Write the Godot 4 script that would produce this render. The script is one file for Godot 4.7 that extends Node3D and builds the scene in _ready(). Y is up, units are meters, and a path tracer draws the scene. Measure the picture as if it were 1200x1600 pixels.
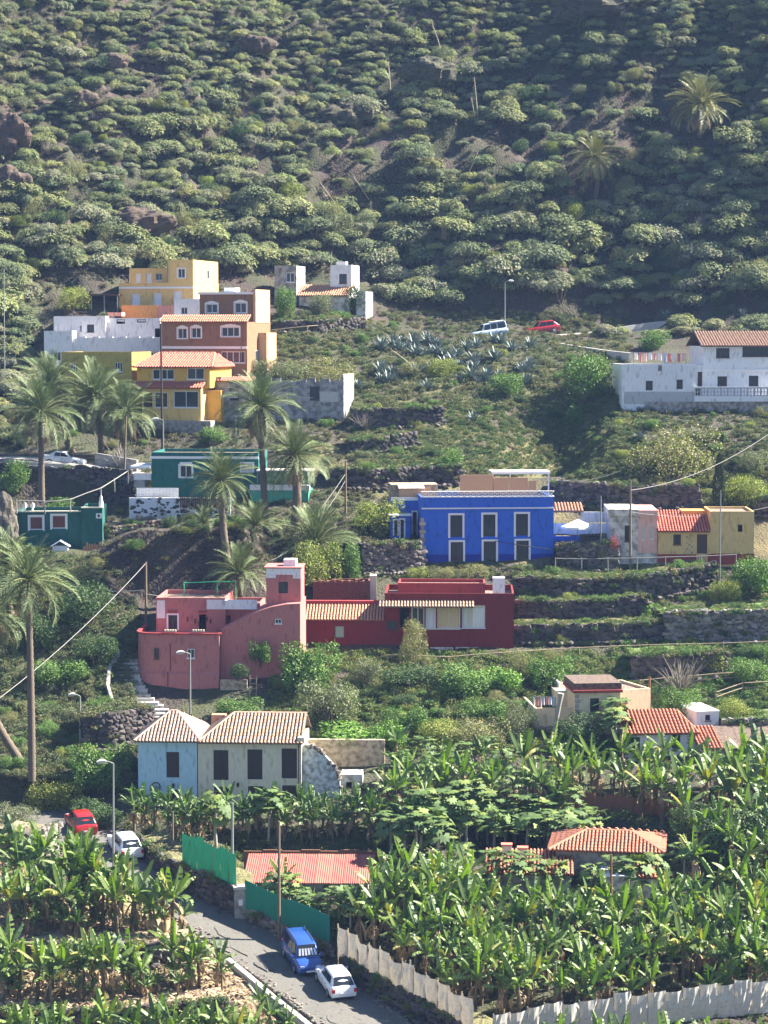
extends Node3D
# A village on a steep valley side, seen from the opposite slope through a long lens.
# Measurements were taken from the photograph (1200 x 1600) and turned into metres: at(px, py, depth).
const FOCAL := 3557.0
const DOWN := 0.0786
const EYE := Vector3(0, 50, 0)
var rng := RandomNumberGenerator.new()
var taken := {}
var M := {}
var cur: Node3D

class Mb:
	var v := PackedVector3Array()
	var n := PackedVector3Array()
	var c := PackedColorArray()
	var col := Color.WHITE
	func tri(a: Vector3, b: Vector3, d: Vector3) -> void:
		var k := (d - a).cross(b - a).normalized()
		v.append(a); v.append(b); v.append(d)
		n.append(k); n.append(k); n.append(k)
		c.append(col); c.append(col); c.append(col)
	func quad(a: Vector3, b: Vector3, d: Vector3, e: Vector3) -> void:
		tri(a, b, d); tri(a, d, e)
	func tri_n(a: Vector3, b: Vector3, d: Vector3, na: Vector3, nb: Vector3, nd: Vector3) -> void:
		v.append(a); v.append(b); v.append(d)
		n.append(na); n.append(nb); n.append(nd)
		c.append(col); c.append(col); c.append(col)
	func hexa(p: Array) -> void: # p: four bottom corners, four top corners, both counter-clockwise seen from above
		quad(p[4], p[7], p[6], p[5]); quad(p[0], p[1], p[2], p[3])
		for i in 4:
			var j := (i + 1) % 4
			quad(p[i], p[4 + i], p[4 + j], p[j])
	func box(a: Vector3, b: Vector3) -> void: # from corner a to corner b
		hexa([Vector3(a.x, a.y, b.z), Vector3(b.x, a.y, b.z), Vector3(b.x, a.y, a.z), Vector3(a.x, a.y, a.z), Vector3(a.x, b.y, b.z), Vector3(b.x, b.y, b.z), Vector3(b.x, b.y, a.z), Vector3(a.x, b.y, a.z)])
	func bar(a: Vector3, b: Vector3, w: float, h: float, up := Vector3.UP) -> void: # a beam from a to b
		var f := (b - a).normalized()
		var s := f.cross(up).normalized() * w / 2
		var u := s.cross(f).normalized() * h / 2
		hexa([a - s - u, a + s - u, b + s - u, b - s - u, a - s + u, a + s + u, b + s + u, b - s + u])
	func tube(pts: Array, rad: Array, sides := 6, cap := true) -> void:
		var rings := []
		var side := Vector3.ZERO
		for i in pts.size():
			var f: Vector3 = (pts[mini(i + 1, pts.size() - 1)] - pts[maxi(i - 1, 0)]).normalized()
			if i == 0: side = f.cross(Vector3(0.31, 0.2, 0.93)).normalized()
			side = (side - f * side.dot(f)).normalized()
			var o := f.cross(side)
			var ring := []
			for k in sides:
				var a := TAU * k / sides
				ring.append(side * cos(a) + o * sin(a))
			rings.append(ring)
		for i in pts.size() - 1:
			for k in sides:
				var j := (k + 1) % sides
				var a0: Vector3 = rings[i][k]; var a1: Vector3 = rings[i][j]; var b0: Vector3 = rings[i + 1][k]; var b1: Vector3 = rings[i + 1][j]
				var p0: Vector3 = pts[i] + a0 * rad[i]; var p1: Vector3 = pts[i] + a1 * rad[i]; var q0: Vector3 = pts[i + 1] + b0 * rad[i + 1]; var q1: Vector3 = pts[i + 1] + b1 * rad[i + 1]
				tri_n(p0, q0, q1, a0, b0, b1); tri_n(p0, q1, p1, a0, b1, a1)
		if cap:
			var e := pts.size() - 1
			for k in range(1, sides - 1):
				tri(pts[e] + rings[e][0] * rad[e], pts[e] + rings[e][k + 1] * rad[e], pts[e] + rings[e][k] * rad[e])
				tri(pts[0] + rings[0][0] * rad[0], pts[0] + rings[0][k] * rad[0], pts[0] + rings[0][k + 1] * rad[0])
	func done(m: Material) -> ArrayMesh:
		var a := []
		a.resize(Mesh.ARRAY_MAX)
		a[Mesh.ARRAY_VERTEX] = v; a[Mesh.ARRAY_NORMAL] = n; a[Mesh.ARRAY_COLOR] = c
		var o := ArrayMesh.new()
		o.add_surface_from_arrays(Mesh.PRIMITIVE_TRIANGLES, a)
		o.surface_set_material(0, m)
		return o

func ray(px: float, py: float) -> Vector3: # through a point of the photograph, with z = -1
	var u := (px - 600.0) / FOCAL
	var w := (800.0 - py) / FOCAL
	var d := Vector3(u, w * cos(DOWN) - sin(DOWN), -cos(DOWN) - w * sin(DOWN))
	return d / -d.z
func at(px: float, py: float, depth: float) -> Vector3:
	return EYE + ray(px, py) * depth
func numbered(called: String) -> String:
	var k: int = taken.get(called, 0)
	taken[called] = k + 1
	return called if k == 0 else "%s_%03d" % [called, k]
func meta(o: Node, label := "", category := "", group := "", kind := "") -> Node:
	if label: o.set_meta("label", label)
	if category: o.set_meta("category", category)
	if group: o.set_meta("group", group)
	if kind: o.set_meta("kind", kind)
	return o
func thing(called: String, label: String, category: String, where: Vector3, turn := 0.0, group := "") -> Node3D:
	var o := Node3D.new()
	o.name = numbered(called)
	add_child(o)
	o.position = where
	o.rotation.y = turn
	meta(o, label, category, group)
	return o
func put(mesh: Mesh, called: String, parent: Node = null) -> MeshInstance3D:
	var o := MeshInstance3D.new()
	o.mesh = mesh
	if parent:
		o.name = called
		parent.add_child(o, true)
	else:
		o.name = numbered(called)
		add_child(o)
	return o
func part(mb: Mb, called: String, m: Material, parent: Node = null) -> MeshInstance3D:
	return put(mb.done(m), called, parent)
func copy_of(o: Node3D, where: Vector3, turn: float, size := 1.0, label := "") -> Node3D:
	var r: Node3D = o.duplicate()
	var base: String = o.get_meta("called", o.name)
	r.name = numbered(base)
	add_child(r)
	r.position = where
	r.rotation = Vector3(0, turn, 0)
	r.scale = Vector3.ONE * size
	if label: r.set_meta("label", label)
	return r
func jit(a: float) -> float: return rng.randf_range(-a, a)
func rv(a: float) -> Vector3: return Vector3(jit(a), jit(a), jit(a))

func lin(r: float, g: float, b: float) -> Color: return Color(r, g, b).linear_to_srgb()
func noise_tex(sd: int, freq: float, ramp: Array, size := 256, octaves := 4, stretch := Vector2.ONE) -> ImageTexture:
	# ramp: colours (linear) from low to high
	var fn := FastNoiseLite.new()
	fn.seed = sd
	fn.frequency = freq
	fn.fractal_octaves = octaves
	fn.noise_type = FastNoiseLite.TYPE_SIMPLEX_SMOOTH
	var img := fn.get_seamless_image(int(size * stretch.x), int(size * stretch.y))
	if stretch != Vector2.ONE: img.resize(size, size)
	img.convert(Image.FORMAT_L8)
	var src := img.get_data()
	var lut := PackedByteArray()
	for i in 256:
		var f := clampf((i / 255.0 - 0.15) / 0.7, 0, 1) * (ramp.size() - 1)
		var k := mini(int(f), ramp.size() - 2)
		var col: Color = (ramp[k] as Color).lerp(ramp[k + 1], f - k).linear_to_srgb()
		lut.append(int(clampf(col.r, 0, 1) * 255)); lut.append(int(clampf(col.g, 0, 1) * 255)); lut.append(int(clampf(col.b, 0, 1) * 255))
	var out := PackedByteArray()
	out.resize(src.size() * 3)
	for i in src.size():
		var b := src[i] * 3
		out[i * 3] = lut[b]; out[i * 3 + 1] = lut[b + 1]; out[i * 3 + 2] = lut[b + 2]
	return ImageTexture.create_from_image(Image.create_from_data(size, size, false, Image.FORMAT_RGB8, out))
func bump_tex(sd: int, freq: float, strength: float, size := 256, octaves := 4) -> ImageTexture:
	var fn := FastNoiseLite.new()
	fn.seed = sd
	fn.frequency = freq
	fn.fractal_octaves = octaves
	var img := fn.get_seamless_image(size, size)
	img.convert(Image.FORMAT_RGBA8)
	img.bump_map_to_normal_map(strength)
	return ImageTexture.create_from_image(img)
func mat(key: String, c: Color, rough := 0.9, tex: Texture2D = null, scale := 0.3, metal := 0.0) -> StandardMaterial3D:
	# c is a linear base colour
	if M.has(key): return M[key]
	var m := StandardMaterial3D.new()
	m.albedo_color = c.linear_to_srgb()
	m.roughness = rough
	m.metallic = metal
	m.vertex_color_use_as_albedo = true
	if tex:
		m.albedo_texture = tex
		m.uv1_triplanar = true
		m.uv1_world_triplanar = true
		m.uv1_scale = Vector3.ONE * scale
	M[key] = m
	return m
func leaf_mat(key: String, c: Color, back := Color(0.45, 0.6, 0.15), rough := 0.55) -> StandardMaterial3D:
	var m := mat(key, c, rough)
	m.backlight_enabled = true
	m.backlight = back
	m.cull_mode = BaseMaterial3D.CULL_DISABLED
	return m

func _ready() -> void:
	rng.seed = 1
	set_camera_and_light()
	make_materials()
	lay_profiles()
	road_pts = [at(40, 1262, 171.5), at(100, 1288, 166.5), at(150, 1312, 162), at(215, 1356, 157), at(310, 1415, 152), at(395, 1472, 147.6), at(480, 1532, 142.4), at(560, 1592, 137), at(650, 1665, 131), at(800, 1800, 122)]
	pads = [[at(372, 1400, 152.2), at(590, 1400, 152.2), 9.0], [at(745, 1388, 152.0), at(1075, 1388, 152.0), 12.0]]
	make_land()
	make_stones()
	make_kinds()
	print("land ", Time.get_ticks_msec())
	make_roads()
	make_walls()
	make_rocks()
	make_upper_village()
	make_middle_village()
	make_lower_village()
	print("houses ", Time.get_ticks_msec())
	make_cars()
	make_poles()
	make_palms()
	make_bushes()
	make_fields()
	plant_fields()
	make_hill_shrubs()
	make_ground_cover()
	label_in_order()
	print("plants ", Time.get_ticks_msec())

func set_camera_and_light() -> void:
	var cam := Camera3D.new()
	cam.name = "camera"
	add_child(cam)
	cam.position = EYE
	cam.rotation.x = -DOWN
	cam.fov = rad_to_deg(2 * atan(800.0 / FOCAL))
	cam.near = 0.5
	cam.far = 1500.0
	cam.current = true
	var sky := ProceduralSkyMaterial.new()
	sky.sky_top_color = Color(0.43, 0.57, 0.8)
	sky.sky_horizon_color = Color(0.78, 0.85, 0.94)
	sky.sky_curve = 0.2
	sky.ground_bottom_color = Color(0.22, 0.22, 0.17)
	sky.ground_horizon_color = Color(0.35, 0.36, 0.32)
	sky.sky_energy_multiplier = 0.56
	var env := Environment.new()
	env.background_mode = Environment.BG_SKY
	env.sky = Sky.new()
	env.sky.sky_material = sky
	env.tonemap_mode = Environment.TONE_MAPPER_LINEAR
	env.tonemap_exposure = 4.7
	env.sdfgi_enabled = true
	env.ssao_enabled = true
	env.ssil_enabled = true
	env.fog_enabled = true
	env.fog_density = 0.00015
	env.fog_light_color = Color(0.62, 0.76, 1.0)
	var we := WorldEnvironment.new()
	we.environment = env
	add_child(we)
	var sun := DirectionalLight3D.new()
	sun.name = "sun"
	add_child(sun)
	var el := deg_to_rad(41.5)
	var az := deg_to_rad(77.0) # from straight ahead towards the right
	sun.look_at_from_position(Vector3.ZERO, -Vector3(sin(az) * cos(el), sin(el), -cos(az) * cos(el)))
	sun.light_energy = 1.6
	sun.light_color = Color(1.0, 0.965, 0.91)
	sun.light_angular_distance = 0.5
	sun.shadow_enabled = true

func make_materials() -> void:
	var grime := noise_tex(3, 0.02, [Color(0.68, 0.66, 0.63), Color(0.88, 0.87, 0.85), Color(0.98, 0.98, 0.98), Color(1, 1, 1), Color(0.9, 0.89, 0.88), Color(0.97, 0.97, 0.97)], 512, 5)
	var soil := noise_tex(4, 0.03, [Color(0.45, 0.42, 0.4), Color(0.85, 0.8, 0.75), Color(1.1, 1.05, 1).clamp(), Color(0.75, 0.8, 0.6), Color(1, 0.95, 0.85)], 512, 6)
	var worn := noise_tex(6, 0.025, [Color(0.35, 0.33, 0.31), Color(0.6, 0.58, 0.55), Color(0.92, 0.91, 0.89), Color(1, 1, 1)], 512, 6)
	var wood := noise_tex(8, 0.03, [Color(0.6, 0.55, 0.5), Color(1, 1, 1)], 256, 4, Vector2(1, 6))
	var lumps := bump_tex(9, 0.05, 6.0, 512, 5)
	mat("white_plain", Color.WHITE, 0.85)
	mat("land", Color.WHITE, 0.95, soil, 0.11)
	M.land.normal_enabled = true
	M.land.normal_texture = lumps
	M.land.normal_scale = 1.4
	mat("land_rock", Color.WHITE, 0.95, soil, 0.3)
	M.land_rock.normal_enabled = true
	M.land_rock.normal_texture = lumps
	mat("asphalt", Color(0.125, 0.12, 0.115), 0.9, soil, 0.13)
	mat("concrete", Color(0.36, 0.35, 0.33), 0.9, worn, 0.12)
	mat("roof_floor", Color(0.27, 0.2, 0.16), 0.9, worn, 0.2)
	mat("roof_brown", Color(0.16, 0.115, 0.09), 0.95, worn, 0.2)
	mat("concrete_pale", Color(0.5, 0.48, 0.45), 0.9, grime, 0.2)
	mat("stone", Color.WHITE, 0.92)
	mat("bark", Color(0.12, 0.09, 0.065), 0.95)
	mat("pale_bark", Color(0.33, 0.3, 0.25), 0.9)
	mat("twig", Color(0.25, 0.22, 0.18), 0.9)
	mat("straw", Color(0.42, 0.36, 0.25), 0.9)
	mat("agave", Color.WHITE, 0.5)
	leaf_mat("leaf_dull", Color.WHITE, Color(0.5, 0.55, 0.25), 0.8)
	leaf_mat("leaf_soft", Color.WHITE, Color(0.65, 0.75, 0.25), 0.7)
	leaf_mat("grass", Color.WHITE, Color(0.4, 0.42, 0.2), 0.9)
	leaf_mat("palm_leaf", Color.WHITE, Color(0.2, 0.25, 0.09), 0.62)
	leaf_mat("palm_gold", Color(1.7, 1.35, 1.3), Color(0.3, 0.25, 0.09), 0.5)
	leaf_mat("dead_leaf", Color.WHITE, Color(0.2, 0.15, 0.08), 0.8)
	leaf_mat("banana0", Color(0.145, 0.215, 0.055), Color(0.7, 0.8, 0.2), 0.5)
	leaf_mat("banana1", Color(0.19, 0.275, 0.07), Color(0.75, 0.85, 0.2), 0.5)
	leaf_mat("banana2", Color(0.085, 0.145, 0.045), Color(0.6, 0.7, 0.18), 0.5)
	leaf_mat("banana3", Color(0.28, 0.285, 0.08), Color(0.8, 0.8, 0.22), 0.45)
	leaf_mat("banana_dry", Color(0.30, 0.21, 0.115), Color(0.25, 0.18, 0.08), 0.8)
	mat("banana_stem", Color.WHITE, 0.7)
	leaf_mat("papaya0", Color(0.13, 0.21, 0.05), Color(0.65, 0.75, 0.2), 0.68)
	leaf_mat("papaya1", Color(0.2, 0.26, 0.06), Color(0.65, 0.75, 0.2), 0.68)
	leaf_mat("papaya2", Color(0.085, 0.15, 0.04), Color(0.6, 0.7, 0.2), 0.68)
	mat("palm_trunk", Color(0.17, 0.135, 0.10), 0.95, worn, 0.8)
	# painted plaster
	for e in [["yellow", Color(0.72, 0.50, 0.18)], ["yellow_deep", Color(0.72, 0.42, 0.07)], ["olive", Color(0.42, 0.33, 0.07)], ["white", Color(0.76, 0.77, 0.79)], ["brown", Color(0.25, 0.145, 0.078)], ["brown_sunlit", Color(0.58, 0.36, 0.2)], ["orange", Color(0.75, 0.36, 0.1)], ["salmon", Color(0.72, 0.33, 0.25)],
		["teal", Color(0.009, 0.128, 0.112)], ["teal_dark", Color(0.008, 0.10, 0.085)], ["mint", Color(0.08, 0.36, 0.26)], ["blue", Color(0.028, 0.13, 0.62)], ["blue_deep", Color(0.008, 0.03, 0.33)], ["pink", Color(0.45, 0.165, 0.15)], ["red_dark", Color(0.18, 0.016, 0.018)], ["red", Color(0.32, 0.04, 0.042)], ["sky_blue", Color(0.42, 0.63, 0.70)], ["cream", Color(0.66, 0.62, 0.47)], ["cream_warm", Color(0.68, 0.58, 0.38)],
		["rose", Color(0.74, 0.45, 0.38)], ["wine", Color(0.30, 0.045, 0.04)], ["ochre", Color(0.66, 0.46, 0.19)], ["grey_pale", Color(0.44, 0.45, 0.47)]]:
		mat(e[0], e[1], 0.88, grime, 0.085)
		M[e[0]].uv1_scale = Vector3(0.17, 0.055, 0.17)
	mat("old_white", Color(0.68, 0.66, 0.61), 0.92, worn, 0.1)
	mat("old_blue", Color(0.55, 0.62, 0.66), 0.92, worn, 0.16)
	mat("block", Color(0.36, 0.36, 0.36), 0.95, worn, 0.09)
	mat("tan_wall", Color(0.5, 0.41, 0.30), 0.95, worn, 0.14)
	mat("brick", Color(0.22, 0.075, 0.05), 0.95, worn, 0.4)
	mat("trim_white", Color(0.78, 0.78, 0.78), 0.7)
	mat("white_frame", Color(0.74, 0.75, 0.76), 0.5)
	mat("brown_frame", Color(0.055, 0.03, 0.02), 0.6)
	mat("dark_frame", Color(0.035, 0.02, 0.016), 0.6)
	mat("green_frame", Color(0.02, 0.1, 0.06), 0.6)
	mat("brown_wood", Color(0.08, 0.035, 0.02), 0.6, wood, 1.5)
	mat("dark_shutter", Color(0.04, 0.022, 0.018), 0.55, wood, 1.5)
	mat("maroon_wood", Color(0.16, 0.05, 0.035), 0.6, wood, 1.5)
	mat("white_wood", Color(0.7, 0.71, 0.74), 0.6)
	mat("pale_wood", Color(0.6, 0.65, 0.72), 0.6)
	mat("green_wood", Color(0.03, 0.15, 0.085), 0.6, wood, 1.5)
	mat("pale_green", Color(0.28, 0.46, 0.36), 0.6)
	mat("curtain", Color(0.62, 0.57, 0.46), 0.85)
	mat("glass", Color(0.03, 0.04, 0.05), 0.06)
	mat("car_glass", Color(0.015, 0.02, 0.025), 0.05)
	mat("tyre", Color(0.015, 0.015, 0.016), 0.8)
	mat("chrome", Color(0.65, 0.66, 0.68), 0.3, null, 1.0, 0.8)
	mat("headlight", Color(0.7, 0.72, 0.74), 0.15)
	mat("tail_light", Color(0.45, 0.02, 0.02), 0.25)
	mat("lamp_white", Color(0.5, 0.51, 0.5), 0.5)
	mat("steel", Color(0.2, 0.21, 0.2), 0.6)
	mat("rust", Color(0.20, 0.085, 0.045), 0.9)
	mat("pole_wood", Color(0.22, 0.17, 0.12), 0.95, wood, 0.6)
	mat("fence_wood", Color(0.36, 0.29, 0.2), 0.95, wood, 0.9)
	mat("dark_wood", Color(0.11, 0.06, 0.04), 0.9, wood, 0.9)
	mat("cable", Color(0.05, 0.05, 0.05), 0.8)
	mat("cable_pale", Color(0.26, 0.25, 0.23), 0.8)
	mat("tile_clay", Color(0.47, 0.255, 0.155), 0.9)
	mat("tile_orange", Color(0.43, 0.175, 0.105), 0.9)
	mat("tile_red", Color(0.50, 0.165, 0.11), 0.9)
	mat("tile_pale", Color(0.39, 0.265, 0.19), 0.9)
	mat("tile_faded", Color(0.37, 0.265, 0.21), 0.9)
	mat("sheet_red", Color(0.36, 0.085, 0.06), 0.75)
	mat("net_green", Color(0.014, 0.25, 0.165), 0.8)
	mat("net_bright", Color(0.03, 0.42, 0.20), 0.75)
	mat("cloth_white", Color(0.62, 0.58, 0.50), 0.9, grime, 0.3)
	M.cloth_white.backlight_enabled = true
	M.cloth_white.backlight = Color(0.5, 0.46, 0.38)
	mat("reed", Color(0.68, 0.44, 0.27), 0.95, wood, 1.0)
	mat("red_door", Color(0.32, 0.03, 0.02), 0.7)

# ---------------------------------------------------------------- the lie of the land
# for columns of the photograph: where the ground is seen at [py, metres away]
const COLUMN_AT := [-150.0, 130.0, 230.0, 365.0, 460.0, 700.0, 950.0, 1350.0]
const COLUMNS := [
	[[1700,130],[1600,137],[1480,144],[1380,151],[1330,156],[1290,163],[1240,168],[1100,182],[1000,190],[900,198],[860,203],[805,222],[794,230],[722,232.5],[705,240],[640,246],[590,262],[500,267],[430,272],[400,277],[200,294],[0,311],[-150,325],[-400,350]],
	[[1700,131],[1600,137],[1480,144.3],[1390,150.3],[1335,156.6],[1290,163.6],[1250,169.2],[1150,179],[1100,185],[1000,191.5],[900,198.5],[864,203],[852,207],[803,222],[796,228.5],[730,231.5],[705,240],[655,247],[600,254],[574,262],[500,269],[435,276],[400,281],[200,299],[0,317],[-150,331],[-400,356]],
	[[1700,131],[1600,137],[1480,144.5],[1400,150],[1340,157],[1290,164],[1255,170],[1180,177],[1100,187],[1000,193],[938,201.2],[828,203],[806,220],[797,226.5],[742,230],[705,240],[655,248],[600,254],[560,262],[500,270],[440,280],[400,284],[200,303],[0,322],[-150,337],[-400,362]],
	[[1700,131],[1600,137.5],[1500,144],[1420,149],[1360,155],[1295,163.5],[1252,170],[1165,178.5],[1080,188],[1000,195],[938,201.4],[826,203.4],[806,215],[770,222],[740,229],[660,246.5],[600,255],[540,266],[490,275],[440,284],[350,294],[180,312],[0,330],[-150,345],[-400,371]],
	[[1700,131],[1600,138],[1520,143.5],[1440,148],[1380,153],[1300,163],[1250,170],[1150,180],[1060,189],[1010,196],[940,203],[880,208],[800,216],[740,226],[660,245],[600,256],[520,270],[470,282],[430,288],[300,303],[150,320],[0,337],[-150,353],[-400,380]],
	[[1700,130],[1600,138],[1500,145],[1400,152],[1300,162],[1200,174],[1100,184],[1020,195],[960,203],[890,210],[800,220],[740,228],[660,244],[620,252],[560,266],[520,284],[500,288],[400,297],[200,315],[0,335],[-150,351],[-400,377]],
	[[1700,130],[1600,137],[1500,145],[1400,153],[1300,163],[1200,175],[1150,181],[1080,188],[1010,196],[960,202],[890,210],[800,220],[740,228],[705,236],[652,246],[575,262],[535,280],[515,288],[480,293],[400,299],[200,313],[0,329],[-150,342],[-400,366]],
	[[1700,129],[1600,136],[1500,144],[1400,152],[1300,162],[1200,174],[1150,180],[1080,188],[1010,195],[960,201],[890,209],[800,219],[740,228],[705,236],[658,247],[580,258],[535,270],[515,280],[480,286],[400,291],[200,303],[0,316],[-150,328],[-400,350]],
]
var profile := []
var ridge := FastNoiseLite.new()
var rough := FastNoiseLite.new()
var road_pts := []
var pads := [] # levelled yards: front edge from a to b, depth

func lay_profiles() -> void:
	for i in COLUMNS.size():
		var ds := []
		var hs := []
		for e in COLUMNS[i]:
			ds.append(float(e[1]))
			hs.append(EYE.y + ray(COLUMN_AT[i], e[0]).y * e[1])
		profile.append([ds, hs])
	ridge.seed = 11
	ridge.frequency = 0.028
	ridge.fractal_octaves = 4
	rough.seed = 5
	rough.frequency = 0.16
	rough.fractal_octaves = 4
func along(i: int, d: float) -> float:
	var ds: Array = profile[i][0]
	var hs: Array = profile[i][1]
	if d <= ds[0]: return hs[0] + (d - ds[0]) * 0.35
	for k in ds.size() - 1:
		if d < ds[k + 1]:
			return lerpf(hs[k], hs[k + 1], (d - ds[k]) / (ds[k + 1] - ds[k]))
	return hs[-1] + (d - ds[-1]) * 0.7
func height(x: float, d: float) -> float:
	var px := x / maxf(d, 1.0) * FOCAL + 600.0
	var i := 0
	while i < COLUMN_AT.size() - 2 and px > COLUMN_AT[i + 1]: i += 1
	var t := clampf((px - COLUMN_AT[i]) / (COLUMN_AT[i + 1] - COLUMN_AT[i]), 0.0, 1.0)
	t = t * t * (3 - 2 * t)
	var h := lerpf(along(i, d), along(i + 1, d), t)
	# the spur that carries the white house at the right
	h += 2.4 * smoothstep(850.0, 1000.0, px) * smoothstep(224.0, 234.0, d) * (1.0 - smoothstep(236.0, 246.0, d)) - 4.5 * smoothstep(770.0, 870.0, px) * (1.0 - smoothstep(870.0, 970.0, px)) * smoothstep(226.0, 236.0, d) * (1.0 - smoothstep(244.0, 256.0, d))
	var wild := clampf((d - 284.0) / 12.0, 0.0, 1.0)
	if px < 120: wild = maxf(wild, clampf((d - 262.0) / 14.0, 0.0, 1.0))
	# spurs and gullies running down to the left
	var a := x * 0.6 - d * 0.8
	var b := x * 0.8 + d * 0.6
	var g := 1.0 - absf(ridge.get_noise_2d(a * 0.85, b * 0.35)) * 2.2 + 0.5 * (1.0 - absf(ridge.get_noise_2d(a * 2.1 + 50.0, b * 0.8)) * 2.2)
	h += wild * (g * 5.6 - 4.2 + rough.get_noise_2d(x * 0.7, d * 0.7) * 2.2)
	h += rough.get_noise_2d(x, d) * 0.35
	for q in pads:
		var out := maxf(maxf(q[0].x - x, x - q[1].x), maxf(-q[0].z - d, d + q[0].z - q[2]))
		if out < 4.0: h = minf(h, q[0].y + maxf(out, 0.0) * 0.9)
	if not road_pts.is_empty() and d < 172.0 and x < 12.0:
		var near := 1e9
		var rh := 0.0
		for k in road_pts.size() - 1:
			var p: Vector3 = road_pts[k]
			var q: Vector3 = road_pts[k + 1]
			var pq := Vector2(q.x - p.x, q.z - p.z)
			var f := clampf(Vector2(x - p.x, -d - p.z).dot(pq) / pq.length_squared(), 0, 1)
			var gap := Vector2(x - lerpf(p.x, q.x, f), -d - lerpf(p.z, q.z, f)).length()
			if gap < near:
				near = gap
				rh = lerpf(p.y, q.y, f)
		var w := clampf((near - 3.4) / 2.2, 0.0, 1.0)
		h = lerpf(rh - 0.12, h, w)
	return h
func ground(px: float, py: float) -> Vector3: # where the sight line through that point of the photograph meets the land
	var r := ray(px, py)
	var d := 120.0
	var step := 2.0
	while d < 420.0:
		var p := EYE + r * d
		if p.y < height(p.x, d):
			if step < 0.2: return Vector3(p.x, height(p.x, d), p.z)
			d -= step
			step *= 0.25
		d += step
	return EYE + r * 420.0
var terraces := []
func spot(px: float, py: float) -> Vector3: # the same, but on top of the terrace that covers the land there
	var p := ground(px, py)
	for t in terraces:
		if absf(p.z - t[0].z) > 9.0: continue
		var r: Vector3 = p - t[0]
		var u: float = r.dot(t[1])
		var w: float = -r.dot(t[2])
		if u > 0.0 and u < t[3] and w > 0.1 and w < t[4]: p.y = maxf(p.y, t[0].y + t[6] * u / t[3] + t[5])
	return p
func on_land(p: Vector3) -> Vector3: return Vector3(p.x, height(p.x, -p.z), p.z)

func make_land() -> void:
	var mb := Mb.new()
	var cols := 150
	var ds := []
	var d := 96.0
	while d < 400.0:
		ds.append(d)
		d += 0.9 if d < 285 else 1.2
	var grid := []
	for j in ds.size():
		var row := PackedVector3Array()
		for i in cols + 1:
			var px := -420.0 + 2040.0 * i / cols
			var x: float = (px - 600.0) / FOCAL * ds[j]
			row.append(Vector3(x, height(x, ds[j]), -ds[j]))
		grid.append(row)
	var idx := PackedInt32Array()
	var vs := PackedVector3Array()
	var ns := PackedVector3Array()
	var cs := PackedColorArray()
	var earth := Color(0.062, 0.048, 0.04)
	var weed := Color(0.055, 0.066, 0.027)
	var straw := Color(0.19, 0.155, 0.08)
	for j in grid.size():
		for i in cols + 1:
			var p: Vector3 = grid[j][i]
			var l: Vector3 = grid[j][maxi(i - 1, 0)]
			var r: Vector3 = grid[j][mini(i + 1, cols)]
			var f: Vector3 = grid[maxi(j - 1, 0)][i]
			var b: Vector3 = grid[mini(j + 1, grid.size() - 1)][i]
			vs.append(p)
			ns.append((r - l).cross(b - f).normalized())
			var k := rough.get_noise_2d(p.x * 0.8 + 90, p.z * 0.8) * 1.6
			var c := earth.lerp(weed, clampf(0.5 + k, 0, 1))
			var px: float = p.x / ds[j] * FOCAL + 600.0
			var dd: float = ds[j]
			if dd > 222 and dd < 262 and px > 480 and px < 1000:
				c = c.lerp(Color(0.15, 0.14, 0.06), clampf(0.4 + k, 0, 1))
			elif dd < 153 and px < 420:
				c = Color(0.26, 0.19, 0.13).lerp(straw, clampf(0.5 + k, 0, 1))
			elif dd > 200 and dd < 222 and px > 800: c = c.lerp(straw, clampf(0.35 + k, 0, 1))
			elif dd > 275: c = Color(0.06, 0.043, 0.036).lerp(weed * 0.7, clampf(0.45 + k, 0, 1))  # hill ground darkened: shade between the shrubs put into its colour
			if dd > 198 and dd < 206 and px > 150 and px < 425: c = earth * (1.0 + k * 0.5)
			cs.append(c)
	for j in grid.size() - 1:
		for i in cols:
			var q := j * (cols + 1) + i
			idx.append_array([q, q + cols + 1, q + 1, q + 1, q + cols + 1, q + cols + 2])
	var a := []
	a.resize(Mesh.ARRAY_MAX)
	a[Mesh.ARRAY_VERTEX] = vs; a[Mesh.ARRAY_NORMAL] = ns; a[Mesh.ARRAY_COLOR] = cs; a[Mesh.ARRAY_INDEX] = idx
	var mesh := ArrayMesh.new()
	mesh.add_surface_from_arrays(Mesh.PRIMITIVE_TRIANGLES, a)
	mesh.surface_set_material(0, M.land)
	meta(put(mesh, "hillside"), "steep valley side of dark volcanic earth and weeds", "", "", "structure")
	# the valley floor that the slope runs down to, out of sight below the frame
	var low := Mb.new()
	low.col = weed
	low.quad(Vector3(-600, -4.5, -97), Vector3(-600, -4.5, 200), Vector3(600, -4.5, 200), Vector3(600, -4.5, -97))
	meta(part(low, "valley_ground", M.land), "weedy valley floor below the village", "", "", "structure")

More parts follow.
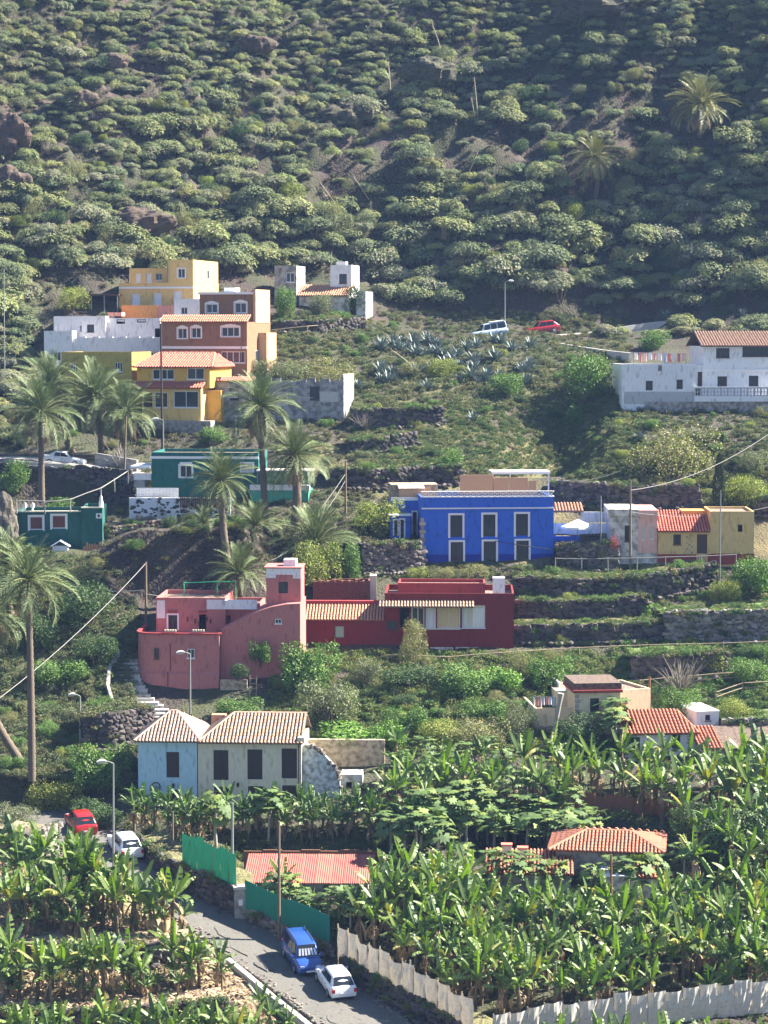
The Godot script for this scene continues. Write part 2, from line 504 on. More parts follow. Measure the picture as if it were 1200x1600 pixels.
# ---------------------------------------------------------------- builders: walls with openings, roofs, stone walls
func hit(px: float, py: float, axis: int, val: float) -> Vector3: # the point of the plane (own axis = val) of the current thing that the photograph shows at px, py
	var inv := cur.transform.affine_inverse()
	var o := inv * EYE
	var r := (inv.basis * ray(px, py))
	return o + r * ((val - o[axis]) / r[axis])
func house(called: String, label: String, px: float, py: float, depth: float, turn := 0.0, category := "house") -> Node3D:
	cur = thing(called, label, category, at(px, py, depth), deg_to_rad(turn))
	return cur
func face_cut(mb: Mb, x0: float, y0: float, x1: float, y1: float, z: float, holes: Array, deep: float) -> void:
	var xs := [x0, x1]
	var ys := [y0, y1]
	for h in holes:
		for e in [h[0], h[2]]:
			if e > x0 and e < x1 and not xs.has(e): xs.append(e)
		for e in [h[1], h[3]]:
			if e > y0 and e < y1 and not ys.has(e): ys.append(e)
	xs.sort(); ys.sort()
	for i in xs.size() - 1:
		for j in ys.size() - 1:
			var m := Vector2((xs[i] + xs[i + 1]) / 2, (ys[j] + ys[j + 1]) / 2)
			var open := false
			for h in holes:
				if m.x > h[0] and m.x < h[2] and m.y > h[1] and m.y < h[3]: open = true
			if not open:
				mb.quad(Vector3(xs[i], ys[j], z), Vector3(xs[i], ys[j + 1], z), Vector3(xs[i + 1], ys[j + 1], z), Vector3(xs[i + 1], ys[j], z))
	for h in holes:
		var b := z - deep
		mb.quad(Vector3(h[0], h[1], z), Vector3(h[0], h[1], b), Vector3(h[0], h[3], b), Vector3(h[0], h[3], z))
		mb.quad(Vector3(h[2], h[1], b), Vector3(h[2], h[1], z), Vector3(h[2], h[3], z), Vector3(h[2], h[3], b))
		mb.quad(Vector3(h[0], h[3], z), Vector3(h[0], h[3], b), Vector3(h[2], h[3], b), Vector3(h[2], h[3], z))
		mb.quad(Vector3(h[0], h[1], b), Vector3(h[0], h[1], z), Vector3(h[2], h[1], z), Vector3(h[2], h[1], b))
# a block of a building: photograph rectangle of its front, own z of the front, depth in metres.
# o.holes: [x0, y0, x1, y1, kind, (surround)] in photograph points; o.parapet: height of the rim round a flat roof; o.down: metres the wall goes on below
func vol(x0: float, y0: float, x1: float, y1: float, zf: float, dep: float, m: Material, o := {}) -> Dictionary:
	var a := hit((x0 + x1) / 2, y1, 2, zf)
	var b := hit((x0 + x1) / 2, y0, 2, zf)
	var l := hit(x0, (y0 + y1) / 2, 2, zf).x
	var r := hit(x1, (y0 + y1) / 2, 2, zf).x
	return block(l, a.y - o.get("down", 0.0), r, b.y, zf, dep, m, o)
func block(l: float, bot: float, r: float, top: float, zf: float, dep: float, m: Material, o := {}) -> Dictionary:
	var mb := Mb.new()
	var holes := []
	var kinds := []
	for h in o.get("holes", []):
		var p := hit(h[0], (h[1] + h[3]) / 2.0, 2, zf)
		var q := hit(h[2], (h[1] + h[3]) / 2.0, 2, zf)
		var u := hit((h[0] + h[2]) / 2.0, h[1], 2, zf)
		var w := hit((h[0] + h[2]) / 2.0, h[3], 2, zf)
		var e := [maxf(p.x, l + 0.02), maxf(w.y, bot + 0.02), minf(q.x, r - 0.02), minf(u.y, top - 0.02)]
		holes.append(e)
		kinds.append(h.slice(4))
	var deep := 0.2
	face_cut(mb, l, bot, r, top, zf, holes, deep)
	var zb := zf - dep
	mb.quad(Vector3(r, bot, zf), Vector3(r, top, zf), Vector3(r, top, zb), Vector3(r, bot, zb))
	mb.quad(Vector3(l, bot, zb), Vector3(l, top, zb), Vector3(l, top, zf), Vector3(l, bot, zf))
	mb.quad(Vector3(r, bot, zb), Vector3(r, top, zb), Vector3(l, top, zb), Vector3(l, bot, zb))
	mb.quad(Vector3(l, bot, zf), Vector3(r, bot, zf), Vector3(r, bot, zb), Vector3(l, bot, zb))
	var pp: float = o.get("parapet", 0.0)
	if pp > 0.0:
		var t := 0.16
		var y := top - pp
		var i0 := Vector3(l + t, y, zf - t); var i1 := Vector3(r - t, y, zf - t); var i2 := Vector3(r - t, y, zb + t); var i3 := Vector3(l + t, y, zb + t)
		var up := Vector3(0, pp, 0)
		var fl := Mb.new()
		fl.quad(i0, i3, i2, i1)
		part(fl, "roof", M.roof_floor, cur)
		var outer := [Vector3(l, top, zf), Vector3(r, top, zf), Vector3(r, top, zb), Vector3(l, top, zb)]
		var inner := [i0 + up, i1 + up, i2 + up, i3 + up]
		for k in 4:
			var j := (k + 1) % 4
			mb.quad(outer[k], inner[k], inner[j], outer[j])
			mb.quad(inner[k], inner[k] - up, inner[j] - up, inner[j])
	else:
		mb.quad(Vector3(l, top, zf), Vector3(l, top, zb), Vector3(r, top, zb), Vector3(r, top, zf))
	part(mb, o.get("name", "wall"), m, cur)
	for k in holes.size():
		window(cur, holes[k], zf, kinds[k][0], kinds[k][1] if kinds[k].size() > 1 else null)
	return {"l": l, "r": r, "bot": bot, "top": top, "zf": zf, "zb": zb}
func window(parent: Node, e: Array, zf: float, kind: String, surround = null) -> void:
	var look := {"white": ["white_frame", "glass", 2], "brown": ["brown_frame", "glass", 2], "dark": ["brown_frame", "", 1], "shutter": ["brown_frame", "brown_wood", 2], "white_door": ["white_frame", "white_wood", 1],
		"brown_door": ["brown_frame", "brown_wood", 1], "green": ["green_frame", "green_wood", 2], "white3": ["white_frame", "glass", 3], "white4": ["white_frame", "glass", 4], "curtain": ["white_frame", "curtain", 2], "pane1": ["white_frame", "glass", 1], "blue_door": ["white_frame", "pale_wood", 1], "teal": ["green_frame", "pale_green", 1], "tall": ["dark_frame", "dark_shutter", 2], "black": ["dark_frame", "glass", 2], "red": ["white_frame", "maroon_wood", 1]}
	var s: Array = look[kind]
	var x0: float = e[0]; var y0: float = e[1]; var x1: float = e[2]; var y1: float = e[3]
	var fw := clampf((x1 - x0) * 0.07, 0.045, 0.09)
	var z := zf - 0.17
	var mb := Mb.new()
	mb.box(Vector3(x0, y0, z), Vector3(x0 + fw, y1, z + 0.07)); mb.box(Vector3(x1 - fw, y0, z), Vector3(x1, y1, z + 0.07))
	mb.box(Vector3(x0 + fw, y0, z), Vector3(x1 - fw, y0 + fw, z + 0.07)); mb.box(Vector3(x0 + fw, y1 - fw, z), Vector3(x1 - fw, y1, z + 0.07))
	var n: int = s[2]
	for k in range(1, n):
		var x := lerpf(x0, x1, float(k) / n)
		mb.box(Vector3(x - fw * 0.4, y0 + fw, z), Vector3(x + fw * 0.4, y1 - fw, z + 0.065))
	var f := part(mb, "door" if kind.contains("door") else "window", M[s[0]], parent)
	for k in (n if s[1] else 0): # an empty opening has no panel: one looks into the room
		var g := Mb.new()
		var a := lerpf(x0, x1, float(k) / n) + fw * 0.38
		var b := lerpf(x0, x1, float(k + 1) / n) - fw * 0.38
		g.box(Vector3(a, y0 + fw * 0.9, z - 0.02), Vector3(b, y1 - fw * 0.9, z + 0.025))
		if s[1] in ["brown_wood", "white_wood", "green_wood", "dark_shutter", "maroon_wood", "pale_wood"]:
			var rows := maxi(2, int((y1 - y0) / 0.7))
			for r in rows:
				g.box(Vector3(a + 0.06, lerpf(y0, y1, (r + 0.12) / rows), z + 0.025), Vector3(b - 0.06, lerpf(y0, y1, (r + 0.88) / rows), z + 0.045))
		part(g, "pane" if s[1] == "glass" else ("leaf" if kind.contains("door") else "panel"), M[s[1]], f)
	if kind.begins_with("white") or kind in ["brown", "curtain"]:
		var sill := Mb.new()
		sill.box(Vector3(x0 - 0.06, y0 - 0.07, zf + 0.002), Vector3(x1 + 0.06, y0 - 0.003, zf + 0.09))
		part(sill, "sill", M.trim_white if kind != "brown" else M.brown_frame, f)
	if surround:
		var t := 0.19 if surround == "bold" else 0.14
		var p := Mb.new()
		var zz := zf + 0.035
		p.box(Vector3(x0 - t, y0 - t * 0.5, zf + 0.001), Vector3(x0 - 0.001, y1 + t, zz)); p.box(Vector3(x1 + 0.001, y0 - t * 0.5, zf + 0.001), Vector3(x1 + t, y1 + t, zz))
		p.box(Vector3(x0, y1 + 0.001, zf + 0.001), Vector3(x1, y1 + t, zz))
		if surround == "arch":
			var w := x1 - x0
			for k in 5:
				var a := -1.0 + 2.0 * k / 5
				var b := -1.0 + 2.0 * (k + 1) / 5
				p.box(Vector3(x0 + w * (a + 1) / 2, y1 + t + 0.001, zf + 0.001), Vector3(x0 + w * (b + 1) / 2 - 0.001, y1 + t + 0.2 * (1.0 - pow((a + b) / 2, 2)), zz))
		part(p, "surround", M.trim_white, f)
func slab(l: float, bot: float, r: float, top: float, zb: float, zf: float, called: String, m: Material, parent: Node = null) -> MeshInstance3D:
	var mb := Mb.new()
	mb.box(Vector3(l, bot, zb), Vector3(r, top, zf))
	return part(mb, called, m, parent if parent else cur)

var tile_cache := {}
func tile_row_mesh(n: int, variant: int) -> ArrayMesh: # a course of n curved clay tiles, one unit wide and n units long along -z, low end at z = 0
	var key := n * 10 + variant
	if tile_cache.has(key): return tile_cache[key]
	var mb := Mb.new()
	var r := RandomNumberGenerator.new()
	r.seed = key
	for i in n:
		var z0 := -float(i) + 0.12
		var z1 := -float(i + 1) - 0.04
		var lift0 := 0.07 + r.randf_range(0, 0.05)
		var sx := r.randf_range(-0.04, 0.04)
		var t := r.randf_range(0.8, 1.12)
		mb.col = Color(t, t * r.randf_range(0.9, 1.06), t * r.randf_range(0.85, 1.1))
		for k in 5:
			var a0 := PI * k / 5.0
			var a1 := PI * (k + 1) / 5.0
			var n0 := Vector3(cos(a0), sin(a0), 0)
			var n1 := Vector3(cos(a1), sin(a1), 0)
			var p0 := Vector3(cos(a0) * 0.37 + sx, sin(a0) * 0.44 + lift0, z0); var p1 := Vector3(cos(a1) * 0.37 + sx, sin(a1) * 0.44 + lift0, z0)
			var q0 := Vector3(cos(a0) * 0.31 + sx, sin(a0) * 0.38, z1); var q1 := Vector3(cos(a1) * 0.31 + sx, sin(a1) * 0.38, z1)
			mb.tri_n(p0, p1, q1, n0, n1, n1); mb.tri_n(p0, q1, q0, n0, n1, n0)
			mb.tri(Vector3(sx, lift0, z0), p1, p0)
	tile_cache[key] = mb.done(M.white_plain)
	return tile_cache[key]
# a roof plane from its eave (e0 to e1) up to its ridge (r0 to r1), own axes of the parent
func tile_roof(parent: Node, e0: Vector3, e1: Vector3, r1: Vector3, r0: Vector3, pitch: float, m: Material, called := "roof") -> MeshInstance3D:
	var along_e := e1 - e0
	var len_e := along_e.length()
	var ex := along_e / len_e
	var up := r0 - e0
	var dirv := (up - ex * up.dot(ex))
	if dirv.length() < 0.01: dirv = (r1 - e1) - ex * (r1 - e1).dot(ex)
	var hs := dirv.length()
	var dz := dirv / hs
	var nrm := dz.cross(ex).normalized()
	if nrm.y < 0: nrm = -nrm
	var s0 := (r0 - e0).dot(ex)
	var s1 := (r1 - e0).dot(ex)
	var mb := Mb.new()
	var th := nrm * -0.09
	mb.col = Color(0.34, 0.32, 0.31)  # slab darkened: shade of the channels between tile rows put into its colour
	mb.quad(e0, r0, r1, e1); mb.quad(e0 + th, e1 + th, r1 + th, r0 + th)
	mb.quad(e0 + th, e0, e1, e1 + th); mb.quad(e1 + th, e1, r1, r1 + th); mb.quad(r0, e0, e0 + th, r0 + th); mb.quad(r1, r0, r0 + th, r1 + th)
	var o := part(mb, called, m, parent)
	var cols := maxi(2, int(round(len_e / pitch)))
	var w := len_e / cols
	for i in cols:
		var t := (i + 0.5) * w
		var ln := hs
		if s0 > 0.05: ln = minf(ln, hs * t / s0)
		if s1 < len_e - 0.05: ln = minf(ln, hs * (len_e - t) / (len_e - s1))
		if ln < 0.2: continue
		var count := maxi(1, int(round(ln / (w * 1.7))))
		var q := MeshInstance3D.new()
		q.name = "tile_row"
		q.mesh = tile_row_mesh(count, i % 3)
		q.material_override = null
		q.set_surface_override_material(0, m)
		o.add_child(q, true)
		q.transform = Transform3D(Basis(ex * w * (1.0 if ex.cross(nrm).dot(dz) < 0 else -1.0), nrm * w, -dz * (ln / count)), e0 + ex * t + nrm * 0.002)
	return o
func ridge_cap(parent: Node, a: Vector3, b: Vector3, r: float, m: Material) -> void:
	var mb := Mb.new()
	mb.tube([a, b], [r, r], 8)
	part(mb, "ridge_tile", m, parent)

var stone_meshes := []
var weed_mesh: ArrayMesh
func make_stones() -> void:
	for k in 5:
		var mb := Mb.new()
		var r := RandomNumberGenerator.new()
		r.seed = 40 + k
		var p := []
		for y in [-0.5, 0.5]:
			for e in [[-0.5, 0.5], [0.5, 0.5], [0.5, -0.5], [-0.5, -0.5]]:
				p.append(Vector3(e[0], y, e[1]) * 0.86 + Vector3(r.randf_range(-.16, .16), r.randf_range(-.16, .16), r.randf_range(-.16, .16)))
		var cf := Vector3(r.randf_range(-.15, .15), r.randf_range(-.15, .15), 0.62)
		var ct := Vector3(r.randf_range(-.15, .15), 0.6, r.randf_range(-.15, .15))
		# each face drawn as four triangles round a raised middle
		var fs := [[4, 7, 6, 5, ct], [0, 4, 5, 1, cf], [1, 5, 6, 2, Vector3(0.58, 0, 0)], [3, 7, 4, 0, Vector3(-0.58, 0, 0)], [2, 6, 7, 3, Vector3(0, 0, -0.55)], [0, 1, 2, 3, Vector3(0, -0.55, 0)]]
		for f in fs:
			for i in 4:
				mb.tri(p[f[i]], p[f[(i + 1) % 4]], f[4])
		stone_meshes.append(mb.done(M.stone))
func scatter(called: String, mesh: Mesh, xf: Array, cols: Array, parent: Node = null, label := "") -> MultiMeshInstance3D:
	var mm := MultiMesh.new()
	mm.transform_format = MultiMesh.TRANSFORM_3D
	mm.use_colors = true
	mm.mesh = mesh
	mm.instance_count = xf.size()
	for i in xf.size():
		mm.set_instance_transform(i, xf[i])
		mm.set_instance_color(i, cols[i])
	var o := MultiMeshInstance3D.new()
	o.multimesh = mm
	o.set_meta("kind", "stuff")
	if parent:
		o.name = called
		parent.add_child(o, true)
	else:
		o.name = numbered(called)
		add_child(o)
		if label: o.set_meta("label", label)
	return o
# a dry stone wall: feet given as points on the ground, its height there, and how far the flat ground behind its top reaches
func stone_wall(label: String, feet: Array, high: float, back: float, size := 0.38, tone := Color(0.075, 0.066, 0.06), soil := Color(0.17, 0.14, 0.08), called := "stone_wall") -> void:
	var o := thing(called, label, "stone wall", feet[0], 0.0, "dry stone walls on the slope")
	var org: Vector3 = feet[0]
	var core := Mb.new()
	core.col = tone * 0.5
	var xf := [[], [], [], [], []]
	var cl := [[], [], [], [], []]
	var top := Mb.new()
	for i in feet.size() - 1:
		var a: Vector3 = feet[i] - org
		var b: Vector3 = feet[i + 1] - org
		var f := b - a
		f.y = 0
		var ln := f.length()
		var ex := f / ln
		var ez := Vector3(-ex.z, 0, ex.x)
		if ez.z < 0: ez = -ez
		var h1 := Vector3(0, high, 0)
		var dn := Vector3(0, -1.2, 0)
		var th := ez * 0.35
		core.hexa([a + dn, b + dn, b + dn - th, a + dn - th, a + h1, b + h1, b + h1 - th, a + h1 - th])
		var y := -0.2
		while y < high + size * 0.25:
			var rh := size * rng.randf_range(0.5, 0.95)
			var x := rng.randf_range(-0.2, 0.2)
			while x < ln:
				var w := size * rng.randf_range(0.7, 1.7)
				var t := (x + w / 2) / ln
				var q := a.lerp(b, t) + Vector3(0, y + rh / 2 + jit(0.09), 0) + ez * jit(0.09)
				var k := rng.randi() % 5
				var bs := Basis(ex, Vector3.UP, ez).rotated(ez, jit(0.4)).rotated(Vector3.UP, jit(0.2))
				if rng.randf() < 0.06: w *= 1.5
				xf[k].append(Transform3D(Basis(bs.x * w * 1.08, bs.y * rh * 1.12, bs.z * size * rng.randf_range(0.6, 1.0)), q))
				var g := rng.randf_range(0.5, 2.0)
				cl[k].append(Color(tone.r * g, tone.g * g * rng.randf_range(0.92, 1.05), tone.b * g * rng.randf_range(0.85, 1.1)))
				x += w
			y += rh
		if back > 0.0:
			terraces.append([feet[i], ex, ez, ln, back, high, feet[i + 1].y - feet[i].y])
			var nx := maxi(2, int(ln / 1.0))
			var nz := maxi(2, int(back / 0.8))
			for iz in nz:
				for ix in nx:
					var c := []
					for e in [[0, 0], [0, 1], [1, 1], [1, 0]]:
						var p: Vector3 = (feet[i] as Vector3).lerp(feet[i + 1], float(ix + e[0]) / nx) + Vector3(0, high - 0.05, 0) - ez * (0.15 + back * (iz + e[1]) / nz)
						p.y += rough.get_noise_2d(p.x * 1.7, p.z * 1.7) * 0.22 + float(iz + e[1]) / nz * 0.25
						c.append(p)
					top.col = soil * (1.0 + rough.get_noise_2d(c[0].x * 3, c[0].z * 3) * 0.9)
					top.quad(c[0], c[1], c[2], c[3])
	for k in int(feet.size() * 14 * (1.0 if high > 1.2 else 0.4)): # fallen stones at the foot
		var i := rng.randi() % (feet.size() - 1)
		var p: Vector3 = (feet[i] as Vector3).lerp(feet[i + 1], rng.randf()) - org + Vector3(0, 0.02, absf(jit(0.9)))
		var s := size * rng.randf_range(0.4, 1.1)
		xf[k % 5].append(Transform3D(Basis(Vector3(jit(1), jit(1), jit(1)).normalized(), rng.randf() * 3).scaled(Vector3(s, s * 0.7, s)), p))
		cl[k % 5].append(tone * rng.randf_range(0.7, 1.9))
	var wx := []
	var wc := []
	for k in int(feet[0].distance_to(feet[-1]) * (2.2 if back > 0.0 else 0.6)): # weeds on the rim and in the joints
		var i := rng.randi() % (feet.size() - 1)
		var f := rng.randf()
		var y := high + 0.02 if rng.randf() < 0.65 else high * rng.randf_range(0.1, 0.95)
		var s := rng.randf_range(0.25, 0.75)
		wx.append(Transform3D(Basis(Vector3.UP, rng.randf() * TAU).scaled(Vector3(s, s * rng.randf_range(0.5, 1.1), s)), (feet[i] as Vector3).lerp(feet[i + 1], f) - org + Vector3(0, y, 0.1 + jit(0.12))))
		wc.append(tint([Color(0.11, 0.18, 0.045), Color(0.2, 0.2, 0.08), Color(0.08, 0.13, 0.04)][rng.randi() % 3], 0.3))
	if wx.size(): scatter("weeds", weed_mesh, wx, wc, o)
	part(core, "core", M.stone, o)
	for k in 5:
		if xf[k].size(): scatter("stones", stone_meshes[k], xf[k], cl[k], o)
	if back > 0.0:
		meta(part(top, "terrace_ground", M.land), "", "", "", "structure")
func feet_at(list: Array) -> Array: # list of [px, py] where the foot of a wall is seen
	var out := []
	for e in list: out.append(ground(e[0], e[1]))
	return out
func pole(called: String, label: String, px: float, top_y: float, foot_y: float, depth: float, r: float, m: Material, lean := 0.0, category := "pole") -> Node3D:
	var a := at(px, foot_y, depth)
	var b := at(px + lean, top_y, depth)
	var g := height(a.x, depth)
	a.y = minf(a.y, g) - 0.4
	var o := thing(called, label, category, a, 0.0, "poles along the lanes")
	var mb := Mb.new()
	mb.tube([Vector3.ZERO, b - a], [r * 1.15, r * 0.8], 8)
	part(mb, "shaft", m, o)
	return o
func street_lamp(label: String, px: float, top_y: float, foot_y: float, depth: float, side: float, m: Material) -> void:
	var o := pole("street_lamp", label, px, top_y, foot_y, depth, 0.075, m, 0.0, "street lamp")
	o.set_meta("group", "street lamps")
	var a := at(px, top_y, depth) - o.position
	var mb := Mb.new()
	mb.tube([a, a + Vector3(side * 0.35, 0.14, 0.05), a + Vector3(side * 0.6, 0.17, 0.1)], [0.05, 0.04, 0.04], 6)
	part(mb, "arm", m, o)
	var h := Mb.new()
	var c := a + Vector3(side * 0.85, 0.15, 0.12)
	h.tube([c - Vector3(side * 0.35, 0, 0), c - Vector3(side * 0.2, -0.03, 0), c + Vector3(side * 0.15, 0, 0), c + Vector3(side * 0.38, -0.04, 0)], [0.06, 0.15, 0.16, 0.07], 8)
	part(h, "lamp_head", M.lamp_white, o)
func cable(label: String, a: Vector3, b: Vector3, sag: float, r := 0.03, m: Material = null) -> void:
	var pts := []
	var rr := []
	for k in 17:
		var t := k / 16.0
		pts.append(a.lerp(b, t) - a - Vector3(0, sag * 4 * t * (1 - t), 0))
		rr.append(r)
	var mb := Mb.new()
	mb.tube(pts, rr, 5)
	var o := part(mb, "cable", m if m else M.cable)
	o.position = a
	meta(o, label, "cable", "overhead cables")

# ---------------------------------------------------------------- plants
func kite(mb: Mb, base: Vector3, dirv: Vector3, side: Vector3, ln: float, w: float) -> void: # one leaf
	var m := base + dirv * ln * 0.45
	var s := side * w * 0.5
	var tip := base + dirv * ln
	mb.tri(base, m - s, tip); mb.tri(base, tip, m + s)
func tint(c: Color, v: float, h := 0.12) -> Color:
	var k := 1.0 + rng.randf_range(-v, v)
	return Color(c.r * k * (1 + jit(h)), c.g * k, c.b * k * (1 + jit(h)))
func stems_of(r: float, h: float, count: int) -> Mb:
	var mb := Mb.new()
	for k in count:
		var a := TAU * k / count + jit(0.4)
		var e := Vector3(cos(a) * r * rng.randf_range(0.25, 0.75), h * rng.randf_range(0.5, 0.8), sin(a) * r * rng.randf_range(0.25, 0.75))
		var mid := e * 0.5 + Vector3(jit(0.08), h * 0.04, jit(0.08)) * r
		mb.tube([Vector3(jit(.08), -0.25, jit(.08)) * r, mid, e], [0.05 * r, 0.035 * r, 0.018 * r], 5, false)
	return mb
# spurge-like shrub: a low dome of leaf whorls at the tips of forking stems, radius 1
func dome_crown(sd: int, flat: float, tips: int, base: Color) -> Mb:
	rng.seed = sd
	var mb := Mb.new()
	var lumps := []
	for k in 13:
		var a := rng.randf() * TAU
		var r := sqrt(rng.randf()) * 0.7
		lumps.append([Vector3(cos(a) * r, flat * (0.52 - 0.5 * r * r) + jit(0.06), sin(a) * r), rng.randf_range(0.26, 0.5)])
	for k in tips:
		var l: Array = lumps[k % lumps.size()]
		var n := Vector3(jit(1), rng.randf_range(-0.25, 1.0), jit(1)).normalized()
		var p: Vector3 = l[0] + n * l[1] * Vector3(1, 0.75, 1) * rng.randf_range(0.82, 1.03)
		if p.y < -0.08: continue
		var up := (n * 0.75 + Vector3.UP * 0.6).normalized()
		var side := up.cross(Vector3(jit(1), jit(1), jit(1))).normalized()
		mb.col = tint(base, 0.2, 0.14)
		for j in 7:
			var a := TAU * j / 7.0 + jit(0.25)
			var o := side.rotated(up, a)
			var d := (o * rng.randf_range(0.75, 1.05) + up * rng.randf_range(0.2, 0.75)).normalized()
			kite(mb, p, d, d.cross(up).normalized(), rng.randf_range(0.042, 0.074), 0.024)
	return mb
# leafy bush or tree crown, radius 1 and height about 1.2 x tall
func leafy_crown(sd: int, tall: float, leaves: int, base: Color, leaf: float, lumps_n := 11, gap := 0.0) -> Mb:
	rng.seed = sd
	var mb := Mb.new()
	var lumps := []
	for k in lumps_n:
		var n := Vector3(jit(1), jit(1), jit(1)).normalized() * pow(rng.randf(), 0.4) * 0.66
		lumps.append([Vector3(n.x, tall * (0.62 + n.y * 0.8), n.z), rng.randf_range(0.24, 0.42)])
	for k in leaves:
		var l: Array = lumps[k % lumps_n]
		var n := Vector3(jit(1), rng.randf_range(-0.75, 1), jit(1)).normalized()
		var p: Vector3 = l[0] + n * l[1] * (rng.randf_range(0.72, 1.06) if rng.randf() > gap else rng.randf_range(0.9, 1.3))
		if p.y < 0.02: p.y = rng.randf_range(0.02, 0.15)
		var d := (n * 0.6 + Vector3(jit(1), jit(0.6) - 0.15, jit(1))).normalized()
		mb.col = tint(base, 0.32, 0.12)
		kite(mb, p, d, d.cross(n + rv(0.5)).normalized(), leaf * rng.randf_range(0.7, 1.3), leaf * 0.55)
	return mb
var kinds := {}
func new_kind(key: String, called: String, category: String, crown: Mb, m: Material, stems: Mb, trunk := "stem") -> void:
	var o := Node3D.new()
	o.name = called
	o.set_meta("called", called)
	o.set_meta("category", category)
	put(crown.done(m), "crown", o)
	put(stems.done(M.bark), trunk, o)
	kinds[key] = o
func plant(key: String, where: Vector3, label: String, group: String, size: float, tall := 1.0, turn := -1.0) -> Node3D:
	var o := copy_of(kinds[key], where, rng.randf() * TAU if turn < 0 else turn, size, label)
	o.scale = Vector3(size, size * tall, size)
	if group: o.set_meta("group", group)
	return o
func make_kinds() -> void:
	var greens := [Color(0.225, 0.255, 0.115), Color(0.285, 0.305, 0.135), Color(0.18, 0.22, 0.11), Color(0.26, 0.27, 0.165)]
	for k in 8:
		var c := dome_crown(100 + k, [0.8, 1.0, 0.7, 0.9][k % 4], 1500, greens[k % 4])
		new_kind("spurge%d" % k, "spurge_shrub", "shrub", c, M.leaf_dull, stems_of(0.8, 0.4, 6))
	var bush := [["bush_green", Color(0.115, 0.20, 0.045), 0.075, 5200], ["bush_grey", Color(0.17, 0.185, 0.105), 0.055, 5200], ["bush_yellow", Color(0.24, 0.265, 0.06), 0.062, 5200], ["bush_dark", Color(0.06, 0.105, 0.035), 0.065, 5000], ["bush_olive", Color(0.235, 0.225, 0.105), 0.05, 5000], ["bush_bright", Color(0.15, 0.27, 0.045), 0.10, 3200]]
	for b in bush:
		for v in 2:
			var c := leafy_crown(hash(b[0]) % 1000 + v, 0.75, b[3], b[1], b[2], 12, 0.15)
			new_kind("%s%d" % [b[0], v], "bush", "bush", c, M.leaf_soft, stems_of(0.8, 0.8, 7))
	# thin grey bare-twigged shrub
	rng.seed = 77
	var tw := Mb.new()
	for k in 70:
		var a := rng.randf() * TAU
		var e := Vector3(cos(a) * rng.randf(), rng.randf_range(0.5, 1.3), sin(a) * rng.randf())
		tw.tube([e * 0.2, e * 0.6 + rv(0.06), e + rv(0.1)], [0.018, 0.012, 0.006], 4, false)
	new_kind("twiggy", "bare_shrub", "shrub", tw, M.twig, stems_of(0.5, 0.5, 5))
	# cypress
	rng.seed = 78
	var cy := Mb.new()
	for k in 1500:
		var t := rng.randf()
		var a := rng.randf() * TAU
		var r := 0.16 * sin(PI * pow(t, 0.6)) + 0.02
		var d := Vector3(cos(a) * 0.4, 1.0, sin(a) * 0.4).normalized()
		cy.col = tint(Color(0.04, 0.06, 0.03), 0.3)
		kite(cy, Vector3(cos(a) * r, t * 1.9, sin(a) * r), d, d.cross(Vector3(cos(a), 0, sin(a))).normalized(), 0.12, 0.05)
	new_kind("cypress", "cypress_tree", "tree", cy, M.leaf_soft, stems_of(0.1, 0.3, 1), "trunk")
	rng.seed = 79
	weed_mesh = leafy_crown(601, 0.55, 420, Color.WHITE, 0.2, 7, 0.3).done(M.grass)
	make_agave()
	make_palm_parts()
	make_banana()
	make_papaya()
func make_agave() -> void:
	for v in 3:
		rng.seed = 200 + v
		var mb := Mb.new()
		for k in 34:
			var a := TAU * k * 0.382 + jit(0.2)
			var el := lerpf(1.35, 0.12, k / 33.0) + jit(0.1)
			var ln := rng.randf_range(0.8, 1.1)
			mb.col = tint(Color(0.14, 0.185, 0.17), 0.22, 0.08)
			var out := Vector3(cos(a), 0, sin(a))
			var sd := Vector3(-sin(a), 0, cos(a))
			var prev := Vector3.ZERO
			var pw := 0.05
			for s in 4:
				var t := (s + 1) / 4.0
				var e := el - t * t * 0.35
				var p := prev + (out * cos(e) + Vector3.UP * sin(e)) * ln / 4.0
				var w := 0.085 * (1.0 - pow(t, 2.2)) + 0.004
				var dip := Vector3(0, -0.02, 0)
				mb.quad(prev - sd * pw, p - sd * w, p + dip, prev + dip); mb.quad(prev + dip, p + dip, p + sd * w, prev + sd * pw)
				prev = p
				pw = w
		var o := Node3D.new()
		o.name = "agave"
		o.set_meta("called", "agave")
		o.set_meta("category", "agave")
		put(mb.done(M.agave), "rosette", o)
		kinds["agave%d" % v] = o
func agave_stalk(a: Vector3, b: Vector3, label: String) -> void:
	var o := thing("agave_stalk", label, "flower stalk", a, 0.0, "dry agave flower stalks")
	var mb := Mb.new()
	var d := b - a
	mb.tube([Vector3(0, -0.3, 0), d * 0.5 + Vector3(jit(.06), 0, 0), d], [0.075, 0.06, 0.035], 6)
	part(mb, "stem", M.straw, o)
	var br := Mb.new()
	for k in 9:
		var p := d * (0.62 + 0.04 * k)
		var e := p + Vector3(jit(1), 0.25, jit(1)).normalized() * (0.5 - 0.03 * k)
		br.tube([p, e], [0.02, 0.012], 4)
		br.tube([e, e + Vector3(0, 0.1, 0)], [0.05, 0.03], 5)
	part(br, "branches", M.twig, o)

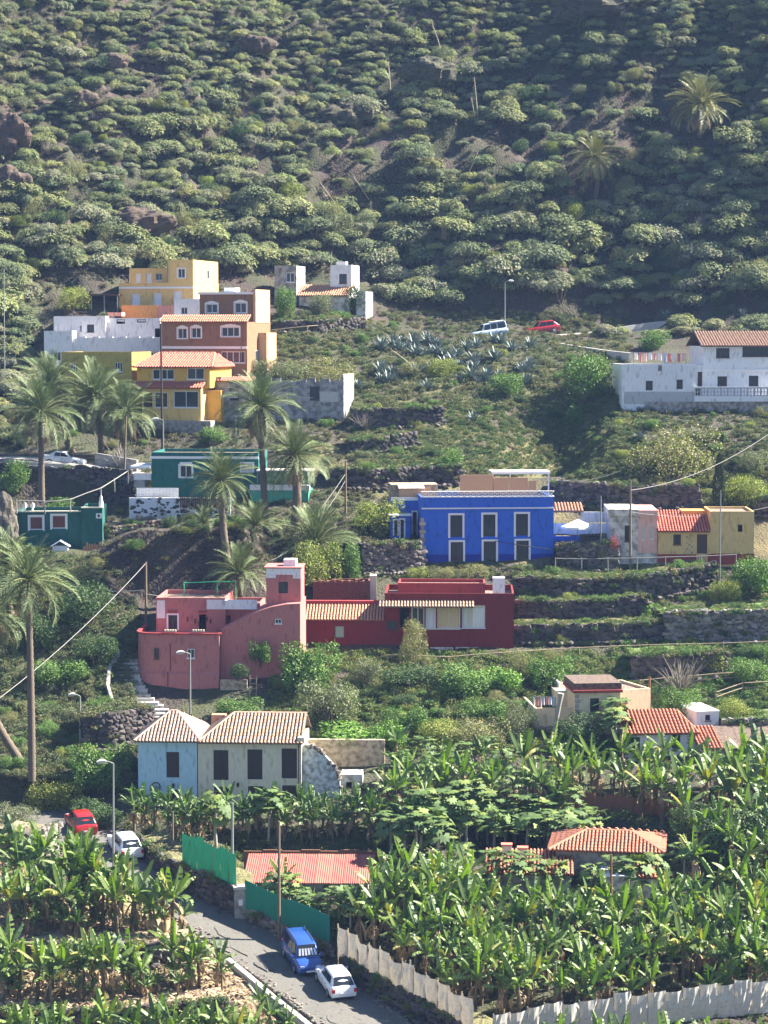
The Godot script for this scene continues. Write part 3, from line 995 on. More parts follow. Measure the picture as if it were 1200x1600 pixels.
var fronds := []
var dead_fronds := []
func frond_mesh(sd: int, droop: float, ln: float, live: bool) -> ArrayMesh: # grows along -z, y up
	rng.seed = sd
	var mb := Mb.new()
	var pts := []
	var p := Vector3.ZERO
	var e := 0.12
	var n := 14
	for k in n + 1:
		pts.append(p)
		e -= droop / n * (0.5 + 1.1 * k / n)
		p += Vector3(0, sin(e), -cos(e)) * ln / n
	var rad := []
	for k in n + 1: rad.append(lerpf(0.045, 0.008, float(k) / n))
	mb.col = Color(0.17, 0.18, 0.06) if live else Color(0.22, 0.16, 0.09)
	mb.tube(pts, rad, 4, false)
	var pairs := 32
	for k in pairs:
		var t := (k + 2.0) / (pairs + 1.0)
		var f := t * n
		var i := mini(int(f), n - 1)
		var q: Vector3 = (pts[i] as Vector3).lerp(pts[i + 1], f - i)
		var fw: Vector3 = (pts[i + 1] - pts[i]).normalized()
		var l := (0.54 * sin(PI * clampf(t * 0.86 + 0.1, 0, 1)) + 0.1) * (ln / 3.0)
		for s in [-1.0, 1.0]:
			var up := Vector3.RIGHT.cross(fw).normalized()
			if up.y < 0: up = -up
			var d: Vector3 = (fw * rng.randf_range(0.6, 0.95) + Vector3.RIGHT * s * 0.8 + up * (rng.randf_range(0.2, 0.5) if live else rng.randf_range(-0.9, -0.2))).normalized()
			var g := (d + Vector3.DOWN * 0.35).normalized()
			mb.col = tint(Color(0.115, 0.16, 0.055), 0.3) if live else tint(Color(0.24, 0.175, 0.10), 0.35)
			var sdv := d.cross(up).normalized() * 0.0145
			var m := q + d * l * 0.55
			mb.tri(q - sdv, m - sdv, m + sdv); mb.tri(q - sdv, m + sdv, q + sdv)
			mb.tri(m - sdv, m + g * l * 0.5, m + sdv)
	return mb.done(M.palm_leaf if live else M.dead_leaf)
func make_palm_parts() -> void:
	for k in 4: fronds.append(frond_mesh(300 + k, [0.55, 0.9, 1.25, 1.6][k], 3.0, true))
	for k in 2: dead_fronds.append(frond_mesh(320 + k, 0.5 + 0.4 * k, 2.2, false))
func palm(label: String, crown: Vector3, foot: Vector3, r: float, opts := {}) -> void: # r: reach of the crown in metres
	var o := thing("date_palm", label, "palm tree", foot, 0.0, "date palms")
	rng.seed = hash(label)
	var d := crown - foot
	var tr: float = opts.get("girth", 0.27)
	if d.length() > 0.5:
		var mb := Mb.new()
		var pts := []
		var rad := []
		var n := maxi(6, int(d.length() / 0.22))
		var bow: Vector3 = opts.get("bow", Vector3(jit(0.3), 0, jit(0.3)))
		for k in n + 1:
			var t := float(k) / n
			pts.append(d * t + bow * sin(PI * t) + Vector3(0, -0.5 * (1 - t), 0))
			var sw := tr * (1.25 - 0.3 * t) * (1.0 + (0.09 if k % 2 == 0 else -0.05) + jit(0.03))
			if t > 0.86: sw *= 1.0 + (t - 0.86) * 4.5
			rad.append(sw)
		mb.tube(pts, rad, 9)
		part(mb, "trunk", M.palm_trunk, o)
	var count: int = opts.get("fronds", 54)
	for k in count:
		var t := float(k) / (count - 1)
		var a := k * 2.39996 + jit(0.25)
		var el := lerpf(1.45, opts.get("low", -0.55), pow(t, 0.85)) + jit(0.12)
		var q := MeshInstance3D.new()
		q.name = "frond"
		q.mesh = fronds[clampi(int(t * 3.2 + jit(0.6) + opts.get("soft", 0.3)), 0, 3)]
		if opts.get("gold", false): q.set_surface_override_material(0, M.palm_gold)
		o.add_child(q, true)
		var s := r / 2.75 * rng.randf_range(0.86, 1.1) * (0.8 + 0.2 * minf(1.0, t * 3.0))
		q.transform = Transform3D(Basis(Vector3.UP, a) * Basis(Vector3.RIGHT, el) * Basis(Vector3.BACK, jit(0.5)), d + Vector3(0, 0.1 * (1 - t), 0)).scaled_local(Vector3.ONE * s)
	var dead: int = opts.get("dead", 9)
	for k in dead:
		var q := MeshInstance3D.new()
		q.name = "dry_frond"
		q.mesh = dead_fronds[k % 2]
		o.add_child(q, true)
		q.transform = Transform3D(Basis(Vector3.UP, k * 2.4 + jit(0.4)) * Basis(Vector3.RIGHT, -0.95 + jit(0.25)), d + Vector3(0, -0.15, 0)).scaled_local(Vector3.ONE * r / 2.9)

var banana_leaves := []
func banana_leaf(sd: int, ln: float, wid: float, droop: float, torn: float) -> ArrayMesh: # along -z
	rng.seed = sd
	var mb := Mb.new()
	var n := 15
	var p := Vector3.ZERO
	var e := 0.0
	var pts := []
	var ups := []
	for k in n + 1:
		pts.append(p)
		ups.append(Vector3(0, cos(e), sin(e)))
		e -= droop / n * (0.35 + 1.3 * k / n)
		p += Vector3(0, sin(e), -cos(e)) * ln / n
	mb.col = Color(1.35, 1.4, 1.1)
	var rad := []
	for k in n + 1: rad.append(lerpf(0.035, 0.008, float(k) / n))
	mb.tube(pts, rad, 4, false)
	var c0 := rng.randf_range(0.85, 1.1)
	for s in [-1.0, 1.0]:
		var hang := 0.25 + rng.randf() * 0.25
		for k in range(1, n):
			var w0 := wid * 0.5 * pow(sin(PI * clampf((k - 0.6) / (n - 0.5), 0.02, 0.98)), 0.55)
			var w1 := wid * 0.5 * pow(sin(PI * clampf((k + 0.4) / (n - 0.5), 0.02, 0.98)), 0.55)
			if rng.randf() < torn: hang += jit(0.7)
			hang = clampf(hang, -0.35, 1.25)
			var cut := rng.randf() < torn
			if rng.randf() < torn * 0.12: continue
			var u0: Vector3 = ups[k]; var u1: Vector3 = ups[k + 1]
			var out0: Vector3 = Vector3.RIGHT * s * cos(hang) - u0 * sin(hang)
			var out1: Vector3 = Vector3.RIGHT * s * cos(hang) - u1 * sin(hang)
			var fwd: Vector3 = (pts[k + 1] - pts[k]) * 0.35
			var a: Vector3 = pts[k]; var b: Vector3 = pts[k + 1]
			mb.col = Color(c0, c0, c0) * rng.randf_range(0.85, 1.15)
			mb.quad(a, a + out0 * w0 + fwd * (1.4 if cut else 1.0), b + out1 * w1 + fwd * (0.4 if cut else 1.0), b)
	return mb.done(M.banana0)
func make_banana() -> void:
	for k in 6: banana_leaves.append(banana_leaf(400 + k, rng.randf_range(1.9, 2.4), rng.randf_range(0.46, 0.6), [0.3, 0.6, 1.0, 1.5, 2.0, 0.5][k], [0.2, 0.45, 0.65, 0.75, 0.8, 0.35][k]))
	for v in 9:
		rng.seed = 450 + v
		var o := Node3D.new()
		o.name = "banana_plant"
		o.set_meta("called", "banana_plant")
		o.set_meta("category", "banana plant")
		var hgt := rng.randf_range(1.7, 2.6)
		var mb := Mb.new()
		mb.col = tint(Color(0.13, 0.10, 0.05), 0.2)
		var lean := Vector3(jit(0.15), 0, jit(0.15))
		mb.tube([Vector3(0, -0.3, 0), Vector3(0, hgt * 0.4, 0) + lean * 0.3, Vector3(0, hgt, 0) + lean], [0.14, 0.12, 0.075], 7)
		put(mb.done(M.banana_stem), "trunk", o)
		var count := rng.randi_range(8, 11)
		for k in count:
			var t := float(k) / (count - 1)
			var q := MeshInstance3D.new()
			q.name = "leaf"
			q.mesh = banana_leaves[clampi(int(t * 4.6 + jit(0.5)), 0, 5)]
			q.set_surface_override_material(0, M[["banana0", "banana1", "banana2", "banana0", "banana1", "banana2", "banana3"][rng.randi() % 7]])
			o.add_child(q, true)
			q.transform = Transform3D(Basis(Vector3.UP, k * 2.5 + jit(0.4)) * Basis(Vector3.RIGHT, lerpf(1.42, 0.55, pow(t, 0.8)) + jit(0.14)) * Basis(Vector3.BACK, jit(0.7)), Vector3(0, hgt - 0.12 * t, 0) + lean).scaled_local(Vector3.ONE * rng.randf_range(0.82, 1.1) * (1.0 - 0.25 * t * t))
		for k in rng.randi_range(3, 6):
			var q := MeshInstance3D.new()
			q.name = "dry_leaf"
			q.mesh = banana_leaves[3 + k % 2]
			q.set_surface_override_material(0, M.banana_dry)
			o.add_child(q, true)
			q.transform = Transform3D(Basis(Vector3.UP, rng.randf() * TAU) * Basis(Vector3.RIGHT, -0.7 + jit(0.2)), Vector3(0, hgt - 0.25, 0) + lean * 0.9).scaled_local(Vector3(0.6, 0.7, 0.7))
		kinds["banana%d" % v] = o
func make_papaya() -> void:
	var leaf := Mb.new()
	rng.seed = 500
	for j in 7:
		var a := (j - 3) * 0.62
		var d := Vector3(sin(a), -0.12, -cos(a)).normalized()
		var ln := 0.42 * (1.0 - 0.055 * absf(j - 3))
		leaf.col = Color.WHITE * rng.randf_range(0.85, 1.15)
		kite(leaf, Vector3.ZERO, d, Vector3(cos(a), 0, sin(a)), ln, 0.19)
		for s in [-1, 1]:
			var b: float = a + s * 0.28
			kite(leaf, d * ln * 0.4, Vector3(sin(b), -0.2, -cos(b)).normalized(), Vector3(cos(b), 0, sin(b)), ln * 0.48, 0.1)
	var lm := leaf.done(M.papaya0)
	for v in 4:
		rng.seed = 510 + v
		var o := Node3D.new()
		o.name = "papaya_tree"
		o.set_meta("called", "papaya_tree")
		o.set_meta("category", "papaya tree")
		var h := rng.randf_range(1.3, 2.4)
		var mb := Mb.new()
		mb.tube([Vector3(0, -0.3, 0), Vector3(jit(0.1), h * 0.6, jit(0.1)), Vector3(0, h, 0)], [0.11, 0.08, 0.06], 6)
		put(mb.done(M.pale_bark), "trunk", o)
		var st := Mb.new()
		st.col = Color(0.2, 0.24, 0.09)
		for k in 24:
			var a := k * 2.4 + jit(0.4)
			var el := lerpf(1.3, -0.6, k / 23.0) + jit(0.15)
			var e := Vector3(cos(a) * cos(el), sin(el), sin(a) * cos(el)) * rng.randf_range(0.65, 1.0) + Vector3(0, h, 0)
			st.tube([Vector3(0, h - 0.01 * k, 0), e], [0.018, 0.012], 4, false)
			var q := MeshInstance3D.new()
			q.name = "leaf"
			q.mesh = lm
			q.set_surface_override_material(0, M[["papaya0", "papaya1", "papaya2"][rng.randi() % 3]])
			o.add_child(q, true)
			q.transform = Transform3D(Basis(Vector3.UP, -a - PI / 2) * Basis(Vector3.RIGHT, jit(0.7) - 0.35), e).scaled_local(Vector3.ONE * rng.randf_range(0.95, 1.4))
		put(st.done(M.white_plain), "leaf_stalks", o)
		kinds["papaya%d" % v] = o

# ---------------------------------------------------------------- cars: forward is -z, middle of the wheelbase on the ground at the origin
# st: stations from nose to tail [z, bottom, shoulder height, half width]; cab: [z at scuttle, z at roof front, z at roof rear, z at tail of glass, roof height]
func car(label: String, where: Vector3, yaw: float, slope: float, paint: Color, ln: float, wid: float, high: float, kind := "hatch", roll := 0.0) -> Node3D:
	var o := thing("parked_car", label, "car", where, 0.0, "parked cars")
	o.basis = Basis(Vector3.UP, yaw) * Basis(Vector3.RIGHT, slope) * Basis(Vector3.BACK, roll)
	var m := StandardMaterial3D.new()
	m.albedo_color = paint.linear_to_srgb()
	m.roughness = 0.32
	m.clearcoat_enabled = true
	m.clearcoat = 0.6
	m.clearcoat_roughness = 0.08
	var hl := ln / 2
	var hw := wid / 2
	var sh := 0.92 if kind != "van" else 1.02 # shoulder height
	if kind == "jeep": sh = 1.05
	# side outline of the lower body: [z, lower edge, upper edge, half width factor]
	var st: Array
	match kind:
		"van": st = [[-1.0, 0.34, 0.62, 0.82], [-0.96, 0.24, 0.82, 0.92], [-0.78, 0.22, 0.98, 0.98], [-0.55, 0.2, 1.0, 1.0], [0.0, 0.2, 1.0, 1.0], [0.6, 0.2, 1.0, 1.0], [0.93, 0.22, 1.0, 0.98], [0.985, 0.28, 0.97, 0.95], [1.0, 0.34, 0.6, 0.92]]
		"sedan": st = [[-1.0, 0.34, 0.6, 0.78], [-0.95, 0.24, 0.76, 0.9], [-0.72, 0.22, 0.9, 0.97], [-0.42, 0.2, 0.98, 1.0], [0.0, 0.2, 1.0, 1.0], [0.55, 0.2, 1.04, 1.0], [0.9, 0.24, 1.06, 0.95], [0.97, 0.28, 1.02, 0.9], [1.0, 0.36, 0.66, 0.84]]
		"jeep": st = [[-1.0, 0.45, 0.7, 0.86], [-0.96, 0.36, 0.92, 0.95], [-0.75, 0.36, 0.98, 1.0], [-0.4, 0.34, 1.0, 1.0], [0.0, 0.34, 1.0, 1.0], [0.5, 0.34, 1.0, 1.0], [0.95, 0.38, 1.0, 0.98], [1.0, 0.44, 0.8, 0.96]]
		_: st = [[-1.0, 0.32, 0.58, 0.78], [-0.94, 0.22, 0.76, 0.9], [-0.7, 0.2, 0.92, 0.98], [-0.45, 0.19, 1.0, 1.0], [0.0, 0.19, 1.02, 1.0], [0.55, 0.19, 1.06, 1.0], [0.88, 0.22, 1.08, 0.97], [0.97, 0.26, 1.04, 0.93], [1.0, 0.34, 0.6, 0.9]]
	var rings := []
	for s in st:
		var z: float = s[0] * hl
		var lo: float = s[1]
		var up: float = s[2] * sh
		var w: float = s[3] * hw
		var mid := lerpf(lo, up, 0.55)
		rings.append([Vector3(-w * 0.9, lo, z), Vector3(-w, lerpf(lo, mid, 0.5), z), Vector3(-w, mid, z), Vector3(-w * 0.97, lerpf(mid, up, 0.7), z), Vector3(-w * 0.86, up, z), Vector3(0, up + 0.035, z), Vector3(w * 0.86, up, z), Vector3(w * 0.97, lerpf(mid, up, 0.7), z), Vector3(w, mid, z), Vector3(w, lerpf(lo, mid, 0.5), z), Vector3(w * 0.9, lo, z)])
	part(loft(rings), "body", m, o)
	# cabin
	var c: Array = {"van": [-0.62, -0.36, 0.86, 0.97], "sedan": [-0.38, -0.08, 0.38, 0.72], "hatch": [-0.45, -0.12, 0.62, 0.9], "jeep": [-0.42, -0.24, 0.93, 0.98]}[kind]
	var cab := []
	var base_y := sh * 0.985
	var mids := [[c[0], 0.0], [lerpf(c[0], c[1], 0.5), 0.55], [c[1], 0.97], [lerpf(c[1], c[2], 0.45), 1.0], [c[2], 0.97], [lerpf(c[2], c[3], 0.55), 0.55], [c[3], 0.02]]
	for e in mids:
		var z: float = e[0] * hl
		var y := lerpf(base_y, high, e[1])
		var wb := hw * 0.86
		var wt := lerpf(wb, hw * (0.7 if kind != "van" else 0.76), e[1])
		cab.append([Vector3(-wb, base_y - 0.03, z), Vector3(-lerpf(wb, wt, 0.6), lerpf(base_y, y, 0.6), z), Vector3(-wt, y - 0.04 * e[1], z), Vector3(-wt * 0.8, y + 0.01, z), Vector3(0, y + 0.03, z), Vector3(wt * 0.8, y + 0.01, z), Vector3(wt, y - 0.04 * e[1], z), Vector3(lerpf(wb, wt, 0.6), lerpf(base_y, y, 0.6), z), Vector3(wb, base_y - 0.03, z)])
	part(loft(cab), "cabin", m, o)
	# glass: windscreen, rear window, side windows, laid just proud of the cabin
	var wb := hw * 0.86
	var wt := hw * (0.7 if kind != "van" else 0.76)
	var y0 := base_y + 0.05
	var y1 := high - 0.09
	var fr := (y0 - base_y) / (high - base_y)
	var tr := (y1 - base_y) / (high - base_y)
	for side in [-1.0, 1.0]: # side windows: front door, rear door
		var zs := [lerpf(c[0], c[1], 0.45), lerpf(c[1], c[2], 0.42), lerpf(c[1], c[2], 0.46), lerpf(c[2], c[3], 0.25) - 0.04]
		if kind in ["van", "jeep"]: zs = [lerpf(c[0], c[1], 0.55), lerpf(c[1], c[2], 0.25), lerpf(c[1], c[2], 0.29), lerpf(c[1], c[2], 0.56), lerpf(c[1], c[2], 0.61), c[2] - 0.03]
		for k in range(0, zs.size(), 2):
			var g := Mb.new()
			var top_front: float = maxf(zs[k], c[1] + 0.02)
			var top_back: float = minf(zs[k + 1], c[2] - 0.02)
			var xb: float = side * (lerpf(wb, wt, fr) + 0.022)
			var xt: float = side * (lerpf(wb, wt, tr) + 0.03)
			var a := Vector3(xb, y0, zs[k] * hl); var b := Vector3(xb, y0, zs[k + 1] * hl)
			var d := Vector3(xt, y1, top_back * hl); var e := Vector3(xt, y1, top_front * hl)
			if side > 0: g.quad(a, e, d, b)
			else: g.quad(b, d, e, a)
			part(g, "side_window", M.car_glass, o)
	for w in [[c[0], c[1], -1.0, "windscreen"], [c[3], c[2], 1.0, "rear_window"]]:
		var g := Mb.new()
		var f0 := 0.1
		var f1 := 0.9
		var za: float = lerpf(w[0], w[1], f0) * hl + w[2] * 0.05
		var zb: float = lerpf(w[0], w[1], f1) * hl + w[2] * 0.05
		var ya := lerpf(base_y, high, f0 + 0.03) + 0.02
		var yb := lerpf(base_y, high, f1) + 0.01
		var xa := lerpf(wb, wt, f0) * 0.93
		var xb := lerpf(wb, wt, f1) * 0.86
		if w[2] > 0: g.quad(Vector3(-xa, ya, za), Vector3(-xb, yb, zb), Vector3(xb, yb, zb), Vector3(xa, ya, za))
		else: g.quad(Vector3(xa, ya, za), Vector3(xb, yb, zb), Vector3(-xb, yb, zb), Vector3(-xa, ya, za))
		part(g, w[3], M.car_glass, o)
		if kind == "van" and w[2] < 0: # pleated sunshade behind the windscreen
			var s := Mb.new()
			for k in 6:
				var u := lerpf(-0.9, 0.66, k / 5.0)
				s.quad(Vector3(xa * (u + 0.2), ya + 0.06, za - 0.006), Vector3(xb * (u + 0.2), yb - 0.04, zb - 0.006), Vector3(xb * u, yb - 0.04, zb - 0.006), Vector3(xa * u, ya + 0.06, za - 0.006))
			part(s, "sunshade", M.chrome, o)
	# wheels
	var wr := 0.31 if kind != "jeep" else 0.37
	for z in [-0.6 * hl, 0.6 * hl]:
		for s in [-1.0, 1.0]:
			var t := Mb.new()
			var x0: float = s * (hw - 0.2)
			var x1: float = s * (hw + 0.012)
			t.tube([Vector3(x0, wr, z), Vector3(lerpf(x0, x1, 0.1), wr, z), Vector3(lerpf(x0, x1, 0.85), wr, z), Vector3(x1, wr, z)], [wr * 0.9, wr, wr, wr * 0.9], 18)
			var tyre := part(t, "wheel", M.tyre, o)
			var rm := Mb.new()
			rm.tube([Vector3(x1 - s * 0.02, wr, z), Vector3(x1 + s * 0.012, wr, z)], [wr * 0.64, wr * 0.58], 14)
			part(rm, "rim", M.chrome, tyre)
	# lights, plates, bumpers, mirrors
	for s in [-1.0, 1.0]:
		var l := Mb.new()
		l.box(Vector3(s * hw * 0.62 - 0.13, 0.6 * sh + 0.02, -hl * 0.985), Vector3(s * hw * 0.62 + 0.13, 0.76 * sh, -hl * 0.9))
		part(l, "headlight", M.headlight, o)
		var r := Mb.new()
		r.box(Vector3(s * hw * 0.82 - 0.1, 0.68 * sh, hl * 0.94), Vector3(s * hw * 0.82 + 0.1, 0.94 * sh, hl * 0.995 + 0.015))
		part(r, "tail_light", M.tail_light, o)
		var k := Mb.new()
		k.box(Vector3(s * (hw + 0.06) - 0.09, sh, c[0] * hl + 0.12), Vector3(s * (hw + 0.06) + 0.09, sh + 0.15, c[0] * hl + 0.22))
		part(k, "wing_mirror", m, o)
	for s in [-1.0, 1.0]: # door seams, handles and the dark sill
		var sm := Mb.new()
		for z in [-0.33, 0.06, 0.42]: sm.box(Vector3(s * hw - 0.008, 0.34, z * hl - 0.008), Vector3(s * hw + 0.006, sh * 0.72, z * hl + 0.008))
		part(sm, "door_seam", M.tyre, o)
		for z in [0.0, 0.36]:
			var hd := Mb.new()
			hd.box(Vector3(s * hw * 0.985 - 0.02, sh * 0.8, z * hl - 0.09), Vector3(s * hw * 0.985 + 0.025, sh * 0.8 + 0.03, z * hl + 0.07))
			part(hd, "door_handle", M.tyre, o)
		var sl := Mb.new()
		sl.box(Vector3(s * hw * 0.96 - 0.05, 0.2, -0.42 * hl), Vector3(s * hw * 0.96 + 0.05, 0.3, 0.42 * hl))
		part(sl, "sill", M.tyre, o)
	var pf := Mb.new()
	pf.box(Vector3(-0.26, 0.36, -hl - 0.02), Vector3(0.26, 0.47, -hl + 0.06))
	part(pf, "number_plate", M.trim_white, o)
	var pr := Mb.new()
	pr.box(Vector3(-0.26, 0.5, hl - 0.06), Vector3(0.26, 0.61, hl + 0.02))
	part(pr, "number_plate", M.trim_white, o)
	var gr := Mb.new()
	gr.box(Vector3(-hw * 0.6, 0.26, -hl - 0.012), Vector3(hw * 0.6, 0.34, -hl + 0.1))
	part(gr, "grille", M.tyre, o)
	var bl := Mb.new()
	bl.box(Vector3(-hw * 0.7, 0.24, hl - 0.1), Vector3(hw * 0.7, 0.34, hl + 0.012))
	part(bl, "bumper", M.tyre, o)
	if kind == "van":
		for s in [-1.0, 1.0]:
			var b := Mb.new()
			b.bar(Vector3(s * wt * 0.9, high + 0.07, c[1] * hl + 0.2), Vector3(s * wt * 0.9, high + 0.07, c[2] * hl), 0.04, 0.04)
			part(b, "roof_rail", M.tyre, o)
	return o
func loft(rings: Array) -> Mb:
	var mb := Mb.new()
	var n: int = rings[0].size()
	var nm := []
	for i in rings.size():
		var row := []
		for k in n:
			var f: Vector3 = rings[mini(i + 1, rings.size() - 1)][k] - rings[maxi(i - 1, 0)][k]
			var s: Vector3 = rings[i][mini(k + 1, n - 1)] - rings[i][maxi(k - 1, 0)]
			row.append(s.cross(f).normalized() * -1.0)
		nm.append(row)
	for i in rings.size() - 1:
		for k in n - 1:
			var a: Vector3 = rings[i][k]; var b: Vector3 = rings[i][k + 1]; var c: Vector3 = rings[i + 1][k + 1]; var d: Vector3 = rings[i + 1][k]
			mb.tri_n(a, b, c, nm[i][k], nm[i][k + 1], nm[i + 1][k + 1]); mb.tri_n(a, c, d, nm[i][k], nm[i + 1][k + 1], nm[i + 1][k])
	for e in [[rings[0], false], [rings[-1], true]]:
		var r: Array = e[0]
		for k in range(1, n - 1):
			if e[1]: mb.tri(r[0], r[k], r[k + 1])
			else: mb.tri(r[0], r[k + 1], r[k])
	return mb

# ---------------------------------------------------------------- lanes and terrace walls
func ribbon(pts: Array, half: float, m: Material, called: String, label: String, lift := 0.0, col := Color.WHITE) -> MeshInstance3D:
	var mb := Mb.new()
	var cv := Curve3D.new()
	for k in pts.size():
		var t: Vector3 = (pts[mini(k + 1, pts.size() - 1)] - pts[maxi(k - 1, 0)]) / 6.0
		cv.add_point(pts[k], -t, t)
	var ln := cv.get_baked_length()
	var n := int(ln / 0.8)
	var rows := []
	for k in n + 1:
		var p := cv.sample_baked(ln * k / n, true)
		var q := cv.sample_baked(minf(ln, ln * k / n + 0.3), true)
		var o := cv.sample_baked(maxf(0, ln * k / n - 0.3), true)
		var s := (q - o).cross(Vector3.UP).normalized()
		var row := []
		for j in 5:
			var u := (j - 2) / 2.0
			row.append(p + s * half * (u + (jit(0.03) if absf(u) == 1 else 0.0)) + Vector3(0, lift + 0.05 * (1 - u * u), 0))
		rows.append(row)
	for k in n:
		for j in 4:
			mb.col = col * rng.randf_range(0.93, 1.07)
			mb.quad(rows[k][j], rows[k + 1][j], rows[k + 1][j + 1], rows[k][j + 1])
		# worn edges down to the ground
		mb.quad(rows[k][0] + Vector3(0, -0.6, 0), rows[k + 1][0] + Vector3(0, -0.6, 0), rows[k + 1][0], rows[k][0])
		mb.quad(rows[k][4], rows[k + 1][4], rows[k + 1][4] + Vector3(0, -0.6, 0), rows[k][4] + Vector3(0, -0.6, 0))
	var o := part(mb, called, m)
	meta(o, label, "", "", "structure")
	return o
func make_road_wear() -> void:
	rng.seed = 23
	for k in 16: # mended patches of the lane, each its own slab of asphalt
		var i := rng.randi_range(1, 6)
		var a: Vector3 = road_pts[i]
		var b: Vector3 = road_pts[i + 1]
		var f := (b - a).normalized()
		var s := f.cross(Vector3.UP).normalized()
		var c := a.lerp(b, rng.randf()) + s * rng.randf_range(-1.7, 1.7) + Vector3(0, 0.082, 0)
		var mb := Mb.new()
		mb.col = Color.WHITE * rng.randf_range(0.5, 1.5)
		var ring := []
		var n := 9
		for j in n: ring.append(c + (f * cos(TAU * j / n) * rng.randf_range(0.5, 1.3) + s * sin(TAU * j / n) * rng.randf_range(0.25, 0.6)))
		for j in n: mb.tri(c, ring[(j + 1) % n], ring[j])
		meta(part(mb, "road_patch", M.asphalt), "", "", "", "structure")
	var xf := []
	var cl := []
	for k in 700: # grit and stones along both verges
		var i := rng.randi_range(0, 7)
		var a: Vector3 = road_pts[i]
		var b: Vector3 = road_pts[i + 1]
		var s := (b - a).cross(Vector3.UP).normalized()
		var side := 1.0 if rng.randf() < 0.5 else -1.0
		var p := a.lerp(b, rng.randf()) + s * side * (2.75 - pow(rng.randf(), 2.0) * 0.9 + jit(0.15)) + Vector3(0, 0.05, 0)
		var w := rng.randf_range(0.05, 0.2)
		xf.append(Transform3D(Basis(Vector3.UP, rng.randf() * TAU).scaled(Vector3(w, w * 0.6, w)), p))
		cl.append(tint(Color(0.2, 0.17, 0.14), 0.5))
	scatter("gravel", stone_meshes[1], xf, cl, null, "grit and small stones along the edges of the lane")
func low_wall(label: String, pts: Array, high: float, thick: float, m: Material, called := "low_wall") -> void:
	var o := thing(called, label, "wall", pts[0], 0.0, "low walls along lanes")
	for k in pts.size() - 1:
		var a: Vector3 = pts[k] - pts[0]
		var b: Vector3 = pts[k + 1] - pts[0]
		var s := (b - a).cross(Vector3.UP).normalized() * thick / 2
		var up := Vector3(0, high, 0)
		var dn := Vector3(0, -1.0, 0)
		var mb := Mb.new()
		mb.hexa([a - s + dn, a + s + dn, b + s + dn, b - s + dn, a - s + up, a + s + up, b + s + up, b - s + up])
		part(mb, "section", m, o)
func make_roads() -> void:
	ribbon(road_pts, 2.7, M.asphalt, "road", "worn grey asphalt lane winding down past the banana fields", 0.02)
	make_road_wear()
	# lane with the parked silver car, on its retaining wall
	var up_lane := [at(-60, 716, 236), at(40, 716, 235), at(100, 722, 234), at(170, 731, 232), at(232, 742, 229)]
	ribbon(up_lane, 2.3, M.concrete, "road", "concrete lane of the silver car behind the palms", 0.05)
	low_wall("pale kerb wall along the lane under the palms", [at(15, 723, 232.5), at(100, 729, 231.5), at(170, 738, 229.6), at(228, 748, 226.8)], 0.25, 0.3, M.concrete_pale)
	low_wall("short grey wall between palms and teal house on the lane", [at(150, 716, 233.6), at(215, 727, 230)], 0.55, 0.3, M.concrete)
	# hill road at the top right
	var hill_lane := [at(690, 534, 283), at(760, 533, 284), at(850, 528, 286), at(930, 521, 289), at(1020, 507, 292), at(1110, 497, 293), at(1260, 488, 293)]
	ribbon(hill_lane, 2.2, M.concrete, "road", "narrow hill road of the two parked cars", 0.25)
	low_wall("long pale guard wall of the hill road running right", [at(926, 523, 286.5), at(1018, 509, 289.5), at(1110, 500, 290.5), at(1240, 493, 290.5)], 0.45, 0.3, M.concrete_pale)
	low_wall("pale ramp wall descending from red car to white house", [at(806, 534, 283), at(870, 540, 279), at(948, 552, 271), at(985, 556, 264)], 0.35, 0.35, M.concrete_pale)
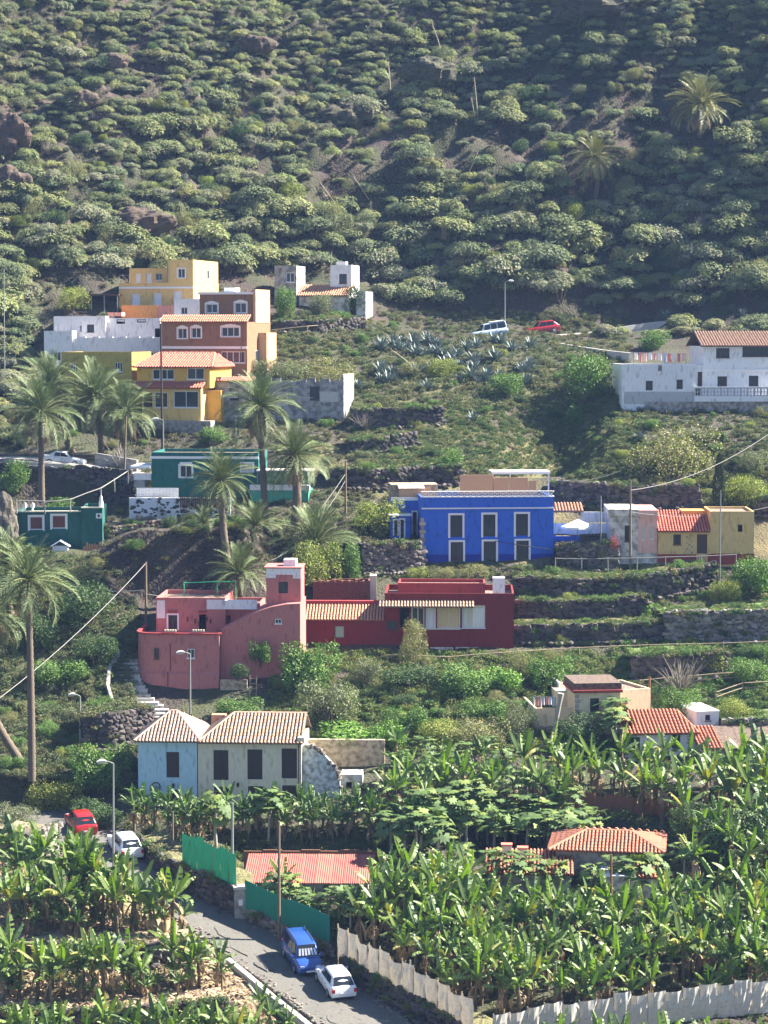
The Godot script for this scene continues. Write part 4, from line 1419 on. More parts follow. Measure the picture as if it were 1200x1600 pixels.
func make_walls() -> void:
	rng.seed = 21
	var dark := Color(0.07, 0.06, 0.055)
	var pale := Color(0.16, 0.145, 0.13)
	var grass := Color(0.16, 0.15, 0.07)
	# right-hand terraces below the blue house
	stone_wall("topmost dark terrace wall right of the red house", feet_at([[806, 938], [870, 940], [960, 940], [1040, 934], [1115, 916]]), 1.9, 5.2, 0.4, dark, grass)
	stone_wall("middle terrace wall right of the red house", feet_at([[806, 972], [870, 974], [950, 972], [1012, 966]]), 1.8, 4.4, 0.4, dark, grass)
	stone_wall("lowest terrace wall right of the red house", feet_at([[800, 1004], [870, 1004], [960, 1003], [1045, 998]]), 1.4, 3.6, 0.42, dark, grass)
	stone_wall("pale grey cobbled terrace wall at the right edge", feet_at([[1040, 1006], [1110, 1004], [1180, 1002], [1290, 998]]), 2.4, 5.5, 0.4, pale, Color(0.12, 0.18, 0.05))
	stone_wall("low wall behind the bare tree, lower right terraces", feet_at([[985, 1062], [1060, 1060], [1130, 1056]]), 1.9, 4.0, 0.4, dark, Color(0.12, 0.17, 0.05))
	stone_wall("wall beside the white box house at the right edge", feet_at([[1128, 1160], [1180, 1158], [1280, 1152]]), 1.5, 4.0, 0.42, pale, Color(0.12, 0.17, 0.05))
	# below the blue house and its neighbours
	stone_wall("stone retaining wall left of the blue house front", feet_at([[566, 896], [610, 896], [658, 894]]), 2.6, 4.5, 0.36, Color(0.11, 0.10, 0.09), Color(0.1, 0.09, 0.06))
	stone_wall("rough stone wall under the parasol terrace", [at(868, 890, 210.5), at(905, 891, 210.3), at(962, 890, 210)], 2.3, 3.5, 0.36, Color(0.10, 0.09, 0.08), Color(0.12, 0.1, 0.08))
	# slope above the blue house
	stone_wall("terrace wall across the dry slope beside the grey ruin", feet_at([[548, 668], [620, 668], [690, 664]]), 1.7, 4.0, 0.45, dark, Color(0.22, 0.19, 0.09))
	stone_wall("broken wall in the middle of the dry slope", feet_at([[540, 708], [600, 706], [650, 698]]), 1.1, 3.0, 0.45, dark, Color(0.22, 0.19, 0.09))
	stone_wall("long terrace wall behind the wicker roof terrace", feet_at([[515, 762], [580, 764], [650, 762], [720, 756]]), 1.7, 4.0, 0.42, dark, Color(0.13, 0.17, 0.05))
	stone_wall("terrace wall behind poles above the pink old house", feet_at([[862, 790], [940, 792], [1010, 796], [1090, 792]]), 2.0, 4.5, 0.42, dark, Color(0.15, 0.16, 0.06))
	stone_wall("terrace wall at the right edge under the cypress", feet_at([[1180, 806], [1240, 806], [1300, 804]]), 1.6, 4.0, 0.42, dark, Color(0.13, 0.17, 0.05))
	stone_wall("upper slope wall between tiled house and agave thicket", feet_at([[430, 520], [500, 519], [570, 514]]), 1.2, 4.0, 0.42, dark, Color(0.14, 0.15, 0.06))
	# the tall wall that carries the palm lane
	stone_wall("tall dark retaining wall under the silver car", [at(-40, 782, 231.9), at(60, 790, 231.4), at(120, 793, 230.6), at(205, 800, 227.6)], 3.9, 0.0, 0.42, Color(0.06, 0.055, 0.055), grass)
	stone_wall("pebbly wall with dead fence below the white spotted wall", [at(150, 862, 206.5), at(205, 860, 207), at(250, 850, 208)], 2.2, 3.0, 0.3, Color(0.16, 0.13, 0.10), Color(0.12, 0.1, 0.07))
	# banana terraces in the foreground
	stone_wall("dark stone wall between the two banana terraces", feet_at([[-60, 1506], [80, 1506], [160, 1507], [240, 1507], [318, 1499]]), 1.15, 2.6, 0.4, dark, Color(0.33, 0.26, 0.18))
	stone_wall("lower banana terrace wall at the bottom edge", feet_at([[-60, 1606], [90, 1606], [230, 1602], [352, 1590]]), 1.0, 2.4, 0.4, dark, Color(0.33, 0.25, 0.18))
	stone_wall("grey boulder wall at the left edge by the lane bend", feet_at([[-50, 1352], [10, 1350], [60, 1344], [92, 1330]]), 1.8, 3.0, 0.4, pale, Color(0.2, 0.17, 0.11))
	stone_wall("dark retaining wall under the curved steps", feet_at([[128, 1172], [175, 1170], [238, 1158]]), 2.6, 4.0, 0.4, dark, Color(0.08, 0.1, 0.04))
	# walls along the lane
	stone_wall("dark lane wall under the white cloth fence", feet_at([[536, 1528], [575, 1552], [620, 1577], [671, 1604], [740, 1645]]), 1.25, 2.0, 0.36, dark, grass)
	stone_wall("stone base under the dark green fence panels", feet_at([[384, 1441], [440, 1466], [516, 1498]]), 0.7, 0.0, 0.3, Color(0.14, 0.12, 0.1), grass)
	stone_wall("dark wall of the green netted corner by the lane", feet_at([[262, 1384], [312, 1408], [368, 1434]]), 1.9, 3.0, 0.36, dark, grass)
	stone_wall("wall along the lane across from the white car", feet_at([[216, 1338], [240, 1356], [262, 1376]]), 1.3, 2.0, 0.36, dark, grass)
	low_wall("narrow concrete channel wall at the left edge of the lane", feet_at([[356, 1506], [388, 1532], [428, 1566], [474, 1602], [530, 1650]]), 0.35, 0.35, M.concrete_pale)
func rock(label: String, px: float, py: float, w: float, h: float, tone: Color, sd: int) -> void: # an outcrop: noise-shaped boulder face set into the slope
	var p := ground(px, py)
	var s := -p.z / FOCAL
	var o := thing("rock_outcrop", label, "rock", p, 0.0, "rock outcrops on the hillside")
	var fn := FastNoiseLite.new()
	fn.seed = sd
	fn.frequency = 0.35
	fn.fractal_octaves = 5
	var mb := Mb.new()
	var n := 22
	var pts := []
	for j in n + 1:
		var row := []
		for i in n + 1:
			var a := PI * i / n
			var b := PI * j / n
			var d := Vector3(-cos(a) * sin(b), cos(b), sin(a) * sin(b))
			var q := Vector3(d.x * w * s / 2, d.y * h * s / 2, d.z * w * s * 0.3)
			var k := 1.0 + fn.get_noise_3dv(p + q) * 0.55
			row.append(q * k + Vector3(0, h * s * 0.4, 0))
		pts.append(row)
	for j in n:
		for i in n:
			var t := 1.0 + fn.get_noise_3dv(p + pts[j][i] * 3.0) * 0.8
			mb.col = tone * t
			mb.quad(pts[j + 1][i], pts[j][i], pts[j][i + 1], pts[j + 1][i + 1])
	part(mb, "rock_face", M.land_rock, o)
func make_rocks() -> void:
	rock("reddish rock face at the left edge of the hillside", 18, 250, 66, 74, Color(0.11, 0.075, 0.06), 1)
	rock("brown rock above the left gully", 132, 172, 46, 34, Color(0.11, 0.08, 0.065), 2)
	rock("brown rock on the left spur", 180, 112, 44, 30, Color(0.11, 0.08, 0.065), 3)
	rock("dark green-brown mound below the top middle", 544, 205, 88, 48, Color(0.065, 0.06, 0.035), 4)
	rock("dark mound at the top edge", 918, 36, 110, 56, Color(0.06, 0.06, 0.04), 5)
	rock("brown cliff above the yellow house", 225, 368, 92, 44, Color(0.09, 0.066, 0.052), 6)
	rock("dark olive mound left of the thin stalks", 664, 132, 80, 44, Color(0.065, 0.065, 0.04), 7)
	rock("grey boulder at the left edge by the lower teal house", 8, 858, 50, 90, Color(0.16, 0.14, 0.12), 10)
	rock("brown boulder in the left gully", 20, 300, 60, 40, Color(0.1, 0.072, 0.058), 12)
	rock("dark cave-like rock on the left spur edge", 400, 82, 56, 26, Color(0.08, 0.06, 0.045), 13)

# ---------------------------------------------------------------- upper village
func hip_roof(parent: Node, l: float, r: float, zf: float, zb: float, y: float, rise: float, il: float, ir: float, pitch: float, m: Material) -> void:
	var zm := (zf + zb) / 2
	var a := Vector3(l, y, zf); var b := Vector3(r, y, zf); var c := Vector3(r, y, zb); var d := Vector3(l, y, zb)
	var p := Vector3(l + il, y + rise, zm); var q := Vector3(r - ir, y + rise, zm)
	tile_roof(parent, a, b, q, p, pitch, m)
	tile_roof(parent, c, d, p, q, pitch * 2, m)
	if ir > 0.1: tile_roof(parent, b, c, q, q, pitch, m)
	if il > 0.1: tile_roof(parent, d, a, p, p, pitch, m)
	ridge_cap(parent, p, q, 0.13, m)
	if ir > 0.1: ridge_cap(parent, b + Vector3(0, 0.04, 0), q, 0.11, m)
	if il > 0.1: ridge_cap(parent, a + Vector3(0, 0.04, 0), p, 0.11, m)
func band(x0: float, y0: float, x1: float, y1: float, zf: float, out: float, m: Material, called := "band") -> void: # a moulding on a front face
	var a := hit(x0, (y0 + y1) / 2, 2, zf)
	var b := hit(x1, (y0 + y1) / 2, 2, zf)
	slab(a.x, hit((x0 + x1) / 2, y1, 2, zf).y, b.x, hit((x0 + x1) / 2, y0, 2, zf).y, zf + 0.002, zf + out, called, m)
func side_window(b: Dictionary, zc: float, yc: float, w: float, h: float, m: Material) -> void: # on the right-hand face
	var mb := Mb.new()
	var x: float = b.r
	mb.box(Vector3(x + 0.002, yc - h / 2 - 0.06, zc - w / 2 - 0.06), Vector3(x + 0.05, yc + h / 2 + 0.06, zc - w / 2)); mb.box(Vector3(x + 0.002, yc - h / 2 - 0.06, zc + w / 2), Vector3(x + 0.05, yc + h / 2 + 0.06, zc + w / 2 + 0.06))
	mb.box(Vector3(x + 0.002, yc + h / 2, zc - w / 2), Vector3(x + 0.05, yc + h / 2 + 0.06, zc + w / 2)); mb.box(Vector3(x + 0.002, yc - h / 2 - 0.06, zc - w / 2), Vector3(x + 0.05, yc - h / 2, zc + w / 2))
	var f := part(mb, "window", M.white_frame, cur)
	var g := Mb.new()
	g.box(Vector3(x - 0.03, yc - h / 2, zc - w / 2), Vector3(x + 0.015, yc + h / 2, zc + w / 2))
	part(g, "pane", m, f)
func pipe(x0: float, y0: float, x1: float, y1: float, zf: float, m: Material, called := "downpipe") -> void:
	var mb := Mb.new()
	mb.tube([hit(x0, y0, 2, zf + 0.06), hit(x1, y1, 2, zf + 0.06)], [0.05, 0.05], 6)
	part(mb, called, m, cur)
func make_upper_village() -> void:
	rng.seed = 31
	# yellow house at the top
	house("yellow_house", "yellow stepped house highest of the left cluster under the shrub slope", 186, 484, 272, -14)
	var b := vol(186, 442, 302, 478, 0, 9.5, M.yellow, {"down": 2.0, "parapet": 0.9, "holes": [[206, 459, 219, 476, "white_door"], [240, 458, 252, 476, "white_door"], [271, 455, 284, 468, "white_door"]]})
	vol(202, 419, 261, 442, -2.6, 6.9, M.yellow, {"down": 0.5, "holes": [[211, 427, 220, 441, "white_door"], [228, 427, 237, 441, "white_door"], [243, 427, 253, 438, "white"]]})
	b = block(hit(261, 425, 2, 0.0).x, b.top + 0.002, b.r - 0.003, hit(280, 406, 2, 0.0).y, -0.003, 9.4, M.yellow, {"parapet": 0.35, "holes": [[278, 420, 289, 434, "white", "plain"]]})
	side_window(b, -5.5, b.top - 1.6, 0.7, 1.0, M.glass)
	band(186, 448, 302, 451, 0, 0.08, M.trim_white)
	pipe(262, 408, 262, 441, 0, M.steel)
	# railing on the left terrace
	var rl := Mb.new()
	var p0 := hit(186, 430, 2, -0.2); var p1 := hit(202, 430, 2, -0.2)
	rl.bar(p0, p1, 0.04, 0.04); rl.bar(p0, Vector3(p0.x, p0.y - 0.9, p0.z), 0.04, 0.04, Vector3.RIGHT); rl.bar(p1, Vector3(p1.x, p1.y - 0.9, p1.z), 0.04, 0.04, Vector3.RIGHT)
	part(rl, "railing", M.steel, cur)
	# dark carport left of the yellow house
	house("carport", "dark flat roofed carport left of the yellow house", 128, 483, 271, -6, "shelter")
	var q0 := hit(120, 462, 2, 0.0); var q1 := hit(186, 456, 2, 0.0)
	slab(q0.x, q0.y, q1.x, q0.y + 0.2, -4.0, 0.3, "roof", M.brown_wood)
	for k in 4:
		var x := lerpf(q0.x + 0.2, q1.x - 0.2, k / 3.0)
		slab(x - 0.06, -2.0, x + 0.06, q0.y, 0.0, 0.12, "post", M.steel)
	slab(q0.x, -2.0, q1.x, q0.y - 0.8, -3.9, -3.7, "wall", M.concrete)
	# white house of many blocks with orange and pink roof walls
	house("white_house", "white flat roofed house of stepped blocks left of the brown house", 69, 575, 262, -5)
	b = vol(69, 517, 113, 575, 0, 9, M.white, {"down": 2.0, "parapet": 0.6, "holes": [[83, 550, 95, 564, "white"]]})
	vol(113, 528, 250, 575, -0.2, 8, M.white, {"down": 2.0, "parapet": 0.7, "holes": [[224, 550, 240, 563, "white"]]})
	for k in 6: slab(hit(124 + k * 21, 526, 2, -0.2).x, hit(120, 528, 2, -0.2).y + 0.002, hit(134 + k * 21, 526, 2, -0.2).x, hit(120, 526, 2, -0.2).y, -0.5, -0.25, "battlement", M.white)
	vol(84, 494, 165, 520, -3.0, 7, M.white, {"down": 1.5, "parapet": 0.3, "holes": [[136, 507, 147, 519, "brown"], [124, 508, 128, 519, "white"]]})
	vol(165, 497, 250, 527, -3.6, 6, M.white, {"down": 1.5, "parapet": 0.4, "holes": [[182, 499, 195, 506, "dark"], [214, 499, 228, 504, "dark"], [242, 513, 250, 527, "dark"]]})
	vol(190, 477, 246, 497, -7.5, 3.0, M.orange, {"down": 2.0, "parapet": 0.5})
	vol(246, 477, 272, 496, -7.6, 3.0, M.salmon, {"down": 2.0, "parapet": 0.5})
	vol(272, 467, 312, 496, -7.0, 4.0, M.white, {"down": 2.0, "parapet": 0.3, "holes": [[283, 480, 293, 491, "white"]]})
	slab(hit(168, 488, 2, -5.0).x, hit(170, 494, 2, -5.0).y, hit(190, 488, 2, -5.0).x, hit(170, 488, 2, -5.0).y, -7.0, -5.0, "roof_wall", M.salmon)
	# brown house
	house("brown_house", "brown two level house with white arched windows and tile strip", 252, 575, 257, -15)
	b = vol(252, 503, 386, 575, 0, 8.5, M.brown, {"down": 3.0, "holes": [[278, 513, 292, 529, "white", "arch"], [299, 512, 314, 528, "white", "arch"], [346, 511, 374, 526, "white3", "arch"], [345, 549, 383, 567, "white4"], [320, 549, 338, 560, "dark"]]})
	side_window(b, -3.2, b.top - 3.8, 0.8, 1.1, M.glass)
	band(252, 541, 386, 545, 0, 0.06, M.trim_white)
	var e0 := Vector3(b.l - 0.15, b.top + 0.02, 0.35); var e1 := Vector3(b.r + 0.2, b.top + 0.02, 0.35)
	tile_roof(cur, e0, e1, e1 + Vector3(0, 0.75, -1.3), e0 + Vector3(0, 0.75, -1.3), 0.26, M.tile_clay)
	var t := vol(312, 460, 397, 503, -3.4, 5.0, M.brown, {"holes": [[322, 475, 340, 489, "white", "arch"], [367, 473, 385, 489, "white", "arch"]]})
	slab(t.l - 0.15, t.top + 0.002, t.r + 0.15, t.top + 0.28, t.zb, t.zf + 0.15, "cornice", M.trim_white)
	block(b.r - 0.25, t.top - 3.2, b.r + 0.05, t.top + 0.55, -3.0, 5.2, M.brown_sunlit, {"name": "gable_wall"})  # lighter copy of the brown paint: sunlight on this side put into the colour
	block(b.r + 0.001, b.bot, b.r + 1.0, b.top - 1.2, -4.0, 3.6, M.brown_sunlit, {"name": "side_annex", "parapet": 0.3})  # same paint, its sunlit tone painted on
	slab(hit(348, 459, 2, -5.0).x, t.top + 0.281, hit(366, 459, 2, -5.0).x, t.top + 0.8, -7.0, -5.5, "water_tank", M.white)
	pipe(377, 500, 377, 566, 0, M.steel)
	# olive yellow box
	house("olive_house", "dull yellow box house with two white windows behind palms", 96, 604, 250, -13)
	vol(96, 550, 206, 604, 0, 6.5, M.olive, {"down": 3.0, "parapet": 0.25, "holes": [[110, 568, 121, 582, "white3"], [179, 566, 191, 581, "white3"]]})
	# orange yellow house with red roof
	house("orange_yellow_house", "orange and yellow house with red tiled roof and porch", 214, 655, 246, -14)
	b = vol(214, 574, 328, 606, -1.0, 7.5, M.yellow_deep, {"holes": [[238, 577, 272, 593, "white3"], [292, 575, 319, 593, "white"]]})
	hip_roof(cur, b.l - 0.35, b.r + 0.35, b.zf + 0.4, b.zb - 0.4, b.top + 0.03, 1.5, 1.6, 1.0, 0.3, M.tile_red)
	var c := vol(222, 606, 314, 655, 0, 8.5, M.yellow, {"down": 1.0, "holes": [[241, 613, 262, 637, "white"], [271, 611, 310, 637, "white"], [224, 614, 238, 636, "dark"]]})
	e0 = Vector3(b.l - 0.2, c.top + 0.01, 0.5); e1 = Vector3(c.r + 0.3, c.top + 0.01, 0.5)
	tile_roof(cur, e0, e1, e1 + Vector3(0, 0.6, -1.45), e0 + Vector3(0, 0.6, -1.45), 0.3, M.tile_red)
	block(c.r + 0.002, c.bot, c.r + 1.6, c.top - 0.3, -2.0, 6.0, M.yellow_deep, {"name": "side_wing"})
	slab(c.l - 0.5, -2.8, c.r + 1.2, -0.1, -5, 0.4, "foundation", M.concrete)
	# grey roofless block house
	house("grey_ruin", "grey unplastered block building with empty windows beside a palm", 336, 658, 247, -9)
	b = vol(336, 597, 537, 656, 0, 6.5, M.block, {"down": 2.5, "parapet": 1.2, "holes": [[359, 605, 373, 626, "dark"], [392, 604, 405, 620, "dark"], [484, 604, 499, 625, "brown"], [441, 603, 457, 613, "dark"]]})
	for k in 11: # uneven block rim
		var x0: float = lerpf(b.l, b.r, k / 11.0)
		slab(x0 + 0.03, b.top + 0.001, x0 + rng.randf_range(0.6, 1.15), b.top + rng.randf_range(0.12, 0.6), -0.2, -0.01, "block", M.block)
	block(b.r - 0.3, b.top, b.r + 0.003, b.top + 0.85, 0.003, 6.4, M.tan_wall, {"name": "side_wall"})
	for k in 5: band(336 + k * 41, 612 + (k % 2) * 9, 372 + k * 39, 622 + (k % 3) * 6, 0, 0.012, M.concrete_pale, "mortar_patch")
	band(484, 626, 499, 637, 0, 0.03, M.concrete, "infill")
	tile_roof(cur, Vector3(b.l + 0.2, b.top + 0.1, 0.2), Vector3(b.l + 4.2, b.top + 0.1, 0.2), Vector3(b.l + 4.2, b.top + 0.5, -1.4), Vector3(b.l + 0.2, b.top + 0.5, -1.4), 0.28, M.tile_red)
	# old house with grey tower and white tower
	house("tiled_cottage", "old white cottage with tile roof between grey and white towers", 430, 488, 281, -12)
	b = vol(467, 462, 545, 490, 0, 6, M.old_white, {"down": 3})
	tile_roof(cur, Vector3(b.l - 0.2, b.top, 0.25), Vector3(b.r, b.top, 0.25), Vector3(b.r, b.top + 1.35, -3), Vector3(b.l - 0.2, b.top + 1.35, -3), 0.3, M.tile_clay)
	tile_roof(cur, Vector3(b.r, b.top, -6.2), Vector3(b.l - 0.2, b.top, -6.2), Vector3(b.l - 0.2, b.top + 1.35, -3), Vector3(b.r, b.top + 1.35, -3), 0.3, M.tile_clay)
	vol(429, 415, 463, 488, 0.4, 4.6, M.block, {"down": 3, "parapet": 0.2, "name": "tower", "holes": [[447, 426, 460, 441, "white"]]})
	t = vol(516, 414, 549, 470, -2.2, 4.4, M.white, {"parapet": 0.2, "name": "tower", "holes": [[530, 428, 542, 443, "brown", "plain"]]})
	slab(t.l + 0.5, t.top - 0.15, t.l + 1.7, t.top + 0.45, -4.5, -3.4, "water_tank", M.white)
	pipe(518, 393, 518, 416, -2.2, M.steel, "antenna_mast")
	block(b.r + 0.8, b.bot, b.r + 2.0, b.top + 0.5, -0.6, 4.0, M.old_white, {"name": "side_wall", "parapet": 0.2})
	# white house at the right edge
	house("white_house", "white house with clay tile roof and balcony at the right edge", 972, 632, 248, 2)
	b = vol(972, 569, 1087, 632, 0, 8, M.white, {"down": 1.5, "parapet": 0.8, "holes": [[1009, 595, 1020, 610, "black"], [1057, 593, 1067, 608, "black"]]})
	band(975, 612, 1086, 631, 0, 0.02, M.grey_pale, "grey_dado")
	band(1028, 570, 1034, 580, 0, 0.03, M.concrete, "patch")
	var u := vol(1098, 541, 1262, 606, -1.5, 9, M.white, {"down": 2.0, "holes": [[1119, 544, 1140, 559, "brown"], [1160, 542, 1212, 557, "brown"], [1121, 588, 1136, 604, "brown"], [1170, 587, 1185, 604, "brown"], [1222, 586, 1236, 604, "brown"]]})
	band(1098, 577, 1262, 580, -1.5, 0.08, M.trim_white)
	vol(1086, 570, 1098, 606, -1.7, 5, M.white, {"holes": [[1090, 581, 1097, 604, "brown_door"]], "name": "entry_wall"})
	tile_roof(cur, Vector3(u.l - 0.3, u.top + 0.02, -1.1), Vector3(u.r + 0.3, u.top + 0.02, -1.1), Vector3(u.r + 0.3, u.top + 1.6, -6), Vector3(u.l - 0.3, u.top + 1.6, -6), 0.3, M.tile_pale)
	tile_roof(cur, Vector3(u.r + 0.3, u.top + 0.02, -11), Vector3(u.l - 0.3, u.top + 0.02, -11), Vector3(u.l - 0.3, u.top + 1.6, -6), Vector3(u.r + 0.3, u.top + 1.6, -6), 0.6, M.tile_pale)
	# balcony with pierced blocks
	p0 = hit(1085, 624, 2, 0.3); p1 = hit(1262, 604, 2, 0.3)
	slab(p0.x, p0.y - 0.25, p1.x, p0.y, -1.7, 0.3, "balcony_floor", M.white)
	slab(p0.x, p0.y + 0.001, p1.x, p0.y + 0.35, 0.14, 0.28, "balcony_wall", M.white)
	slab(p0.x, p1.y - 0.12, p1.x, p1.y, 0.12, 0.3, "handrail", M.white)
	var n := 17
	for k in n:
		var x0 := lerpf(p0.x, p1.x, float(k) / n)
		var x1 := lerpf(p0.x, p1.x, float(k + 1) / n)
		var yb := p0.y + 0.351
		var yt := p1.y - 0.121
		var m := Mb.new()
		m.box(Vector3(x0 + 0.01, yb, 0.16), Vector3(x0 + 0.1, yt, 0.26)); m.box(Vector3(x1 - 0.1, yb, 0.16), Vector3(x1 - 0.01, yt, 0.26))
		m.box(Vector3(x0 + 0.1, yb, 0.16), Vector3(x1 - 0.1, yb + 0.09, 0.26)); m.box(Vector3(x0 + 0.1, yt - 0.09, 0.16), Vector3(x1 - 0.1, yt, 0.26))
		m.box(Vector3((x0 + x1) / 2 - 0.05, yb + 0.09, 0.18), Vector3((x0 + x1) / 2 + 0.05, yt - 0.09, 0.24)); m.box(Vector3(x0 + 0.1, (yb + yt) / 2 - 0.04, 0.18), Vector3(x1 - 0.1, (yb + yt) / 2 + 0.04, 0.24))
		part(m, "pierced_block", M.grey_pale, cur)  # blocks painted greyer in place of the shade in their holes
	slab(p0.x - 5.4, p0.y - 3.4, p1.x, p0.y - 0.26, -5, 0.1, "foundation", M.concrete)
	# washing on its flat roof
	var wash := [Color(0.75, 0.72, 0.72), Color(0.6, 0.2, 0.2), Color(0.75, 0.5, 0.5), Color(0.7, 0.7, 0.72), Color(0.65, 0.3, 0.28), Color(0.75, 0.73, 0.7), Color(0.45, 0.5, 0.6), Color(0.7, 0.25, 0.2)]
	hang_wash(cur.transform * hit(990, 551, 2, -4.0), cur.transform * hit(1072, 553, 2, -4.0), 11, wash, "on the right white house", 1.05)
func hang_wash(a: Vector3, b: Vector3, n: int, cols: Array, place: String, drop: float) -> void:
	var words := {0: "pale", 1: "dark red", 2: "pink", 3: "white", 4: "brick red", 5: "cream", 6: "blue grey", 7: "red"}
	var ln := thing("washing_line", "washing line strung %s" % place, "washing line", a, 0.0)
	var mb := Mb.new()
	mb.tube([Vector3.ZERO, b - a], [0.02, 0.02], 4)
	mb.bar(Vector3.ZERO, Vector3(0, -1.7, 0), 0.05, 0.05, Vector3.RIGHT); mb.bar(b - a, b - a + Vector3(0, -1.7, 0), 0.05, 0.05, Vector3.RIGHT)
	part(mb, "line", M.steel, ln)
	for k in n:
		var t0 := (k + rng.randf_range(0.02, 0.2)) / n
		var t1 := (k + rng.randf_range(0.7, 0.98)) / n
		var p := a.lerp(b, t0)
		var q := a.lerp(b, t1)
		var m := Mb.new()
		var dr := drop * rng.randf_range(0.6, 1.0)
		for j in 4:
			var x0 := (q - p) * (j / 4.0); var x1 := (q - p) * ((j + 1) / 4.0)
			var z0 := Vector3(0, 0, 0.06 * (j % 2)); var z1 := Vector3(0, 0, 0.06 * ((j + 1) % 2))
			m.quad(x0 + Vector3(0, -dr, 0) + z0, x0, x1, x1 + Vector3(0, -dr, 0) + z1)
		var o := part(m, "hung_laundry", mat("wash%d" % (k % 8), cols[k % 8], 0.9))
		o.position = p - Vector3(0, 0.02, 0)
		meta(o, "%s laundry hung %s from the left %s" % [words[k % 8], ordinal(k + 1), place], "laundry", "laundry " + place)

# ---------------------------------------------------------------- middle of the village
func picket_fence(label: String, a: Vector3, b: Vector3, n: int, high: float, m: Material, rail := true, wob := 0.06) -> void:
	var o := thing("picket_fence", label, "fence", a, 0.0, "wooden fences")
	var ex := (b - a).normalized()
	var sd := ex.cross(Vector3.UP).normalized()
	for k in n:
		var p := (b - a) * ((k + 0.5) / n)
		var w := a.distance_to(b) / n * 0.72
		var h := high * (1 + jit(wob))
		var mb := Mb.new()
		mb.hexa([p - ex * w / 2 + sd * 0.02 - Vector3(0, 0.2, 0), p + ex * w / 2 + sd * 0.02 - Vector3(0, 0.2, 0), p + ex * w / 2 - sd * 0.02 - Vector3(0, 0.2, 0), p - ex * w / 2 - sd * 0.02 - Vector3(0, 0.2, 0),
			p - ex * w / 2 + sd * 0.02 + Vector3(0, h, 0), p + ex * w / 2 + sd * 0.02 + Vector3(0, h, 0), p + ex * w / 2 - sd * 0.02 + Vector3(0, h, 0), p - ex * w / 2 - sd * 0.02 + Vector3(0, h, 0)])
		part(mb, "slat", m, o)
	if rail:
		var r := Mb.new()
		r.bar(Vector3(0, high * 0.7, 0) - sd * 0.04, b - a + Vector3(0, high * 0.7, 0) - sd * 0.04, 0.05, 0.09)
		part(r, "rail", m, o)
func post_fence(label: String, pts: Array, high: float, m: Material, step := 2.2, rails := 1) -> void: # posts with thin rails
	var o := thing("rail_fence", label, "fence", pts[0], 0.0, "rustic rail fences")
	for k in pts.size() - 1:
		var a: Vector3 = pts[k] - pts[0]
		var b: Vector3 = pts[k + 1] - pts[0]
		var n := maxi(1, int(a.distance_to(b) / step))
		for j in n + (1 if k == pts.size() - 2 else 0):
			var p := a.lerp(b, float(j) / n)
			var mb := Mb.new()
			mb.tube([p - Vector3(0, 0.6, 0), p + Vector3(jit(0.05), high + 0.08, 0)], [0.06, 0.05], 6)
			part(mb, "post", m, o)
		for r in rails:
			var mb := Mb.new()
			var y := high * (1.0 - 0.45 * r)
			mb.tube([a + Vector3(0, y, 0.06), a.lerp(b, 0.5) + Vector3(0, y + jit(0.06), 0.06), b + Vector3(0, y, 0.06)], [0.045, 0.04, 0.045], 6)
			part(mb, "rail", m, o)
